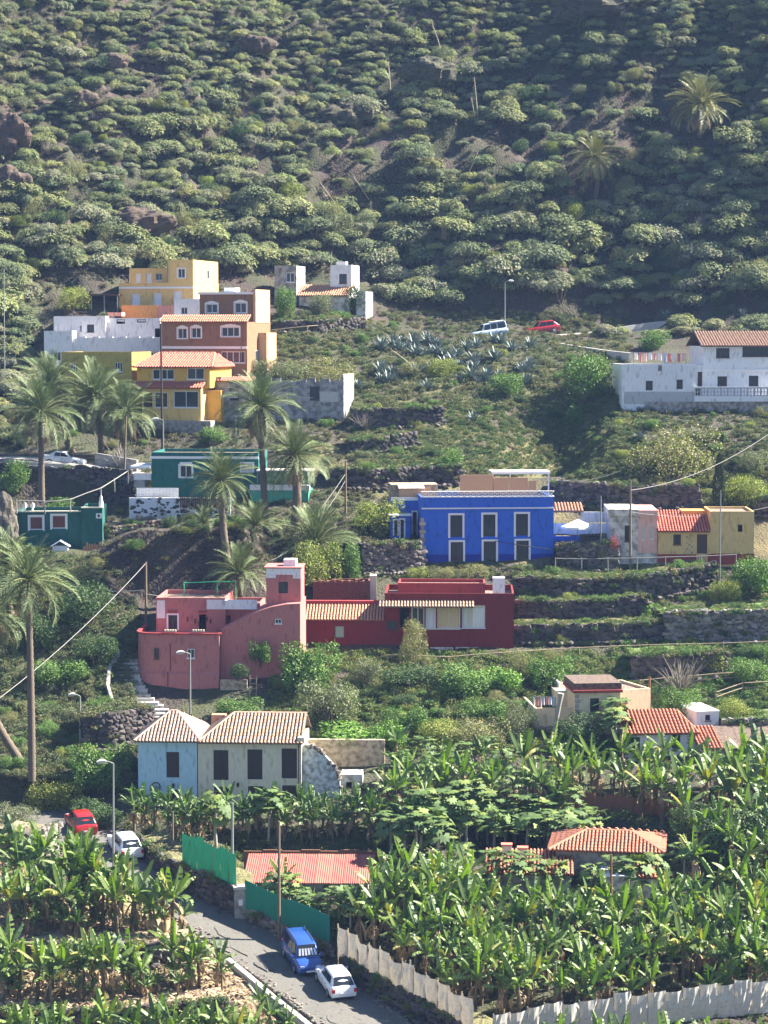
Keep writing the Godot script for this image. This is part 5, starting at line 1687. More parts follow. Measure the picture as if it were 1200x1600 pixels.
func make_middle_village() -> void:
	rng.seed = 41
	# upper teal house
	house("teal_house", "teal green flat house with white stripe below the palms", 237, 764, 221, -4)
	var b := vol(237, 707, 404, 764, 0, 7, M.teal, {"down": 1.5, "parapet": 0.3, "holes": [[281, 727, 300, 746, "white", "plain"], [377, 724, 395, 737, "curtain", "plain"]]})
	band(235, 713, 404, 717, 0, 0.1, M.trim_white)
	band(281, 722, 300, 727, 0, 0.05, M.trim_white, "awning_box")
	var c := vol(392, 766, 482, 784, 1.8, 6, M.mint, {"down": 1.0})
	slab(c.l - 0.1, c.top, c.r + 0.1, c.top + 0.5, 1.2, 1.9, "parapet_rim", M.white)
	slab(c.l + 0.5, c.top + 1.75, c.r + 0.2, c.top + 1.9, -2.0, 1.6, "porch_roof", M.concrete_pale)
	for k in 3: slab(lerpf(c.l + 0.6, c.r, k / 2.0) - 0.06, c.top, lerpf(c.l + 0.6, c.r, k / 2.0) + 0.06, c.top + 1.75, 1.3, 1.42, "post", M.steel)
	slab(b.r, b.bot, c.r, c.top + 1.7, -3.0, -2.8, "back_wall", M.tan_wall)
	slab(hit(204, 740, 2, 0.5).x, hit(204, 732, 2, 0.5).y, b.l - 0.05, hit(204, 728, 2, 0.5).y, -4.5, 0.6, "carport_roof", M.white)
	slab(hit(208, 740, 2, 0.5).x, hit(208, 750, 2, 0.5).y, b.l - 0.05, hit(204, 740, 2, 0.5).y, -0.2, 0.2, "carport_wall", M.white)
	# white wall with dark stones in front of it
	var w := thing("spotted_wall", "white wall set with dark stones in front of the teal house", "wall", at(202, 812, 214.2), 0.0)
	cur = w
	var q0 := hit(202, 812, 2, 0.0); var q1 := hit(360, 778, 2, 0.0)
	block(q0.x, q0.y - 1.0, q1.x, q1.y, 0, 0.4, M.white, {"name": "core"})
	for k in 120:
		var px := rng.randf_range(204, 358)
		var py := rng.randf_range(779, 810)
		var p := hit(px, py, 2, 0.0)
		var mb := Mb.new()
		mb.col = Color(0.07, 0.06, 0.055) * rng.randf_range(0.7, 1.6)
		var rr := rng.randf_range(0.1, 0.24)
		var prev := []
		for j in 7: prev.append(p + Vector3(cos(TAU * j / 7) * rr * rng.randf_range(0.8, 1.4), sin(TAU * j / 7) * rr * rng.randf_range(0.5, 0.9), 0.002))
		for j in 7: mb.tri(prev[j], p + Vector3(0, 0, 0.07), prev[(j + 1) % 7])
		part(mb, "stone", M.stone, w)
	var lt := Mb.new() # pierced white screen above it
	var s0 := hit(214, 778, 2, -1.2); var s1 := hit(278, 763, 2, -1.2)
	for k in 13: lt.box(Vector3(lerpf(s0.x, s1.x, k / 12.0) - 0.03, s0.y, -1.25), Vector3(lerpf(s0.x, s1.x, k / 12.0) + 0.03, s1.y, -1.15))
	for k in 5: lt.box(Vector3(s0.x, lerpf(s0.y, s1.y, k / 4.0) - 0.03, -1.24), Vector3(s1.x, lerpf(s0.y, s1.y, k / 4.0) + 0.03, -1.16))
	lt.box(Vector3(s0.x, s0.y, -1.5), Vector3(s1.x, s1.y, -1.4))
	part(lt, "pierced_screen", M.white, w)
	picket_fence("brown picket fence on the spotted white wall", at(281, 790, 213.9), at(345, 790, 213.9), 20, 0.85, M.dark_wood)
	# lower teal house
	house("teal_house", "small dark teal house with two red shuttered windows", 26, 858, 205, 3)
	b = vol(26, 800, 127, 858, 0, 6, M.teal_dark, {"down": 1.5, "parapet": 0.4, "holes": [[46, 807, 67, 828, "red", "plain"], [81, 805, 103, 826, "red", "plain"]]})
	c = vol(127, 794, 160, 858, 0.6, 6, M.teal_dark, {"down": 1.5, "parapet": 0.4})
	slab(b.l - 0.15, b.top + 0.001, b.r, b.top + 0.1, b.zf - 0.3, b.zf + 0.12, "rim", M.cream)
	slab(c.l, c.top + 0.001, c.r + 0.1, c.top + 0.1, c.zf - 0.3, c.zf + 0.12, "rim", M.cream)
	band(150, 802, 159, 810, 0.6, 0.04, M.trim_white, "house_plaque")
	band(152.5, 804, 156, 808, 0.645, 0.02, M.dark_frame, "plaque_figure")
	for x in [39, 51]: # finials on the rim
		var p := hit(x, 797, 2, -0.2)
		var fb := Mb.new()
		fb.tube([p, p + Vector3(0, 0.15, 0), p + Vector3(0, 0.3, 0), p + Vector3(0, 0.55, 0), p + Vector3(0, 0.7, 0)], [0.1, 0.07, 0.2, 0.18, 0.03], 8)
		part(fb, "finial", M.trim_white, cur)
	var fig := Mb.new()
	var fp := hit(158, 793, 2, 0.3)
	fig.tube([fp, fp + Vector3(0, 0.4, 0), fp + Vector3(0, 0.75, 0), fp + Vector3(0, 0.95, 0), fp + Vector3(0, 1.1, 0)], [0.2, 0.22, 0.13, 0.14, 0.04], 8)
	part(fig, "statuette", M.trim_white, cur)
	post_fence("rope railing on the roof of the lower teal house", [at(26, 792, 203), at(70, 793, 203), at(110, 790, 203.5), at(158, 772, 206), at(200, 745, 212)], 0.55, M.cable_pale, 2.6)
	# kennel
	house("kennel", "small white gabled kennel at the foot of the teal house", 80, 860, 203.4, 3, "kennel")
	var k0 := hit(82, 860, 2, 0.0); var k1 := hit(106, 853, 2, 0.0)
	block(k0.x, k0.y - 0.5, k1.x, k1.y, 0, 1.2, M.white, {})
	for s in [-1, 1]:
		var xm := (k0.x + k1.x) / 2
		var xe: float = xm + s * ((k1.x - k0.x) / 2 + 0.2)
		var rm := Mb.new()
		rm.quad(Vector3(xm, k1.y + 0.5, 0.2), Vector3(xm, k1.y + 0.5, -1.3), Vector3(xe, k1.y - 0.05, -1.3), Vector3(xe, k1.y - 0.05, 0.2))
		rm.quad(Vector3(xm, k1.y + 0.42, 0.2), Vector3(xm, k1.y + 0.5, 0.2), Vector3(xe, k1.y - 0.05, 0.2), Vector3(xe, k1.y - 0.13, 0.2))
		part(rm, "roof_pane", M.trim_white, cur)
	picket_fence("weathered leaning fence by the pebbly wall", at(130, 868, 204), at(232, 856, 206.6), 26, 1.0, M.dark_wood, true, 0.25)
	# the blue house
	house("blue_house", "bright blue house with white framed tall windows and lattice roof rim", 660, 886, 211, 4)
	var win := []
	for x in [703.5, 755, 806]:
		win.append([x, 805 - (x - 703) * 0.02, x + 19, 839 - (x - 703) * 0.02, "black", "bold"])
		win.append([x + 0.7, 847 - (x - 703) * 0.02, x + 20, 882 - (x - 703) * 0.02, "black", "bold"])
	b = vol(659, 777, 865, 886, 0, 9, M.blue, {"down": 0.6, "holes": win, "parapet": 0.5})
	var yb := hit(760, 866, 2, 0.0).y
	var xs := [b.l]
	for x in [703.5, 755, 806]: xs.append_array([hit(x, 866, 2, 0.0).x - 0.15, hit(x + 20, 866, 2, 0.0).x + 0.15])
	xs.append(b.r)
	for k in range(0, xs.size(), 2): slab(xs[k], b.bot, xs[k + 1], yb, 0.002, 0.025, "dado", M.blue_deep)
	slab(b.l - 0.02, hit(760, 795, 2, 0.0).y, b.r + 0.02, hit(760, 793, 2, 0.0).y, 0.002, 0.1, "moulding", M.trim_white)
	slab(b.l - 0.06, b.top + 0.001, b.r + 0.06, b.top + 0.08, -0.3, 0.06, "rim_base", M.trim_white)
	slab(b.l - 0.06, b.top + 0.49, b.r + 0.06, b.top + 0.57, -0.25, 0.04, "rim_cap", M.trim_white)
	for k in 22: # lattice blocks of the roof rim
		var x0 := lerpf(b.l, b.r, k / 22.0); var x1 := lerpf(b.l, b.r, (k + 1) / 22.0)
		var m := Mb.new()
		m.box(Vector3(x0 + 0.01, b.top + 0.08, -0.14), Vector3(x0 + 0.08, b.top + 0.49, -0.06))
		m.bar(Vector3(x0 + 0.08, b.top + 0.1, -0.1), Vector3(x1, b.top + 0.47, -0.1), 0.06, 0.05, Vector3.BACK); m.bar(Vector3(x0 + 0.08, b.top + 0.47, -0.11), Vector3(x1, b.top + 0.1, -0.11), 0.06, 0.05, Vector3.BACK)
		part(m, "lattice_block", M.trim_white, cur)
	for k in 13: # quoin stones on the left corner
		var y := lerpf(b.bot + 0.6, hit(660, 812, 2, 0.0).y, k / 12.0)
		slab(b.l - 0.1 - 0.1 * (k % 2), y - 0.17, b.l + 0.22 + 0.14 * (k % 2), y + 0.15, -0.3, 0.03 + rng.randf() * 0.03, "quoin", mat("quoin%d" % (k % 3), [Color(0.4, 0.33, 0.27), Color(0.28, 0.23, 0.2), Color(0.48, 0.42, 0.36)][k % 3], 0.95))
	c = vol(612, 782, 660, 842, -4.5, 4.4, M.blue, {"down": 2, "parapet": 0.3, "holes": [[645, 800, 651, 840, "tall", "plain"]], "name": "side_wing"})
	slab(c.l - 0.05, c.top + 0.001, c.r, c.top + 0.3, -4.6, -4.4, "rim", M.trim_white)
	c = vol(610, 806, 641, 843, -2.2, 2.2, M.blue, {"down": 2, "name": "porch", "holes": [[616, 813, 621, 836, "tall", "plain"], [626, 812, 631, 841, "tall", "plain"]]})
	slab(c.l - 0.15, c.top + 0.001, c.r + 0.15, c.top + 0.1, -4.4, -2.0, "porch_rim", M.trim_white)
	# on its roof: wicker sheds and a white pergola
	vol(611, 757, 684, 782, -6.0, 3.0, M.tan_wall, {"name": "roof_shed", "down": 0.4})
	var sh := vol(624, 763, 662, 778, -4.8, 1.1, M.reed, {"name": "wicker_hut"})
	var sg := Mb.new()
	sg.quad(Vector3(sh.l - 0.1, sh.top, -4.6), Vector3(sh.l - 0.1, sh.top + 0.3, -6), Vector3(sh.r + 0.1, sh.top + 0.3, -6), Vector3(sh.r + 0.1, sh.top, -4.6))
	part(sg, "hut_roof", M.concrete, cur)
	for e in [[719, 754], [754, 770], [771, 795], [796, 825], [826, 838]]:
		vol(e[0], 742 if e[0] < 771 else (746 if e[0] < 826 else 751), e[1], 772, -5.2 if e[0] < 771 else -5.3, 0.12, M.reed, {"name": "wicker_panel"})
	for x in [770, 797, 857]:
		var p := hit(x, 772, 2, -5.6)
		slab(p.x - 0.06, p.y, p.x + 0.06, hit(x, 740, 2, -5.6).y, -5.66, -5.54, "pergola_post", M.trim_white)
	var pg := hit(770, 741, 2, -5.6); var ph := hit(858, 738, 2, -5.6)
	slab(pg.x - 0.1, pg.y, ph.x + 0.1, ph.y + 0.05, -5.7, -5.5, "pergola_beam", M.trim_white)
	slab(pg.x - 0.1, pg.y + 0.05, ph.x + 0.1, ph.y + 0.1, -8.5, -5.71, "pergola_roof", M.concrete_pale)
	picket_fence("dark fence on the stone wall left of the blue house", at(572, 858, 212), at(656, 857, 211.6), 18, 0.9, M.dark_wood)
	# parasol terrace
	house("terrace_wall", "white and blue garden wall behind the parasol", 866, 848, 213.5, 0, "wall")
	vol(862, 838, 905, 848, 0.4, 0.3, M.blue, {"down": 1.2, "name": "low_wall"})
	c = vol(862, 818, 952, 846, -2.5, 0.3, M.white, {"down": 1.0})
	tile_roof(cur, Vector3(c.l, c.top + 1.2, -2.0), Vector3(c.l + 3.0, c.top + 1.2, -2.0), Vector3(c.l + 3.0, c.top + 1.8, -4.5), Vector3(c.l, c.top + 1.8, -4.5), 0.3, M.tile_clay)
	slab(c.r - 2.6, c.top, c.r, c.top + 1.0, -4.0, -3.8, "back_wall", M.white)
	picket_fence("black picket fence beside the parasol", at(906, 848, 213.2), at(938, 848, 213.1), 12, 0.85, M.dark_frame)
	var pr := thing("parasol", "white parasol on the terrace beside the blue house", "parasol", at(902, 850, 212.6), 0.0)
	var pm := Mb.new()
	pm.tube([Vector3(0, -0.3, 0), Vector3(0, 2.4, 0)], [0.03, 0.03], 6)
	part(pm, "pole", M.steel, pr)
	var pc := Mb.new()
	for k in 8:
		var a := TAU * k / 8; var d := TAU * (k + 1) / 8
		var e := Vector3(cos(a) * 1.55, 1.65, sin(a) * 1.55); var f := Vector3(cos(d) * 1.55, 1.65, sin(d) * 1.55)
		pc.tri(Vector3(0, 2.35, 0), f, e)
		pc.quad(e, f, f - Vector3(0, 0.18, 0), e - Vector3(0, 0.18, 0))
	part(pc, "canopy", M.trim_white, pr)
	# old white and pink house
	house("old_white_house", "old white and pink plastered house beside the yellow one", 952, 884, 211, -2)
	b = vol(953, 806, 997, 884, 0, 6.5, M.old_white, {"down": 1.0, "holes": [[976, 821, 984, 846, "brown"]]})
	slab(b.l - 0.2, b.top + 0.001, b.r, b.top + 0.62, -6.5, 0.18, "cornice", M.old_white)
	c = vol(997, 808, 1027, 882, 0.02, 6.5, M.rose, {"down": 1.0, "holes": [[1002.5, 823, 1008, 843, "curtain"], [1016, 822, 1021, 842, "curtain"]]})
	slab(c.l + 0.002, c.top + 0.001, c.r, c.top + 0.66, -6.5, 0.15, "cornice", M.rose)
	band(997, 864, 1026, 882, 0.02, 0.02, M.old_white, "bare_plaster")
	# yellow house with red dado
	house("yellow_cottage", "low yellow house with wine red base and tiled lean-to roof", 1027, 882, 210.5, -2)
	b = vol(1028, 830, 1110, 882, 0, 6, M.ochre, {"down": 1.0, "holes": [[1052, 835, 1064, 851, "brown"], [1089, 835, 1105, 865, "brown_door"]]})
	c = vol(1110, 799, 1178, 882, 0.01, 6, M.ochre, {"down": 1.0, "parapet": 0.2, "holes": [[1153, 820, 1160, 831, "dark"]]})
	tile_roof(cur, Vector3(b.l - 0.1, b.top, 0.3), Vector3(b.r - 0.05, b.top, 0.3), Vector3(b.r - 0.05, b.top + 1.6, -4.2), Vector3(b.l - 0.1, b.top + 1.6, -4.2), 0.28, M.tile_red)
	vol(1065, 798, 1108, 826, -3.2, 2.6, M.orange, {"name": "rear_block"})
	band(1028, 866, 1088, 882, 0, 0.03, M.wine, "dado"); band(1106, 866, 1110, 882, 0, 0.03, M.wine, "dado"); band(1110.2, 865, 1178, 882, 0.01, 0.03, M.wine, "dado")
	for k in 9: band(1072 + (k % 3) * 4, 838 + k * 3, 1074.5 + (k % 3) * 4, 840.5 + k * 3, 0, 0.04, M.concrete, "bare_stone")
	picket_fence("grey weathered fence on the terrace above the old white house", at(1030, 790, 222.5), at(1073, 787, 222.5), 14, 1.35, M.fence_wood, true, 0.2)

# ---------------------------------------------------------------- lower village
func make_lower_village() -> void:
	rng.seed = 51
	# pink house
	house("pink_house", "large dusky pink house with tower and curved base", 210, 1095, 189, -3)
	var a := hit(212, 990, 2, 0.0); var d := hit(343, 1095, 2, 0.0)
	# lower block with a rounded left corner and a flared foot: an outline lofted upwards
	var rows := []
	for e in [[d.y - 1.5, 0.5], [d.y, 0.45], [hit(270, 1052, 2, 0.0).y, 0.22], [hit(270, 1049, 2, 0.0).y, 0.08], [a.y, 0.0]]:
		var row := []
		for k in 9:
			var t := deg_to_rad(180.0 + 90.0 * k / 8.0)
			row.append(Vector3(a.x + 1.6 + cos(t) * (1.6 + e[1]), e[0], -1.6 - sin(t) * (1.6 + e[1])))
		row.append(Vector3(d.x, e[0], e[1])); row.append(Vector3(d.x + e[1] * 0.3, e[0], -6.0))
		row.push_front(Vector3(a.x - e[1], e[0], -6.0))
		rows.append(row)
	var mb := Mb.new()
	for i in rows.size() - 1:
		for k in rows[0].size() - 1: mb.quad(rows[i][k], rows[i + 1][k], rows[i + 1][k + 1], rows[i][k + 1])
	for k in range(1, rows[0].size() - 1): mb.tri(rows[-1][0] - Vector3(0, 0.5, 0), rows[-1][k + 1] - Vector3(0, 0.5, 0), rows[-1][k] - Vector3(0, 0.5, 0))
	part(mb, "wall", M.pink, cur)
	var rim := Mb.new()
	for k in rows[0].size() - 1:
		rim.bar(rows[-1][k] + Vector3(0, 0.02, 0), rows[-1][k + 1] + Vector3(0, 0.02, 0), 0.3, 0.12)
	part(rim, "parapet_rim", M.red, cur)
	for e in [[241, 1013, 248, 1029, "brown"], [293, 1014, 304, 1028, "white"]]:
		var p := hit(e[0], e[3], 2, 0.15); var q := hit(e[2], e[1], 2, 0.15)
		window(cur, [p.x, p.y, q.x, q.y], 0.3, e[4])
	for x in [266, 300]: # decorative pierced tiles on the parapet
		for k in 5:
			var p := hit(x - 8 + k * 4 + (10 if x == 300 else 0), 987, 2, 0.1)
			slab(p.x - 0.07, p.y, p.x + 0.05, p.y + 0.16, -0.1, 0.08, "pierced_tile", M.cream)
	pipe(266, 1005, 266, 1048, 0.02, M.wine); pipe(262, 1050, 262, 1094, 0.3, M.wine)
	# set-back upper rooms
	vol(244, 934, 352, 992, -3.6, 6, M.pink, {"parapet": 0.35, "holes": [[263, 961, 277, 983, "black", "plain"], [311, 960, 322, 986, "dark"]]})
	band(262, 954, 277, 957, -3.6, 0.12, M.wine, "lintel"); band(310, 954, 323, 957, -3.6, 0.12, M.wine, "lintel")
	band(245, 938, 258, 966, -3.6, 0.015, M.white, "white_patch")
	vol(352, 944, 405, 992, -4.5, 5, M.pink, {"parapet": 0.3, "holes": [[351.5, 962, 360, 975, "dark"]]})
	band(323, 937, 352, 952, -3.6, 0.03, M.white, "white_fascia"); band(352.3, 937, 402, 951, -3.0, 0.5, M.white, "white_fascia")
	for k in 5: band(292 + k * 9 + (k % 2) * 3, 964 + (k % 3) * 3, 294 + k * 9 + (k % 2) * 3, 971 + (k % 3) * 3, -3.6, 0.1, M.dark_wood, "wall_ornament")
	# right wall whose top sweeps up to the tower
	var top := [[345, 984], [365, 974], [385, 963], [405, 954], [425, 948], [447, 944], [469, 943]]
	var sw := Mb.new()
	var z := -0.9
	for k in top.size() - 1:
		var p := hit(top[k][0], top[k][1], 2, z); var q := hit(top[k + 1][0], top[k + 1][1], 2, z)
		sw.hexa([Vector3(p.x, -1.2, z), Vector3(q.x, -1.2, z), Vector3(q.x, -1.2, z - 5.5), Vector3(p.x, -1.2, z - 5.5), Vector3(p.x, p.y, z), Vector3(q.x, q.y, z), Vector3(q.x, q.y, z - 5.5), Vector3(p.x, p.y, z - 5.5)])
	part(sw, "wall", M.pink, cur)
	var w0 := hit(430, 974, 2, z); var w1 := hit(440, 967, 2, z)
	window(cur, [w0.x, w0.y, w1.x, w1.y], z + 0.16, "white")
	var b := vol(416, 888, 470, 950, -2.2, 3.4, M.pink, {"parapet": 0.2, "name": "tower", "holes": [[435, 909, 450, 927, "black"]]})
	band(416, 888, 470, 898, -2.2, 0.02, M.white, "white_patch"); band(416, 898.2, 431, 903, -2.2, 0.018, M.white, "white_patch"); band(458, 898.2, 470, 904, -2.2, 0.018, M.white, "white_patch")
	slab(b.l - 0.2, b.top + 0.001, b.r + 0.1, b.top + 0.1, -5.6, -2.1, "cornice", M.pink)
	slab(hit(443, 880, 2, -3.0).x, b.top + 0.1, hit(462, 880, 2, -3.0).x, b.top + 0.65, -4.4, -3.0, "water_tank", M.white)
	vol(344, 1062, 386, 1088, 0.6, 0.4, M.tan_wall, {"name": "garden_wall", "down": 1.0})
	# ladder and steps
	var ld := thing("ladder", "wooden ladder leaning on the wall right of the pink house", "ladder", at(390, 1092, 187), 0.0)
	for s in [0.0, 0.55]:
		var m := Mb.new()
		m.bar(Vector3(s, -0.3, 0.3), Vector3(s + 0.02, 1.9, -0.5), 0.06, 0.07, Vector3.RIGHT)
		part(m, "side_rail", M.fence_wood, ld)
	for k in 5:
		var m := Mb.new()
		m.bar(Vector3(0.03, 0.1 + 0.38 * k, 0.16 - 0.14 * k), Vector3(0.54, 0.1 + 0.38 * k, 0.16 - 0.14 * k), 0.05, 0.05)
		part(m, "rung", M.fence_wood, ld)
	var stair := thing("steps", "curved concrete steps rising left of the pink house", "steps", ground(190, 1100), 0.0)
	for k in 16:
		var t := k / 15.0
		var px := lerpf(262, 192, pow(t, 0.7)) - 14 * sin(PI * t)
		var py := lerpf(1126, 1036, t)
		var p := ground(px, py) - stair.position + Vector3(0, 0.25, 0)
		var m := Mb.new()
		m.box(p + Vector3(-1.25, -0.9, -0.75), p + Vector3(1.25, 0.0, 0.1))
		part(m, "step", M.concrete_pale if k % 3 else M.concrete, stair)
	low_wall("low curved wall edging the steps by the pink house", feet_at([[176, 1108], [168, 1080], [172, 1052], [186, 1030]]), 0.7, 0.25, M.concrete)
	# dark red house
	house("dark_red_house", "long dark red house with curtained windows and tile strip", 474, 1020, 196.5, -2)
	b = vol(474, 968, 601, 1018, 0, 5.5, M.red_dark, {"down": 1.0, "holes": [[523, 978, 538, 997, "teal"]]})
	tile_roof(cur, Vector3(b.l - 0.15, b.top, 0.35), Vector3(b.r, b.top, 0.35), Vector3(b.r, b.top + 1.0, -2.4), Vector3(b.l - 0.15, b.top + 1.0, -2.4), 0.27, M.tile_clay)
	slab(b.l - 0.15, b.top + 0.95, b.r + 0.5, b.top + 1.35, -3.0, -2.4, "parapet", M.red)
	var c := vol(601, 927, 803, 1008, 0.02, 7, M.red_dark, {"down": 1.6, "parapet": 0.5, "holes": [[604, 970, 622, 983, "brown"], [624, 949, 641, 981, "dark"], [643, 949, 663, 981, "white"], [665, 948, 681, 982, "curtain"], [683, 948, 719, 982, "curtain"], [722, 946, 758, 981, "curtain"]]})
	for k in 3: band(632 + k * 40, 1011, 668 + k * 40, 1030, 0.02, 0.05, M.old_white, "bare_plinth")
	band(531, 1017, 600, 1032, 0.0, 0.05, M.concrete, "bare_plinth")
	vol(622, 911, 758, 929, -3.0, 3.5, M.red, {"parapet": 0.3, "name": "upper_parapet", "down": 0.3})
	var e0 := hit(591, 948, 2, 0.9); var e1 := hit(741, 946, 2, 0.9)
	tile_roof(cur, Vector3(e0.x, e0.y, 0.9), Vector3(e1.x, e0.y, 0.9), Vector3(e1.x, e0.y + 0.42, 0.05), Vector3(e0.x, e0.y + 0.42, 0.05), 0.27, M.tile_pale, "awning")
	slab(hit(770, 905, 2, -2.0).x, c.top - 0.4, hit(789, 905, 2, -2.0).x, hit(770, 903, 2, -2.0).y, -3.0, -2.0, "water_tank", M.white)
	# folds of the curtains, in front of the glass
	for e in [[666, 681, Color(0.6, 0.62, 0.68)], [684, 718, Color(0.55, 0.46, 0.28)], [724, 731, Color(0.6, 0.62, 0.6)], [738, 757, Color(0.66, 0.68, 0.66)]]:
		var p := hit(e[0], 981, 2, -0.05); var q := hit(e[1], 950, 2, -0.05)
		var m := Mb.new()
		m.col = e[2]
		var n := maxi(4, int((q.x - p.x) / 0.12))
		for k in n:
			var x0 := lerpf(p.x, q.x, float(k) / n); var x1 := lerpf(p.x, q.x, float(k + 1) / n)
			m.quad(Vector3(x0, p.y, -0.05 - 0.05 * (k % 2)), Vector3(x0, q.y, -0.05 - 0.05 * (k % 2)), Vector3(x1, q.y, -0.05 - 0.05 * ((k + 1) % 2)), Vector3(x1, p.y, -0.05 - 0.05 * ((k + 1) % 2)))
		part(m, "curtain", M.white_plain, cur)
	# roofless brick shed between pink and red houses
	house("brick_ruin", "roofless brown brick shed behind the low tile roof", 488, 948, 202, 0, "ruin")
	b = vol(489, 910, 578, 948, 0, 3.2, M.brick, {"down": 1.5, "parapet": 0.8})
	for k in 24: # broken top course of bricks
		var x := lerpf(b.l, b.r - 0.25, k / 23.0)
		slab(x, b.top + 0.001, x + 0.2, b.top + rng.randf_range(0.05, 0.3), -0.25, -0.02, "brick", M.tile_clay if k % 3 == 0 else M.brick)
	slab(b.r, b.bot, b.r + 0.6, b.top + 0.6, -1.5, -0.1, "gate_post", M.cream)
	# light blue house
	house("light_blue_house", "pale blue two storey house with hipped tile roof", 215, 1290, 170, -3)
	b = vol(216, 1158, 308, 1288, 0, 6.4, M.sky_blue, {"down": 1.5, "holes": [[260, 1175, 280, 1215, "tall"], [262, 1234, 281, 1262, "tall"]]})
	hip_roof(cur, b.l - 0.25, b.r + 0.3, 0.35, b.zb - 0.3, b.top + 0.02, 1.75, 2.3, 2.25, 0.27, M.tile_faded)
	band(215.5, 1157, 309, 1160, 0, 0.12, M.trim_white, "eave_moulding")
	var rg := Mb.new() # round iron sign
	var rc := hit(243.5, 1230, 2, 0.12)
	var ring := []
	var rr := []
	for k in 17:
		ring.append(rc + Vector3(cos(TAU * k / 16) * 0.33, sin(TAU * k / 16) * 0.36, 0))
		rr.append(0.045)
	rg.tube(ring, rr, 5)
	rg.bar(rc + Vector3(-0.3, 0.02, 0), rc + Vector3(0.3, 0.02, 0), 0.03, 0.05); rg.bar(rc + Vector3(-0.18, -0.1, 0), rc + Vector3(0.18, -0.1, 0), 0.03, 0.04)
	rg.bar(rc + Vector3(0, 0.35, -0.1), rc + Vector3(0, 0.35, 0.02), 0.03, 0.03)
	part(rg, "round_sign", M.dark_frame, cur)
	lantern(271, 1227)
	# cream house
	house("cream_house", "cream two storey house with tall brown windows and ribbed tile roof", 309, 1290, 169.8, -3)
	var hs := []
	for e in [[333.5, 357, 1172], [386.5, 410, 1171], [440, 464, 1169.5]]:
		hs.append([e[0], e[2], e[1], e[2] + 47, "tall"])
		hs.append([e[0] + 1, e[2] + 57.5, e[1] + 1, e[2] + 92, "tall"])
	b = vol(309.5, 1160, 471, 1288, 0, 6.8, M.cream, {"down": 1.5, "holes": hs})
	hip_roof(cur, b.l + 0.05, b.r + 0.15, 0.4, b.zb - 0.3, b.top + 0.02, 1.65, 2.3, 0.0, 0.27, M.tile_pale)
	slab(b.r - 0.25, b.top + 0.02, b.r + 0.25, b.top + 0.45, -3.4, 0.3, "verge", M.cream)
	band(310, 1158, 472, 1161, 0, 0.15, M.brown_frame, "gutter")
	pipe(467, 1160, 467, 1285, 0, M.brown_frame)
	lantern(372, 1226)
	# chimney boxes between the two roofs
	slab(0.3, b.top + 0.3, 1.4, b.top + 1.05, -6.8, -6.0, "chimney", M.tile_clay)
	# ruined gable with peeling pale blue plaster
	house("ruined_gable", "ruined wall with peeling pale blue plaster beside the cream house", 471, 1262, 169.5, -3, "ruin")
	var tp := [[471, 1166], [480, 1163], [490, 1164], [500, 1172], [510, 1183], [520, 1194], [527, 1206], [531, 1220], [532, 1240]]
	var gb := Mb.new()
	for k in tp.size() - 1:
		var p := hit(tp[k][0], tp[k][1], 2, -0.6); var q := hit(tp[k + 1][0], tp[k + 1][1], 2, -0.6)
		gb.hexa([Vector3(p.x, -1.5, -0.6), Vector3(q.x, -1.5, -0.6), Vector3(q.x, -1.5, -1.1), Vector3(p.x, -1.5, -1.1), Vector3(p.x, p.y, -0.6), Vector3(q.x, q.y, -0.6), Vector3(q.x, q.y, -1.1), Vector3(p.x, p.y, -1.1)])
	part(gb, "gable_wall", M.old_blue, cur)
	for k in 22: # bare stones along the broken edge
		var t := rng.randf() * (tp.size() - 1.01)
		var i := int(t)
		var p := hit(lerpf(tp[i][0], tp[i + 1][0], t - i), lerpf(tp[i][1], tp[i + 1][1], t - i) + rng.randf_range(0, 5), 2, -0.6)
		var st := put(stone_meshes[k % 5], "stone", cur)
		st.transform = Transform3D(Basis(Vector3.UP, rng.randf() * 3).scaled(Vector3(0.34, 0.26, 0.5)), p + Vector3(0, 0, -0.2))
		st.set_surface_override_material(0, mat("bare_stone%d" % (k % 3), [Color(0.12, 0.1, 0.08), Color(0.2, 0.17, 0.13), Color(0.08, 0.07, 0.06)][k % 3], 0.95))
	vol(473, 1156, 601, 1200, -5.5, 0.5, M.tan_wall, {"name": "rear_wall", "down": 1.0})
	vol(532, 1210, 566, 1240, -2.0, 2.0, M.old_white, {"name": "shed_wall", "down": 1.0, "holes": [[541, 1222, 550, 1236, "dark"]]})
	# beige house
	house("beige_house", "beige house of stacked blocks with balcony above the banana leaves", 836, 1170, 180.5, 6)
	vol(836, 1106, 899, 1168, 0, 6, M.cream_warm, {"down": 2.0, "parapet": 0.7})
	band(836, 1134, 899, 1138, 0, 0.12, M.tan_wall)
	for k in 5: band(836, 1142 + k * 7, 841 + (k % 2) * 3, 1147 + k * 7, 0, 0.03, M.concrete, "quoin")
	b = vol(899, 1082, 969, 1168, 1.0, 4.5, M.cream_warm, {"down": 2.0, "holes": [[922, 1091, 936, 1113, "brown"], [937, 1145, 946, 1160, "dark"]]})
	for k in 9: slab(b.l - 0.02, lerpf(b.bot + 3.0, b.top - 0.3, k / 8.0) - 0.15, b.l + 0.28 + 0.12 * (k % 2), lerpf(b.bot + 3.0, b.top - 0.3, k / 8.0) + 0.15, 0.8, 1.03, "quoin", M.concrete)
	slab(b.l - 0.2, b.top + 0.001, b.r + 0.15, b.top + 0.22, b.zb, 1.25, "cornice", M.wine)
	slab(b.l - 0.1, b.top + 0.22, b.r + 0.1, b.top + 0.75, b.zb, 1.0, "roof_wall", M.roof_brown)
	vol(873, 1066, 933, 1106, -5.0, 4, M.white, {"down": 0.5, "name": "rear_block", "parapet": 0.2})
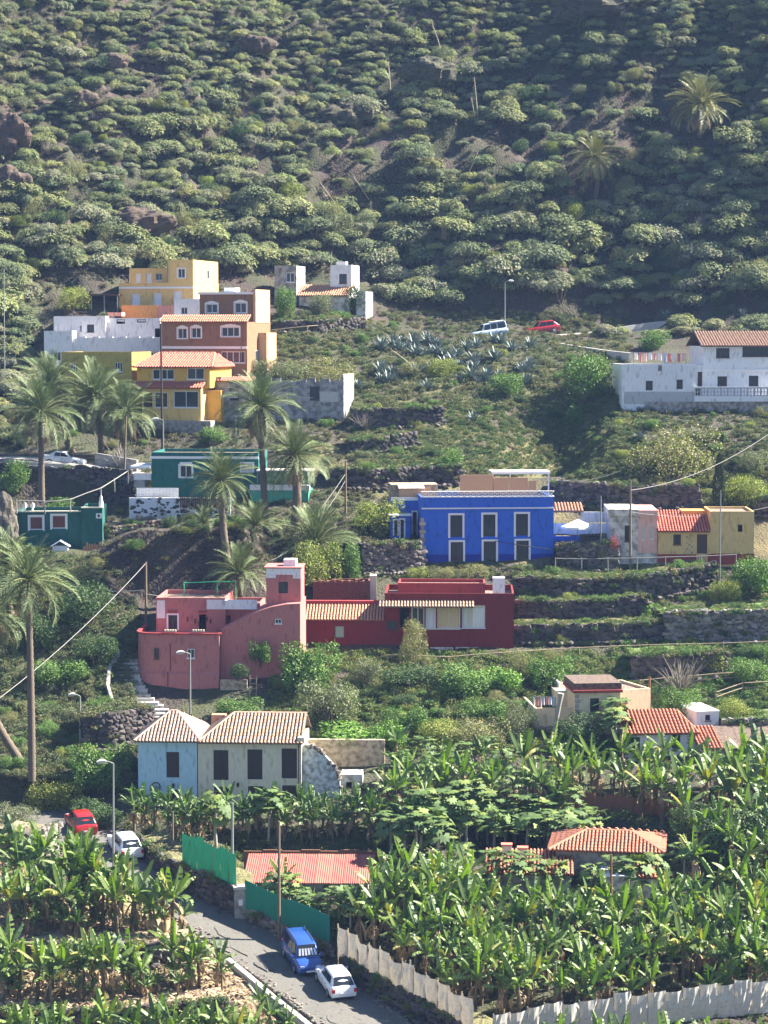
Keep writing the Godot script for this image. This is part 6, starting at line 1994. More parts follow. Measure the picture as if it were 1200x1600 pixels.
	vol(872, 1082, 899, 1106, -2.5, 3, M.cream_warm, {"name": "balcony_room"})
	var rb := cur.basis
	cur = thing("cream_annex", "sunlit cream block at the right of the beige house", "house", cur.transform * Vector3(b.r, 0, 0.4), deg_to_rad(22))
	vol(969, 1077, 1016, 1168, 0, 5, M.cream_warm, {"down": 1.0, "parapet": 0.2, "holes": [[970, 1090, 980, 1098, "brown"]]})
	hang_wash(at(832, 1089, 180), at(868, 1089, 179.5), 7, [Color(0.7, 0.7, 0.72), Color(0.3, 0.4, 0.6), Color(0.6, 0.2, 0.22), Color(0.7, 0.72, 0.75), Color(0.25, 0.3, 0.5), Color(0.7, 0.6, 0.6), Color(0.65, 0.66, 0.7), Color(0.5, 0.15, 0.15)], "on the balcony of the beige house", 0.9)
	# white cottage
	house("white_cottage", "white cottage with weathered orange tile roof above the bananas", 974, 1200, 176.5, 5)
	b = vol(975, 1146, 1087, 1200, 0, 6, M.white, {"down": 1.5, "holes": [[981, 1152, 1000, 1176, "green"], [1050, 1147, 1063, 1171, "brown"]]})
	tile_roof(cur, Vector3(b.l - 0.2, b.top + 0.02, 0.35), Vector3(b.r + 0.2, b.top + 0.02, 0.35), Vector3(b.r - 0.9, b.top + 1.35, -3.2), Vector3(b.l - 0.2, b.top + 1.35, -3.2), 0.29, M.tile_orange)
	tile_roof(cur, Vector3(b.r + 0.2, b.top + 0.02, -6.6), Vector3(b.l - 0.2, b.top + 0.02, -6.6), Vector3(b.l - 0.2, b.top + 1.35, -3.2), Vector3(b.r - 0.9, b.top + 1.35, -3.2), 0.29, M.tile_orange)
	tile_roof(cur, Vector3(b.r + 0.2, b.top + 0.02, 0.35), Vector3(b.r + 0.2, b.top + 0.02, -6.6), Vector3(b.r - 0.9, b.top + 1.35, -3.2), Vector3(b.r - 0.9, b.top + 1.35, -3.2), 0.29, M.tile_orange)
	# white box house
	house("white_box_house", "small white cube house with one window behind the orange roof", 1088, 1150, 181, 14)
	b = vol(1088, 1113, 1123, 1150, 0, 4.2, M.white, {"down": 2.0, "holes": [[1102, 1117, 1110, 1126, "brown"]]})
	slab(b.l - 0.05, b.top + 0.001, b.r + 0.05, b.top + 0.12, b.zb, 0.05, "roof", M.trim_white)
	# shed with grey and orange roof at the right
	house("roofed_shed", "low shed with weedy grey and orange roof at the right edge", 1090, 1195, 175, 3, "shed")
	b = vol(1094, 1168, 1240, 1195, 0, 4.5, M.concrete, {"down": 1.0})
	tile_roof(cur, Vector3(b.l - 0.2, b.top, 0.4), Vector3(b.l + 1.8, b.top, 0.4), Vector3(b.l + 1.8, b.top + 1.0, -4), Vector3(b.l - 0.2, b.top + 1.0, -4), 0.28, M.tile_orange)
	for k in 4: # sheets of the weathered half
		var x0 := lerpf(b.l + 1.81, b.r + 0.2, k / 4.0)
		var x1 := lerpf(b.l + 1.81, b.r + 0.2, (k + 1) / 4.0)
		var sm := Mb.new()
		var y := 0.02 + 0.015 * (k % 2)
		sm.hexa([Vector3(x0, b.top + y - 0.06, 0.4), Vector3(x1 + 0.05, b.top + y - 0.06, 0.4), Vector3(x1 + 0.05, b.top + 0.94 + y, -4), Vector3(x0, b.top + 0.94 + y, -4), Vector3(x0, b.top + y, 0.4), Vector3(x1 + 0.05, b.top + y, 0.4), Vector3(x1 + 0.05, b.top + 1.0 + y, -4), Vector3(x0, b.top + 1.0 + y, -4)])
		part(sm, "roof_sheet", M.roof_brown, cur)
	# shed with red corrugated roof by the lane
	house("red_roof_shed", "low shed with red corrugated roof behind the green fence", 384, 1402, 153.5, -2, "shed")
	b = vol(386, 1378, 575, 1402, 0, 4.5, M.concrete, {"down": 1.0, "holes": [[505, 1384, 520, 1401, "dark"], [440, 1385, 452, 1398, "dark"]]})
	var n := 9
	for k in n:
		var x0 := lerpf(b.l - 0.3, b.r + 0.3, float(k) / n); var x1 := lerpf(b.l - 0.3, b.r + 0.3, float(k + 1) / n)
		corrugated(cur, Vector3(x0, b.top + 0.02 + (k % 2) * 0.012, 0.5), Vector3(x1 + 0.06, b.top + 0.02 + (k % 2) * 0.012, 0.5), Vector3(0, 0.95, -4.6), "roof_sheet", mat("sheet_red%d" % (k % 3), [Color(0.34, 0.085, 0.06), Color(0.30, 0.08, 0.06), Color(0.38, 0.105, 0.07)][k % 3], 0.75))
	house("brown_wall", "rust brown windbreak wall behind the red corrugated roof", 380, 1352, 159, -2, "wall")
	for k in 7: vol(381 + k * 30, 1328 - (k % 2) * 2 + 2, 410.6 + k * 30, 1356, 0.0, 0.15, M.rust, {"name": "panel", "down": 1.0})
	# tiled huts in the banana field
	house("tiled_hut", "hut with wide hipped orange tile roof among banana plants", 858, 1345, 155.5, -8, "hut")
	var h0 := hit(862, 1350, 2, 0.0); var h1 := hit(1000, 1330, 2, 0.0)
	b = block(h0.x + 0.3, h0.y - 2, h1.x + 0.8, h1.y, 0, 5.0, M.concrete, {})
	hip_roof(cur, b.l - 0.5, b.r + 0.9, 0.6, b.zb - 0.6, b.top + 0.02, 0.8, 2.4, 2.4, 0.26, M.tile_orange)
	house("tiled_hut", "low hut with two chimneys and long orange tile roof", 758, 1372, 153, -4, "hut")
	b = vol(762, 1364, 892, 1384, 0, 4.0, M.concrete, {"down": 1.0})
	tile_roof(cur, Vector3(b.l - 0.3, b.top, 0.3), Vector3(b.r + 0.2, b.top, 0.3), Vector3(b.r + 0.2, b.top + 0.75, -3.8), Vector3(b.l - 0.3, b.top + 0.75, -3.8), 0.26, M.tile_orange)
	for e in [[784, 799, 1322, 1346], [809, 824, 1327, 1346]]:
		var p := hit(e[0], e[3], 2, -2.6); var q := hit(e[1], e[2], 2, -2.6)
		var ch := slab(p.x, p.y - 0.6, q.x, q.y, -3.2, -2.6, "chimney", M.old_white)
		slab(p.x - 0.06, q.y, q.x + 0.06, q.y + 0.1, -3.26, -2.54, "chimney_cap", M.tile_red, ch)
	house("tiled_hut", "small lean-to with pale sheet and tile roof right of the chimneys", 940, 1378, 152, -3, "hut")
	b = vol(942, 1370, 1028, 1386, 0, 3.2, M.old_white, {"down": 1.0})
	slab(b.l - 0.2, b.top + 0.02, b.l + 2.2, b.top + 0.1, -3.2, 0.2, "sheet_roof", M.trim_white)
	tile_roof(cur, Vector3(b.l + 2.3, b.top, 0.3), Vector3(b.r + 0.2, b.top, 0.3), Vector3(b.r + 0.2, b.top + 0.6, -3.0), Vector3(b.l + 2.3, b.top + 0.6, -3.0), 0.26, M.tile_orange)
	house("pale_roof_shed", "small shed with pale sheet roof right of the red roof", 672, 1372, 153, 0, "shed")
	b = vol(674, 1358, 718, 1376, 0, 2.5, M.concrete_pale, {"down": 1.0})
	slab(b.l - 0.2, b.top, b.r + 0.2, b.top + 0.08, -2.6, 0.3, "sheet_roof", M.trim_white)
	# fences by the lane
	var fp := feet_at([[384, 1440], [440, 1465], [516, 1497]])
	panel_fence("dark green panel fence on a stone base along the lane", fp, 8, 0.62, 2.15, M.net_green, "green_fence", true)
	panel_fence("bright green net fence at the lane corner under vines", feet_at([[286, 1395], [325, 1413], [370, 1433]]), 7, 1.9, 2.4, M.net_bright, "net_fence", false, 0.14)
	panel_fence("sagging white cloth fence above the lane wall", feet_at([[528, 1522], [575, 1550], [620, 1575], [671, 1602], [740, 1643]]), 12, 1.25, 1.9, M.cloth_white, "cloth_fence", false, 0.22)
	panel_fence("long white cloth windbreak across the bottom right corner", feet_at([[770, 1640], [860, 1622], [960, 1608], [1060, 1598], [1200, 1582]]), 16, 0.0, 2.1, M.cloth_white, "cloth_fence", false, 0.16)
	panel_fence("dark netting windbreak in the upper banana field", [at(898, 1284, 167.2), at(960, 1290, 166.8), at(1040, 1300, 166.2), at(1090, 1308, 165.6)], 12, 0.0, 2.2, M.rust, "net_fence", false, 0.1)
	var gp := thing("gate_pillar", "grey stone pillar with white box beside the green fence", "pillar", ground(374, 1436), 0.2)
	var gm := Mb.new()
	gm.box(Vector3(-0.35, -0.8, -0.35), Vector3(0.45, 2.1, 0.35))
	part(gm, "shaft", M.concrete, gp)
	var g2 := Mb.new()
	g2.box(Vector3(-0.42, 2.1, -0.42), Vector3(0.52, 2.28, 0.42))
	part(g2, "cap", M.concrete_pale, gp)
	var g3 := Mb.new()
	g3.box(Vector3(-0.1, 1.0, 0.352), Vector3(0.18, 1.4, 0.4))
	part(g3, "meter_box", M.trim_white, gp)
func lantern(px: float, py: float) -> void:
	var p := hit(px, py, 2, 0.0)
	var mb := Mb.new()
	mb.tube([p + Vector3(0, -0.16, 0.14), p + Vector3(0, 0.08, 0.14), p + Vector3(0, 0.2, 0.14)], [0.07, 0.12, 0.02], 6)
	mb.bar(p + Vector3(0, 0.1, 0), p + Vector3(0, 0.1, 0.14), 0.03, 0.03)
	part(mb, "wall_lantern", M.dark_frame, cur)
func corrugated(parent: Node, e0: Vector3, e1: Vector3, up: Vector3, called: String, m: Material) -> void:
	var mb := Mb.new()
	var n := int(e0.distance_to(e1) / 0.07)
	for k in n:
		var a := e0.lerp(e1, float(k) / n) + Vector3(0, 0.05 * (k % 2), 0)
		var b := e0.lerp(e1, float(k + 1) / n) + Vector3(0, 0.05 * ((k + 1) % 2), 0)
		mb.quad(a, a + up, b + up, b)
	part(mb, called, m, parent)
func panel_fence(label: String, pts: Array, n: int, lift: float, high: float, m: Material, called: String, stiff: bool, sag := 0.0) -> void:
	var o := thing(called, label, "fence", pts[0], 0.0)
	var cv := Curve3D.new()
	for p in pts: cv.add_point(p - pts[0])
	var ln := cv.get_baked_length()
	for k in n:
		var a := cv.sample_baked(ln * k / n)
		var b := cv.sample_baked(ln * (k + 1) / n)
		var sd := (b - a).cross(Vector3.UP).normalized()
		if sd.z < 0: sd = -sd
		var post := Mb.new()
		var h := high * (1 + jit(0.04 if stiff else 0.1))
		post.tube([a + Vector3(0, -0.6, 0), a + Vector3(jit(0.03), lift + h + 0.05, 0)], [0.045, 0.04], 6)
		part(post, "post", M.steel if stiff else M.fence_wood, o)
		var mb := Mb.new()
		var nx := 6
		var ny := 4
		var pt := []
		for j in ny + 1:
			var row := []
			for i in nx + 1:
				var u := float(i) / nx
				var w := float(j) / ny
				var bulge := sin(PI * u) * sag * (0.4 + 0.6 * sin(PI * w)) + (jit(sag * 0.35))
				row.append(a.lerp(b, u) + Vector3(0, lift + h * w - (sag * 0.3 * sin(PI * u) * w), 0) + sd * (0.05 + bulge))
			pt.append(row)
		for j in ny:
			for i in nx: mb.quad(pt[j][i], pt[j + 1][i], pt[j + 1][i + 1], pt[j][i + 1])
		if stiff: # folded ribs of the panel
			for i in 5: mb.bar(a.lerp(b, (i + 0.5) / 5.0) + Vector3(0, lift, 0) + sd * 0.07, a.lerp(b, (i + 0.5) / 5.0) + Vector3(0, lift + h, 0) + sd * 0.07, 0.04, 0.03, Vector3.RIGHT)
		part(mb, "panel", m, o)

# ---------------------------------------------------------------- cars, poles, cables
func heading(h: Vector2) -> float: return atan2(-h.x, -h.y)
func make_cars() -> void:
	var down := Vector2(road_pts[6].x - road_pts[5].x, road_pts[6].z - road_pts[5].z).normalized()
	var fall: float = (road_pts[5].y - road_pts[6].y) / Vector2(road_pts[6].x - road_pts[5].x, road_pts[6].z - road_pts[5].z).length()
	var s := atan(fall)
	var lift := Vector3(0, 0.15, 0)
	car("blue small van with silver sunshade facing down the lane", ground(471, 1511) + lift, heading(down.rotated(0.3)), -s, Color(0.02, 0.07, 0.27), 4.0, 1.75, 1.82, "van")
	car("white hatchback behind the blue van, rear to the viewer", ground(523, 1549) + lift, heading(-down.rotated(0.3)), s, Color(0.74, 0.76, 0.78), 3.95, 1.75, 1.48)
	var d2 := Vector2(road_pts[3].x - road_pts[2].x, road_pts[3].z - road_pts[2].z).normalized()
	var f2 := atan((road_pts[2].y - road_pts[3].y) / Vector2(road_pts[3].x - road_pts[2].x, road_pts[3].z - road_pts[2].z).length())
	car("white hatchback behind the lamp post, parked below the red one", ground(194, 1336) + lift, heading(-d2.rotated(0.2)), f2, Color(0.76, 0.77, 0.78), 4.0, 1.75, 1.5)
	car("red hatchback parked in the shade of the hedge", ground(126, 1301) + lift, heading(-d2.rotated(0.25)), f2 * 0.8, Color(0.36, 0.012, 0.012), 3.9, 1.75, 1.52)
	car("silver saloon parked on the palm lane", at(100, 727, 233.6), heading(Vector2(1, 0.12)), -0.08, Color(0.52, 0.56, 0.6), 4.4, 1.72, 1.42, "sedan")
	var j := car("white and blue off-roader with dark windows on the hill road", at(764, 531, 284) + Vector3(0, 0.2, 0), heading(Vector2(-1, 0.25)), -0.14, Color(0.5, 0.62, 0.74), 4.7, 1.85, 1.85, "jeep")
	var cap := Mb.new()
	cap.box(Vector3(-0.72, 1.86, 0.35), Vector3(0.72, 1.98, 2.15))
	part(cap, "roof_cap", M.trim_white, j)
	car("red estate car on the hill road behind the off-roader", at(848, 526, 286) + Vector3(0, 0.35, 0), heading(Vector2(-1, 0.2)), -0.12, Color(0.38, 0.012, 0.015), 4.3, 1.78, 1.58)
	# sheet of scrap beside the white car
	var sc := Mb.new()
	sc.quad(Vector3(-0.9, 0.1, 0.4), Vector3(-0.6, 0.35, -0.6), Vector3(0.9, 0.3, -0.5), Vector3(0.7, 0.02, 0.5))
	sc.quad(Vector3(0.1, 0.32, 0.3), Vector3(0.2, 0.45, -0.5), Vector3(1.3, 0.25, -0.2), Vector3(1.2, 0.1, 0.5))
	var o := part(sc, "plastic_sheet", M.trim_white)
	o.position = at(552, 1518, 144.6) + Vector3(0, 0.2, 0)
	meta(o, "crumpled white plastic sheet on the wall beside the white car", "sheet")
func make_poles() -> void:
	rng.seed = 61
	street_lamp("tall street lamp on the hill road beside the off-roader", 789, 441, 508, 285.5, 0.9, M.steel)
	street_lamp("street lamp below the orange yellow house", 255, 657, 705, 234, -0.9, M.steel)
	street_lamp("street lamp in front of the pink house wall", 297, 1022, 1100, 184, -0.9, M.steel)
	street_lamp("street lamp on the dark bank left of the steps", 125, 1088, 1165, 177, -0.7, M.steel)
	street_lamp("street lamp standing over the white car by the lane", 177, 1193, 1370, 153.4, -0.9, M.steel)
	pole("utility_pole", "dark utility pole in front of the orange yellow house", 254, 505, 700, 236, 0.12, M.dark_frame, -3)
	pole("utility_pole", "bent twiggy pole right of the palm trunks", 193, 650, 760, 228, 0.1, M.pole_wood, 4)
	pole("utility_pole", "slim pole below the grey ruin", 368, 648, 702, 240, 0.07, M.steel)
	var p := pole("utility_pole", "wooden pole with guy wire left of the pink house", 228, 878, 975, 195, 0.11, M.pole_wood)
	pole("utility_pole", "thin wooden pole beside the upright palm", 540, 720, 800, 216, 0.11, M.pole_wood)
	pole("utility_pole", "leaning pole left of the blue house", 556, 866, 780, 212, 0.1, M.pole_wood, 8)
	pole("utility_pole", "second leaning pole left of the blue house", 569, 860, 790, 212.3, 0.08, M.pole_wood, -2)
	pole("utility_pole", "tall pole in front of the old white house", 985, 750, 890, 209.6, 0.11, M.pole_wood)
	var cr := pole("utility_pole", "pole with crossbar under the big grey bush", 1003, 706, 775, 226, 0.14, M.pole_wood)
	var cb := Mb.new()
	var tp := at(1003, 719, 226) - cr.position
	cb.bar(tp + Vector3(-0.9, 0, 0.1), tp + Vector3(0.9, 0, 0.1), 0.08, 0.08)
	part(cb, "crossarm", M.pole_wood, cr)
	pole("utility_pole", "thin lamp pole beside the stone terrace of the parasol", 939, 775, 865, 210.2, 0.07, M.steel)
	pole("utility_pole", "grey pole at the corner of the green net", 363, 1255, 1425, 152, 0.1, M.steel)
	pole("utility_pole", "tall wooden pole beside the green panel fence", 436, 1283, 1478, 148.2, 0.1, M.pole_wood)
	pole("utility_pole", "thin pole in the banana belt by the blue house", 270, 1268, 1345, 158, 0.07, M.pole_wood)
	pole("utility_pole", "steel post at the cloth fence by the lane", 641, 1500, 1600, 138.8, 0.07, M.steel)
	pole("utility_pole", "white post in the right hand banana field", 868, 1502, 1600, 139.8, 0.08, M.steel)
	pole("utility_pole", "rusty post standing in front of the wide tiled hut", 955, 1335, 1460, 147.5, 0.09, M.rust)
	pole("utility_pole", "post beyond the ruined gable", 659, 1170, 1230, 172, 0.06, M.pole_wood)
	pole("utility_pole", "pale wooden pole beside the tall left palm", 51, 1055, 1205, 171.5, 0.09, M.pole_wood)
	pole("utility_pole", "thin antenna pole on the left slope edge", 6, 420, 500, 258, 0.06, M.steel)
	pole("utility_pole", "rusty post behind the cream annex", 1015, 1057, 1110, 186, 0.1, M.rust)
	pole("utility_pole", "vent pipe on the yellow cottage", 1126, 766, 800, 206.5, 0.06, M.steel)
	cable("cable from the pink house pole down to the left edge", at(228, 880, 195), at(-20, 1105, 170), 0.6, 0.03, M.cable_pale)
	cable("long pale cable sagging from the right edge to poles", at(1215, 668, 222), at(985, 766, 209.6), 1.1, 0.035, M.cable_pale)
	cable("cable between the pink house pole and its roof", at(228, 928, 195), at(345, 935, 197), 0.2, 0.035, M.cable_pale)
	cable("cable crossing the dark bank to the pink house pole", at(105, 914, 200), at(228, 922, 195), 0.3, 0.04, M.cable_pale)
	cable("thin cable over the terraces to the yellow cottage", at(985, 800, 209.6), at(1210, 790, 216), 0.7, 0.03, M.cable_pale)
	cable("paired cables over the palm slope to the poles", at(540, 740, 216), at(395, 905, 203), 0.8, 0.035, M.cable_pale)
	cable("lower cable of the palm slope", at(540, 750, 216), at(412, 880, 204), 1.4, 0.035, M.cable_pale)
	cable("cable above the wicker roof towards the crossbar pole", at(1003, 719, 226), at(862, 750, 219), 0.8, 0.03)
	cable("cable across the front of the blue house", at(540, 790, 214), at(985, 870, 209.2), 0.8, 0.03)
	# rail fences
	post_fence("rail fence below the red house", [ground(605, 1037), ground(700, 1040), ground(780, 1034), ground(850, 1029), ground(960, 1024), ground(1060, 1020), ground(1200, 1016)], 0.75, M.fence_wood, 2.6, 1)
	post_fence("lower rail fence on the right terraces", [ground(1000, 1080), ground(1090, 1072), ground(1150, 1068), ground(1215, 1066)], 0.9, M.fence_wood, 2.2, 2)
	post_fence("zigzag rail fence near the bare tree", [ground(1120, 1098), ground(1160, 1085), ground(1210, 1082)], 0.9, M.fence_wood, 1.8, 2)
	post_fence("railing of the hillside path right of the blue house front", [at(868, 886, 209), at(950, 886, 208.8), at(1040, 884, 208.5), at(1150, 880, 208.5)], 0.8, M.steel, 2.4, 1)
	post_fence("rickety rail fence below the tiled cottage", [ground(425, 528), ground(480, 522), ground(540, 518)], 0.9, M.fence_wood, 2.4, 1)
	post_fence("rail along the roof terrace behind the pink house", [at(288, 930, 197), at(340, 928, 197), at(368, 928, 197)], 1.1, M.net_bright, 2.0, 1)
	post_fence("handrail of the steps left of the pink house", [at(172, 1062, 190.5), at(176, 1040, 193), at(190, 1026, 195)], 0.9, M.steel, 1.6, 1)

# ---------------------------------------------------------------- palms
func make_palms() -> void:
	palm("date palm standing alone in front of the dark retaining wall", at(65, 645, 226.5), at(65, 778, 226.5), 4.3, {"fronds": 62})
	palm("date palm behind the silver car, farthest left of its clump", at(78, 604, 239), at(124, 716, 239), 4.5, {"fronds": 62, "bow": Vector3(-0.6, 0, 0)})
	palm("tallest date palm in the clump by the palm lane", at(148, 622, 238), at(158, 718, 238), 4.7, {"fronds": 64})
	palm("date palm of the clump nearest the street lamp", at(196, 645, 236.5), at(192, 722, 236.5), 3.9, {"fronds": 60, "dead": 14})
	palm("tall date palm in front of the grey ruin", at(406, 636, 213), at(416, 822, 211), 4.1, {"fronds": 60, "dead": 12})
	palm("date palm with thick trunk right of the teal house", at(460, 712, 212), at(461, 812, 211), 3.9, {"fronds": 60, "dead": 8, "girth": 0.36})
	palm("date palm in front of the white spotted wall", at(345, 752, 201), at(356, 872, 200.4), 3.3, {"dead": 6})
	palm("young upright palm without trunk left of the leaning poles", at(492, 852, 209.5), at(492, 866, 209.5), 4.6, {"low": 0.15, "soft": -0.2, "fronds": 46, "dead": 0})
	palm("palm clump rising behind the pink house roof", at(374, 898, 198.5), at(374, 930, 198.5), 3.2, {"low": -0.1, "fronds": 44, "dead": 2})
	palm("low young palm on the bank between two trunked palms", at(400, 822, 204.5), at(400, 834, 204.5), 2.6, {"low": 0.05, "fronds": 40, "dead": 0})
	palm("small palm on the bank edge right of the spotted wall", at(318, 818, 205), at(318, 828, 205), 2.0, {"low": 0.05, "fronds": 34, "dead": 0})
	palm("tall slender palm at the left edge", at(44, 908, 171.5), at(50, 1210, 171), 3.9, {"dead": 5, "girth": 0.24, "soft": 0.8})
	palm("leaning palm cut by the left edge", at(-18, 960, 174), at(32, 1180, 173.5), 3.6, {"bow": Vector3(-1.6, 0, 0), "soft": 0.8})
	palm("drooping young palm at the left edge below the tall one", at(14, 880, 178), at(16, 950, 178), 3.2, {"soft": 0.8, "dead": 0})
	var h1 := ground(930, 305)
	palm("lower of the two palms on the open hillside", at(930, 246, -h1.z - 1.0), h1, 3.6, {"dead": 14, "fronds": 60, "gold": true})
	var h2 := ground(1093, 212)
	palm("upper palm on the open hillside with dry skirt", at(1095, 165, -h2.z - 1.0), h2, 4.7, {"dead": 20, "fronds": 66, "girth": 0.4, "gold": true})

# ---------------------------------------------------------------- single bushes and small trees
func bush_at(kind: String, px: float, foot: float, w: float, h: float, label: String, depth := 0.0) -> void:
	var p := ground(px, foot) if depth == 0.0 else at(px, foot, depth)
	var r := w / 2.0 / (FOCAL / -p.z) / 0.95
	var o := plant(kind + str(rng.randi() % 2), p - Vector3(0, 0.15, 0), label, "", r, (h / w) * 2.0 / 1.25)
	o.rotation.y = rng.randf() * TAU
func make_bushes() -> void:
	rng.seed = 71
	var list := [
		["bush_green", 480, 1078, 118, 92, "round leafy green bush right of the pink house foot"],
		["bush_grey", 516, 1132, 128, 88, "wide grey green bush above the cream house roof"],
		["bush_grey", 575, 1072, 66, 56, "small dull bush between pink and red houses"],
		["bush_olive", 646, 1040, 62, 84, "pale young tree in front of the dark red house"],
		["bush_green", 407, 1032, 42, 40, "hanging plant on the wall of the pink house", 188.6],
		["bush_dark", 372, 1056, 40, 28, "dark bush at the foot of the pink house wall", 187.8],
		["bush_olive", 1050, 752, 160, 100, "large silvery bush on the dark slope below the white house"],
		["bush_green", 915, 628, 92, 84, "fresh green bush left of the right edge white house"],
		["bush_green", 898, 662, 52, 36, "small green bush on the slope left of the white house"],
		["bush_yellow", 1168, 792, 92, 62, "yellow green bush at the right edge beside the cypress"],
		["bush_grey", 1178, 738, 70, 46, "grey bush at the right edge above the yellow green one"],
		["bush_green", 707, 736, 66, 44, "dark green bush on the dry slope above the wicker terrace"],
		["bush_dark", 549, 492, 50, 56, "dark tree in front of the white tower cottage"],
		["bush_grey", 503, 492, 48, 44, "pale tree in front of the tiled cottage wall"],
		["bush_green", 446, 500, 42, 60, "slim green tree under the grey tower"],
		["bush_olive", 512, 606, 96, 58, "olive coloured bush above the grey ruin"],
		["bush_grey", 440, 596, 100, 44, "low grey bush behind the grey ruin"],
		["bush_grey", 402, 590, 56, 36, "dull bush right of the brown house foot"],
		["bush_yellow", 112, 482, 66, 42, "bright yellow green bush left of the carport"],
		["bush_yellow", 498, 912, 92, 84, "yellow green tree right of the pink tower"],
		["bush_green", 540, 908, 62, 74, "green tree right of the pink tower beside the stone wall"],
		["bush_yellow", 592, 838, 96, 72, "yellow green bush between the leaning poles and porch"],
		["bush_green", 152, 1240, 118, 78, "broad leafy tree above the red car"],
		["bush_yellow", 82, 1268, 108, 66, "trimmed yellow green hedge left of the red car"],
		["bush_dark", 150, 1292, 120, 50, "dark hedge in the shade behind the red car"],
		["bush_grey", 20, 1290, 90, 46, "grey bush at the left edge by the lane bend"],
		["bush_dark", 640, 1076, 110, 46, "dark ivy mound below the red house, left part"],
		["bush_green", 715, 1084, 120, 56, "green ivy mound below the red house"],
		["bush_bright", 780, 1076, 96, 44, "bright green mound at the fence right of the red house"],
		["bush_green", 855, 1072, 88, 60, "leafy bush behind the beige house balcony"],
		["bush_olive", 815, 1050, 60, 44, "pale shrub at the corner of the red house terrace"],
		["bush_yellow", 690, 1158, 92, 44, "yellow green bush above the banana field middle"],
		["bush_olive", 742, 1168, 118, 58, "dense olive shrub between cream and beige houses"],
		["bush_green", 640, 1150, 80, 58, "leafy bush in the middle garden"],
		["bush_green", 760, 1128, 90, 44, "green bush under the mound right of the olive shrub"],
		["bush_grey", 812, 1156, 66, 76, "grey feathery bush left of the beige house"],
		["bush_bright", 545, 1164, 140, 40, "broad vine hedge right of the cream house roof"],
		["bush_bright", 610, 1168, 70, 56, "bright vine at the end of the ruined rear wall"],
		["bush_dark", 905, 1180, 92, 76, "dark leafy tree in front of the beige house"],
		["bush_dark", 970, 1190, 60, 56, "dark bush between beige house and white cottage"],
		["bush_yellow", 1095, 1052, 76, 46, "yellow green bush behind the bare tree"],
		["bush_green", 1060, 1110, 80, 46, "green bush on the terrace behind the cream annex"],
		["bush_green", 1170, 1068, 80, 44, "green bush on the right edge terrace"],
		["bush_yellow", 1150, 1130, 80, 50, "yellow green bush above the white box house"],
		["bush_green", 1180, 930, 90, 70, "leafy bush at the right edge of the top terrace"],
		["bush_yellow", 1130, 946, 60, 52, "yellow green shrub on the right terraces"],
		["bush_grey", 1090, 966, 40, 36, "round grey shrub on the bright grass terrace"],
		["bush_bright", 1010, 962, 40, 26, "small bright shrub on the middle terrace"],
		["bush_grey", 877, 902, 48, 22, "grey cushion shrub below the blue house corner"],
		["bush_olive", 690, 906, 60, 26, "dry shrub at the foot of the blue house"],
		["bush_olive", 740, 902, 66, 26, "pale dry shrub under the middle of the blue house"],
		["bush_yellow", 650, 906, 44, 28, "yellow shrub at the foot of the stone wall"],
		["bush_green", 90, 1070, 100, 46, "green bush on the bank left of the steps"],
		["bush_dark", 150, 1040, 80, 60, "dark bush beside the curved steps"],
		["bush_dark", 130, 980, 130, 80, "dark ivy on the bank left of the pink house"],
		["bush_dark", 60, 1010, 90, 60, "dark ivy on the bank by the tall palm"],
		["bush_green", 95, 800, 60, 30, "small tree at the foot of the dark retaining wall"],
		["bush_green", 28, 770, 66, 60, "leafy bush at the left end of the retaining wall"],
		["bush_grey", 10, 850, 60, 70, "pale shrub on the rock at the left edge"],
		["bush_grey", 262, 812, 50, 32, "pale creeper on the white spotted wall"],
		["bush_green", 183, 772, 46, 30, "green bush under the bent pole"],
		["bush_dark", 1150, 1360, 130, 110, "dark spreading tree right of the wide tiled hut"],
		["bush_dark", 1090, 1330, 100, 90, "dark leafy tree behind the wide tiled hut"],
		["bush_green", 370, 1116, 90, 34, "spiky green bush below the ladder"],
		["bush_yellow", 345, 1372, 76, 34, "yellow green vine on the bright net fence"],
		["bush_dark", 300, 1398, 70, 40, "dark ivy under the bright net fence"],
		["bush_olive", 640, 590, 50, 30, "dry bush at the edge of the agave thicket"],
		["bush_green", 790, 620, 60, 44, "green bush at the foot of the agave thicket"],
		["bush_yellow", 690, 590, 56, 40, "yellow green bush in the agave thicket"],
		["bush_green", 1024, 545, 66, 36, "bright green tree below the guard wall"],
		["bush_green", 330, 690, 60, 30, "creeping bush below the orange yellow house"],
	]
	for e in list: bush_at(e[0], e[1], e[2], e[3], e[4], e[5], e[6] if e.size() > 6 else 0.0)
	rng.seed = 74
	for z in [[560, 545, 985, 745, 70, "on the dry slope above the blue house"], [425, 492, 640, 600, 26, "between tiled cottage and grey ruin"], [470, 640, 640, 830, 22, "around the palms left of the blue house"], [810, 905, 1205, 1060, 34, "right of the red house"], [985, 650, 1205, 790, 26, "below the right white house"], [430, 1035, 960, 1165, 40, "in the gardens below the red house"], [0, 880, 205, 1230, 24, "on the bank left of the pink house"], [160, 660, 240, 880, 14, "below the palm lane"], [230, 812, 430, 835, 16, "along the top of the bare bank"], [-10, 640, 210, 712, 24, "behind the palms of the lane"], [0, 1090, 130, 1240, 20, "on the bank beside the tall palm"]]:
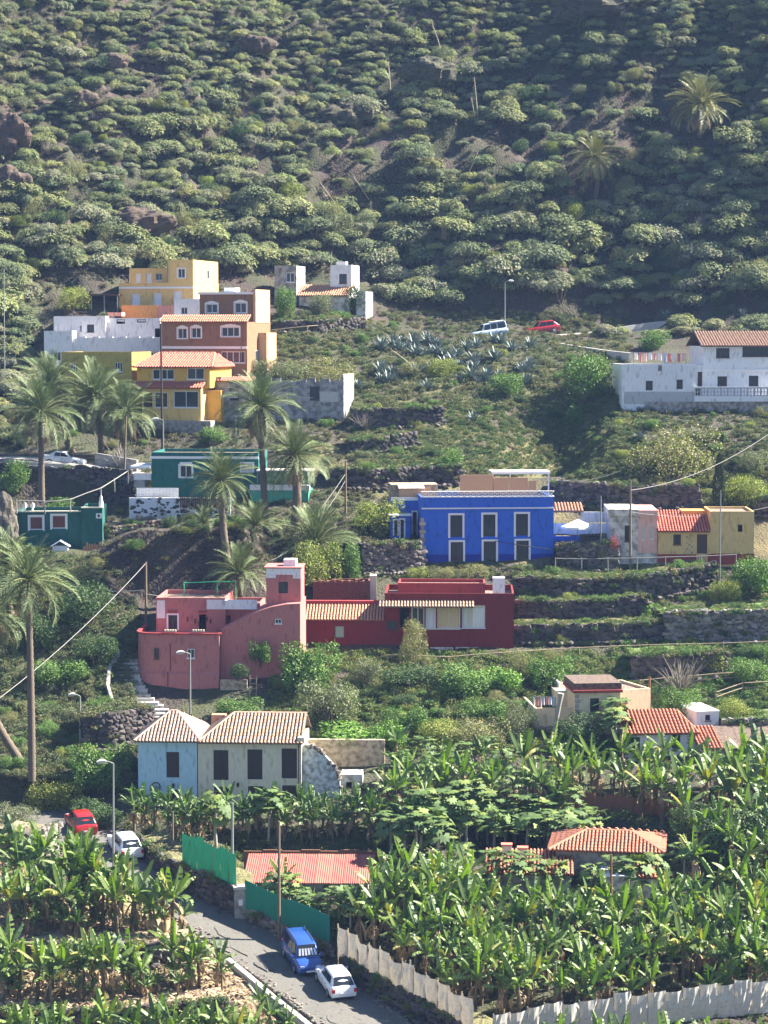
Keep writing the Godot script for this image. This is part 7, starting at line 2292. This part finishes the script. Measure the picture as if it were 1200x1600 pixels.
		for k in z[4]:
			var px := rng.randf_range(z[0], z[2])
			var py := rng.randf_range(z[1], z[3])
			if px > 600 and px < 960 and py > 745 and py < 905: continue
			var kind: String = ["bush_dark", "bush_green", "bush_olive", "bush_grey", "bush_yellow", "bush_green"][rng.randi() % 6]
			var p := spot(px, py)
			kinds[kind + str(k % 2)].set_meta("called", "small_bush")
			var o := plant(kind + str(k % 2), p - Vector3(0, 0.1, 0), "", "small bushes " + z[5], rng.randf_range(0.45, 1.15), rng.randf_range(0.7, 1.1))
			to_label.append([px, o, "small " + {"bush_dark": "dark", "bush_green": "green", "bush_olive": "olive", "bush_grey": "grey", "bush_yellow": "yellow green"}[kind] + " bush", z[5]])
	for k in kinds:
		if k.begins_with("bush_"): kinds[k].set_meta("called", "bush")
	plant("cypress0" if kinds.has("cypress0") else "cypress", ground(1123, 796) - Vector3(0, 0.2, 0), "slim dark cypress at the right beside the yellow green bush", "", 3.0, 0.95)
	var bt := ground(1062, 1086)
	plant("twiggy", bt, "bare white branched tree on the right hand terrace", "", 2.6, 0.9)
	plant("twiggy", ground(570, 672), "bare dry branches on the slope wall beside the ruin", "", 2.0, 0.7)
	plant("twiggy", ground(190, 735), "bare twigs at the foot of the bent pole", "", 2.2, 1.0)
	# pink flowering creeper on the stone terrace
	rng.seed = 72
	var bo := leafy_crown(91, 0.8, 900, Color(0.42, 0.10, 0.14), 0.10)
	var fc := thing("flowering_creeper", "pink flowering creeper on the terrace wall by the old white house", "creeper", at(960, 858, 209.8), 0.0)
	fc.scale = Vector3(0.65, 1.3, 0.65)
	part(bo, "blossom", M.leaf_soft, fc)
	# pale bare trunk in front of the beige house
	var tr := thing("dead_tree", "pale leafless trunk in front of the beige house", "tree", ground(866, 1160), 0.0)
	var tm := Mb.new()
	var s := 179.0 / FOCAL
	tm.tube([Vector3(0, -0.5, 0), Vector3(2 * s, 30 * s, 0), Vector3(8 * s, 62 * s, 0), Vector3(10 * s, 78 * s, 0)], [0.22, 0.19, 0.18, 0.28], 8)
	part(tm, "trunk", M.pale_bark, tr)
	# agave thicket and scattered agaves
	rng.seed = 73
	for k in 62:
		var px := rng.randf_range(592, 832)
		var py := rng.randf_range(536, 612)
		if py < 545 and px > 700 and px < 740: continue
		var o := plant("agave%d" % (k % 3), ground(px, py), "", "agaves of the thicket", rng.randf_range(1.1, 2.0))
		to_label.append([px, o, "blue grey agave", "in the thicket below the off-roader" if px > 700 else "in the thicket right of the tiled cottage"])
	var single := [[620, 50, "highest"], [745, 165, "by two thin stalks"], [775, 150, "above the stalks"], [640, 165, "left of two stalks"], [720, 180, "with pale broad leaves"], [1015, 305, "right of the lower palm"], [1105, 270, "under the upper palm"], [1165, 200, "at the right edge"], [1110, 300, "low on the right slope"], [800, 305, "in the shaded hollow"], [820, 15, "at the top edge"], [1050, 30, "top right"], [310, 170, "on the left spur"], [255, 210, "on the left spur, lower one"], [285, 285, "in the left gully"], [450, 370, "above the tiled cottage"], [770, 110, "in the upper middle"], [1040, 500, "by the guard wall"], [1160, 495, "at the right end of the guard wall"], [985, 335, "between the palms"], [1130, 205, "right of the upper palm"], [830, 300, "left of the lower palm"], [1000, 690, "on the dark slope below the white house"], [740, 660, "on the dry slope"], [560, 610, "right of the ruin"]]
	for e in single: plant("agave%d" % (rng.randi() % 3), ground(e[0], e[1]), "blue grey agave rosette %s" % (e[2] + " on the hillside" if not e[2].contains("on the") else e[2]), "agaves on the hillside", rng.randf_range(1.2, 1.7))
	for e in [[610, 138, 607, 95, "upright in the upper middle"], [692, 85, 675, 35, "leaning left near the top"], [668, 80, 660, 55, "short, near the top"], [748, 195, 741, 120, "tallest of the middle pair"], [744, 190, 736, 150, "shorter of the middle pair"], [678, 275, 676, 240, "left of the shaded hollow"], [722, 292, 748, 235, "leaning right in the hollow"], [582, 318, 552, 275, "leaning left above the dome shrubs"], [536, 336, 500, 285, "long leaning one above the cottage"], [523, 330, 505, 300, "short leaning one above the cottage"], [592, 80, 572, 40, "leaning left at the upper middle"], [656, 580, 610, 545, "fallen across the agave thicket"]]:
		var a := ground(e[0], e[1])
		agave_stalk(a, at(e[2], e[3], -a.z + 0.5), "dry agave stalk %s" % e[4])

# ---------------------------------------------------------------- banana and papaya fields
func make_fields() -> void:
	rng.seed = 81
	# left upper terrace, front row by the wall then rows behind
	for e in [[14, 1466], [42, 1474], [72, 1462], [103, 1478], [134, 1468], [160, 1458], [184, 1480], [214, 1462], [235, 1478], [258, 1462], [269, 1476]]:
		field_plant("banana", e[0], e[1], "on the upper left terrace, front row", rng.randf_range(0.95, 1.15))
	for k in 38:
		var px := rng.randf_range(-20, 250)
		var py := rng.randf_range(1372, 1448) + maxf(0, px - 150) * 0.25
		if py < 1372 + maxf(0, px - 110) * 0.62: continue
		field_plant("banana", px, py, "on the upper left terrace, back rows", rng.randf_range(0.95, 1.25))
	# second terrace
	for e in [[5, 1580], [30, 1570], [58, 1578], [75, 1582], [98, 1572], [132, 1570], [146, 1560], [163, 1576], [178, 1574], [224, 1566], [268, 1540], [296, 1552], [312, 1545], [338, 1552], [20, 1548], [60, 1550], [100, 1552], [200, 1548]]:
		field_plant("banana", e[0], e[1], "on the second left terrace", rng.randf_range(0.85, 1.1))
	for k in 20:
		field_plant("banana", rng.randf_range(-20, 400), rng.randf_range(1655, 1680), "along the bottom left edge", rng.randf_range(0.85, 1.05))
	for k in 24: field_plant("banana", rng.randf_range(-20, 300), rng.randf_range(1452, 1486) - (8.0 if k % 2 else 0.0), "low in the gaps of the upper left terrace", rng.randf_range(0.35, 0.65))
	for k in 30: field_plant("banana", rng.randf_range(-20, 350), rng.randf_range(1530, 1586), "low in the gaps of the second left terrace", rng.randf_range(0.35, 0.7))
	for e in [[404, 1602], [424, 1622], [448, 1640]]: field_plant("banana", e[0], e[1], "beside the concrete channel wall", 0.7)
	# big right field
	for k in 640:
		var px := rng.randf_range(540, 1400)
		var py := rng.randf_range(1408, 1612)
		if py > 1460 + (px - 540) * 0.85: continue
		if px > 780 and py > 1606 - (px - 860) * 0.11: continue
		if px < 780 and py > 1600: continue
		if py < 1440 and px < 600: continue
		if px > 735 and px < 1075 and py < 1450: continue
		if not spaced(px, py, 19): continue
		field_plant("banana", px, py, "in the big right field, %s" % ["left part", "middle part", "right part"][clampi(int((px - 540) / 225.0), 0, 2)] + (", back rows" if py < 1480 else ", front rows"), rng.randf_range(0.75, 1.12))
	for k in 16: field_plant("banana", rng.randf_range(800, 1210), rng.randf_range(1672, 1690), "in front of the cloth windbreak", rng.randf_range(0.7, 0.95))
	# right upper field under the white cottage
	for k in 230:
		var px := rng.randf_range(815, 1400)
		var py := rng.randf_range(1222, 1296)
		if px > 890 and px < 1000 and py > 1262: continue
		if not spaced(px, py, 22): continue
		field_plant("banana", px, py, "in the upper field below the white cottage", rng.randf_range(0.85, 1.2))
	for k in 70:
		var px := rng.randf_range(1060, 1400)
		var py := rng.randf_range(1310, 1400)
		if not spaced(px, py, 26): continue
		field_plant("banana", px, py, "beside the dark spreading tree", rng.randf_range(0.85, 1.2))
	# belt below the cream house: bananas in front of the walls, papayas before them
	for k in 130:
		var px := rng.randf_range(196, 640)
		var py := rng.randf_range(1290, 1322)
		if px < 250 and py > 1310: continue
		if not spaced(px, py, 15): continue
		field_plant("banana", px, py, "in the belt below the cream house", rng.randf_range(0.68, 0.9))
	for k in 190:
		var px := rng.randf_range(270, 950)
		var py := rng.randf_range(1296, 1352)
		if px > 365 and px < 610 and py > 1318: continue
		if px < 600 and py > 1332: continue
		if px > 740 and px < 960 and py > 1340: continue
		if not spaced(px, py, 19): continue
		field_plant("papaya", px, py, "in the papaya belt, %s" % ("left half" if px < 600 else "right half"), rng.randf_range(0.95, 1.35))
	for k in 40:
		var px := rng.randf_range(590, 860)
		var py := rng.randf_range(1250, 1295)
		if not spaced(px, py, 22): continue
		field_plant("banana", px, py, "right of the ruined gable", rng.randf_range(0.8, 1.1))
	for k in 60:
		var px := rng.randf_range(600, 850)
		var py := rng.randf_range(1195, 1262)
		if not spaced(px, py, 24): continue
		field_plant("papaya" if rng.randf() < 0.6 else "banana", px, py, "in the garden between cream and beige houses", rng.randf_range(0.7, 0.95))
	# yard behind the green fence
	for e in [[430, 1432], [452, 1420], [470, 1440], [490, 1448], [512, 1452], [530, 1438], [548, 1450], [560, 1430], [580, 1446], [606, 1440], [625, 1430], [650, 1425], [680, 1420], [700, 1410]]:
		field_plant("papaya", e[0], e[1], "in the yard behind the green fence", rng.randf_range(0.7, 1.05))
	for e in [[597, 1404], [640, 1404], [445, 1416], [700, 1400], [735, 1412]]:
		field_plant("banana", e[0], e[1], "around the tiled huts", rng.randf_range(0.85, 1.1))
	for e in [[770, 1392], [830, 1396], [900, 1346], [880, 1330], [1020, 1400], [1070, 1380], [720, 1375], [868, 1400], [925, 1404], [965, 1402], [995, 1408], [800, 1402]]: field_plant("papaya", e[0], e[1], "around the tiled huts", rng.randf_range(0.9, 1.2))
	field_plant("papaya", 957, 1166, "in front of the beige house wall", 1.45)
	field_plant("papaya", 962, 1188, "in front of the white cottage", 1.3)
var spots := []
func spaced(px: float, py: float, gap: float) -> bool:
	for s in spots:
		if absf(s.x - px) < gap and Vector2(s.x - px, (s.y - py) * 1.7).length() < gap: return false
	spots.append(Vector2(px, py))
	return true
var field := []
func field_plant(kind: String, px: float, py: float, place: String, size: float) -> void:
	field.append([kind, px, spot(px, py), place, size, rng.randi()])
func plant_fields() -> void: # the 290 banana plants that show largest are single things, the rest one mass
	field.sort_custom(func(a, b): return a[4] / -a[2].z > b[4] / -b[2].z)
	var bananas := 0
	var xf := []
	var cl := []
	for e in field:
		var is_banana: bool = e[0] == "banana"
		if is_banana:
			bananas += 1
			if e[1] > 1212 or e[1] < -15: bananas -= 1
			if bananas > 290 or e[1] > 1212 or e[1] < -15:
				xf.append(Transform3D(Basis(Vector3.UP, rng.randf() * TAU).scaled(Vector3.ONE * e[4]), e[2]))
				cl.append(Color.WHITE * rng.randf_range(0.85, 1.15))
				continue
		var o := plant("%s%d" % [e[0], e[5] % (9 if is_banana else 4)], e[2], "", ("banana plants " if is_banana else "papaya trees ") + e[3], e[4])
		to_label.append([e[1], o, "banana plant" if is_banana else "papaya tree", e[3]])
	var st := {}
	for c in (kinds["banana4"] as Node3D).get_children():
		var m: Material = (c as MeshInstance3D).get_active_material(0)
		if not st.has(m): st[m] = SurfaceTool.new()
		st[m].append_from(c.mesh, 0, c.transform)
	var mesh := ArrayMesh.new()
	for m in st:
		st[m].set_material(m)
		st[m].commit(mesh)
	scatter("banana_foliage", mesh, xf, cl, null, "smaller banana plants crowded between the rows of the fields")
var to_label := []
func ordinal(k: int) -> String: return str(k) + ("th" if k % 100 in [11, 12, 13] else {1: "st", 2: "nd", 3: "rd"}.get(k % 10, "th"))
func label_in_order() -> void: # things of one kind in one place are told apart by their order from the left
	to_label.sort_custom(func(a, b): return a[0] < b[0])
	var count := {}
	for e in to_label:
		var key: String = e[2] + e[3]
		count[key] = count.get(key, 0) + 1
		e[1].set_meta("label", "%s %s, %s from the left" % [e[2], e[3], ordinal(count[key])])

# ---------------------------------------------------------------- the shrub-covered hillside
func where_on_hill(px: float, py: float) -> String:
	if py > 400 and px < 130: return "left of the yellow and white houses"
	if py > 470 and px > 980: return "above the guard wall at the right"
	if py > 330 and px < 430: return "just above the yellow house"
	if py > 330 and px < 640: return "above the tiled cottage"
	if py > 330 and px < 900: return "above the off-roader and street lamp"
	if py > 330: return "above the hill road at the right"
	var a := "left" if px < 260 else ("middle left" if px < 520 else ("middle" if px < 780 else ("left of the lower palm" if px < 960 else "around the upper palm")))
	var b := "near the top edge" if py < 110 else ("halfway up the slope" if py < 220 else "on the lower slope")
	return "%s, %s" % [b, a]
func make_hill_shrubs() -> void:
	rng.seed = 91
	var cand := []
	var rows := 0
	var py := -60.0
	while py < 520.0:
		var gap := lerpf(11.5, 22.0, clampf(py / 480.0, 0, 1))
		var px := -180.0 + jit(10)
		while px < 1400.0:
			var x := px + jit(gap * 0.5)
			var y := py + jit(gap * 0.35)
			px += gap * rng.randf_range(1.15, 1.75)
			if x > 50 and x < 425 and y > 432: continue
			if x > 418 and x < 585 and y > 425: continue
			if x > 585 and x < 930 and y > 482: continue
			if x > 725 and x < 900 and y > 470: continue
			if x > 925 and y > 480 and y < 512: continue
			if x > 660 and x < 840 and y > 205 and y < 268 and rng.randf() < 0.85: continue
			if x > 480 and x < 640 and y > 190 and y < 330 and rng.randf() < 0.6: continue
			if x > 860 and x < 970 and y < 40 and rng.randf() < 0.8: continue
			if x > 880 and x < 1060 and y > 150 and y < 215 and rng.randf() < 0.75: continue
			if Vector2(x - 930, y - 275).length() < 50 or Vector2(x - 1093, y - 190).length() < 52: continue
			if x > 0 and x < 45 and y > 180 and y < 250: continue
			var dn: float = ridge.get_noise_2d(x * 0.5 + 300, y * 0.9)
			if dn < -0.2 and rng.randf() < 0.7: continue
			var w := lerpf(26.0, 64.0, pow(clampf(y / 470.0, 0, 1), 1.4)) * rng.randf_range(0.5, 1.2) * (1.55 if rng.randf() < 0.13 else 1.0) * (1.0 + dn * 0.6)
			cand.append([x, y, w])
		py += gap * 0.62
	for y in range(440, 702, 17):
		for x in range(-30, 62, 24): cand.append([x + jit(9), y + jit(6), rng.randf_range(38, 64)])
	for x in range(930, 1240, 20): cand.append([x + jit(6), 522 + jit(6), rng.randf_range(24, 44)])
	cand.sort_custom(func(a, b): return a[2] > b[2])
	var mix := ["spurge0", "spurge1", "spurge2", "spurge3", "spurge4", "spurge5", "spurge6", "spurge7", "bush_dark0", "bush_olive0", "bush_grey1", "twiggy", "bush_yellow1"]
	var looks := ["dome shrub", "dome shrub", "dome shrub", "dome shrub", "dome shrub", "dome shrub", "dome shrub", "dome shrub", "dark leafy bush", "pale olive bush", "grey bush", "bare twiggy shrub", "yellow green bush"]
	var rest := []
	var tones := []
	for k in mix.size():
		rest.append([])
		tones.append([])
	var made := 0
	for c in cand:
		var p := ground(c[0], c[1])
		var r: float = c[2] / 2.0 / (FOCAL / -p.z)
		var k := rng.randi() % 8
		if rng.randf() < 0.2: k = 8 + [0, 0, 1, 1, 2, 3, 3, 4][rng.randi() % 8]
		if k == 11: r *= 0.6
		if k >= 8: r *= 0.8
		var inside: bool = c[0] > -10 and c[0] < 1210 and c[1] > 0
		if made < 300 and inside:
			made += 1
			var o := plant(mix[k], p - Vector3(0, 0.1, 0), "", looks[k] + " plants " + where_on_hill(c[0], c[1]), r, rng.randf_range(0.85, 1.3))
			to_label.append([c[0], o, ("broad " if c[2] > 80 else "rounded ") + looks[k] if k < 8 else looks[k], where_on_hill(c[0], c[1])])
			o.rotation.x = 0.18
		else:
			rest[k].append(Transform3D(Basis(Vector3.UP, rng.randf() * TAU).scaled(Vector3(r, r * rng.randf_range(0.85, 1.3), r)), p - Vector3(0, 0.1, 0)))
			var t := rng.randf_range(0.8, 1.2)
			tones[k].append(Color(t * rng.randf_range(0.92, 1.08), t, t * rng.randf_range(0.85, 1.1)))
	for k in mix.size():
		if rest[k].size():
			scatter("hillside_shrubbery", (kinds[mix[k]].get_node("crown") as MeshInstance3D).mesh, rest[k], tones[k], null, "mass of small grey green shrubs covering the upper hillside, tone %s" % ["olive", "yellowish", "blue green", "grey", "soft olive", "pale yellow", "deep green", "dull grey", "dark", "straw", "silver", "bare", "lime"][k])
	print("hill shrubs ", cand.size())

# ---------------------------------------------------------------- grass, weeds, fallen leaves
func make_ground_cover() -> void:
	rng.seed = 95
	var tufts := []
	for v in 3:
		var mb := Mb.new()
		for k in 22:
			var a := rng.randf() * TAU
			var d := Vector3(cos(a) * 0.6, rng.randf_range(0.4, 1.2), sin(a) * 0.6).normalized()
			mb.col = tint(Color.WHITE, 0.25)
			kite(mb, Vector3(jit(0.2), -0.03, jit(0.2)), d, d.cross(Vector3(jit(1), 0.2, jit(1))).normalized(), rng.randf_range(0.22, 0.5), 0.045)
		tufts.append(mb.done(M.grass))
	var weed := weed_mesh
	# [label, x0, y0, x1, y1, count, colour a, colour b, size]
	var zones := [
		["dry grass on the slope above the blue house", 545, 632, 1000, 745, 9000, Color(0.21, 0.21, 0.085), Color(0.10, 0.16, 0.045), 0.85],
		["grass and weeds on the terraces beside the red house", 805, 888, 1330, 1010, 6500, Color(0.2, 0.2, 0.08), Color(0.11, 0.2, 0.04), 0.75],
		["weeds on the lower right terraces", 960, 1005, 1330, 1140, 5000, Color(0.17, 0.19, 0.06), Color(0.10, 0.20, 0.04), 0.9],
		["green weeds in the gardens below the red house", 420, 1020, 960, 1180, 7000, Color(0.10, 0.18, 0.04), Color(0.18, 0.2, 0.06), 1.0],
		["weeds on the shaded bank left of the pink house", 0, 870, 215, 1240, 6000, Color(0.085, 0.13, 0.045), Color(0.15, 0.16, 0.07), 1.0],
		["low weeds between the houses and palms", 160, 600, 640, 900, 6000, Color(0.085, 0.10, 0.04), Color(0.15, 0.14, 0.07), 0.9],
		["weeds below the white house at the right", 880, 640, 1330, 800, 6000, Color(0.085, 0.13, 0.045), Color(0.16, 0.17, 0.07), 0.9],
		["weeds on the slope below the hill road", 420, 490, 980, 640, 9000, Color(0.10, 0.15, 0.045), Color(0.18, 0.185, 0.08), 1.0],
		["weeds along the foot of the blue house", 570, 884, 1000, 908, 700, Color(0.2, 0.19, 0.08), Color(0.12, 0.17, 0.05), 0.8],
		["grass under the banana plants of the right field", 520, 1400, 1330, 1600, 2200, Color(0.10, 0.16, 0.04), Color(0.2, 0.17, 0.08), 0.8],
		["weeds under the papaya belt", 200, 1230, 1330, 1400, 2600, Color(0.08, 0.14, 0.035), Color(0.13, 0.16, 0.05), 1.0],
		["undergrowth between the hillside shrubs", 0, 0, 1330, 500, 9000, Color(0.08, 0.095, 0.04), Color(0.13, 0.11, 0.06), 1.0],
	]
	for z in zones:
		var xf := [[], [], [], []]
		var cl := [[], [], [], []]
		for k in z[5]:
			var px := rng.randf_range(z[1], z[3])
			var py := rng.randf_range(z[2], z[4])
			var f := rough.get_noise_2d(px * 0.35, py * 0.6)
			if f < -0.12 and rng.randf() < 0.75: continue
			if px > 168 and px < 345 and py > 818 and py < 945 and rng.randf() < 0.88: continue
			var p := spot(px, py)
			if p.x < 6 and -p.z < 168 and off_road(p) < 3.2: continue
			var v := rng.randi() % 4
			var s: float = z[8] * rng.randf_range(0.6, 1.3)
			xf[v].append(Transform3D(Basis(Vector3.UP, rng.randf() * TAU).scaled(Vector3(s, s * rng.randf_range(0.6, 1.1), s) * (0.55 if v == 3 else 1.0)), p))
			cl[v].append(tint((z[6] as Color).lerp(z[7], clampf(0.5 + f * 2.0 + jit(0.3), 0, 1)), 0.2))
		for v in 4:
			if xf[v].size(): scatter("undergrowth" if v == 3 else "grass", weed if v == 3 else tufts[v], xf[v], cl[v], null, z[0])
	# litter of dry banana leaves on the terraces
	var lt := Mb.new()
	for k in 6:
		lt.col = tint(Color(0.4, 0.31, 0.2), 0.35)
		var d := Vector3(jit(1), jit(0.25), jit(1)).normalized()
		kite(lt, Vector3(jit(0.4), 0.06, jit(0.4)), d, d.cross(Vector3.UP).normalized(), rng.randf_range(0.3, 0.7), 0.14)
	var lm := lt.done(M.dead_leaf)
	var lx := []
	var lc := []
	for k in 1500:
		var px := rng.randf_range(-20, 390)
		var py := rng.randf_range(1400, 1600)
		if py < 1400 + maxf(0, px - 160) * 0.55: continue
		var p := spot(px, py)
		if off_road(p) < 3.3: continue
		lx.append(Transform3D(Basis(Vector3.UP, rng.randf() * TAU).scaled(Vector3.ONE * rng.randf_range(0.6, 1.2)), p + Vector3(0, 0.02, 0)))
		lc.append(Color(1, 1, 1) * rng.randf_range(0.7, 1.2))
	scatter("leaf_litter", lm, lx, lc, null, "litter of dry banana leaves on the left terraces")
func off_road(p: Vector3) -> float:
	var near := 1e9
	for k in road_pts.size() - 1:
		var a := Vector2(road_pts[k].x, road_pts[k].z)
		var b := Vector2(road_pts[k + 1].x, road_pts[k + 1].z)
		near = minf(near, Geometry2D.get_closest_point_to_segment(Vector2(p.x, p.z), a, b).distance_to(Vector2(p.x, p.z)))
	return near
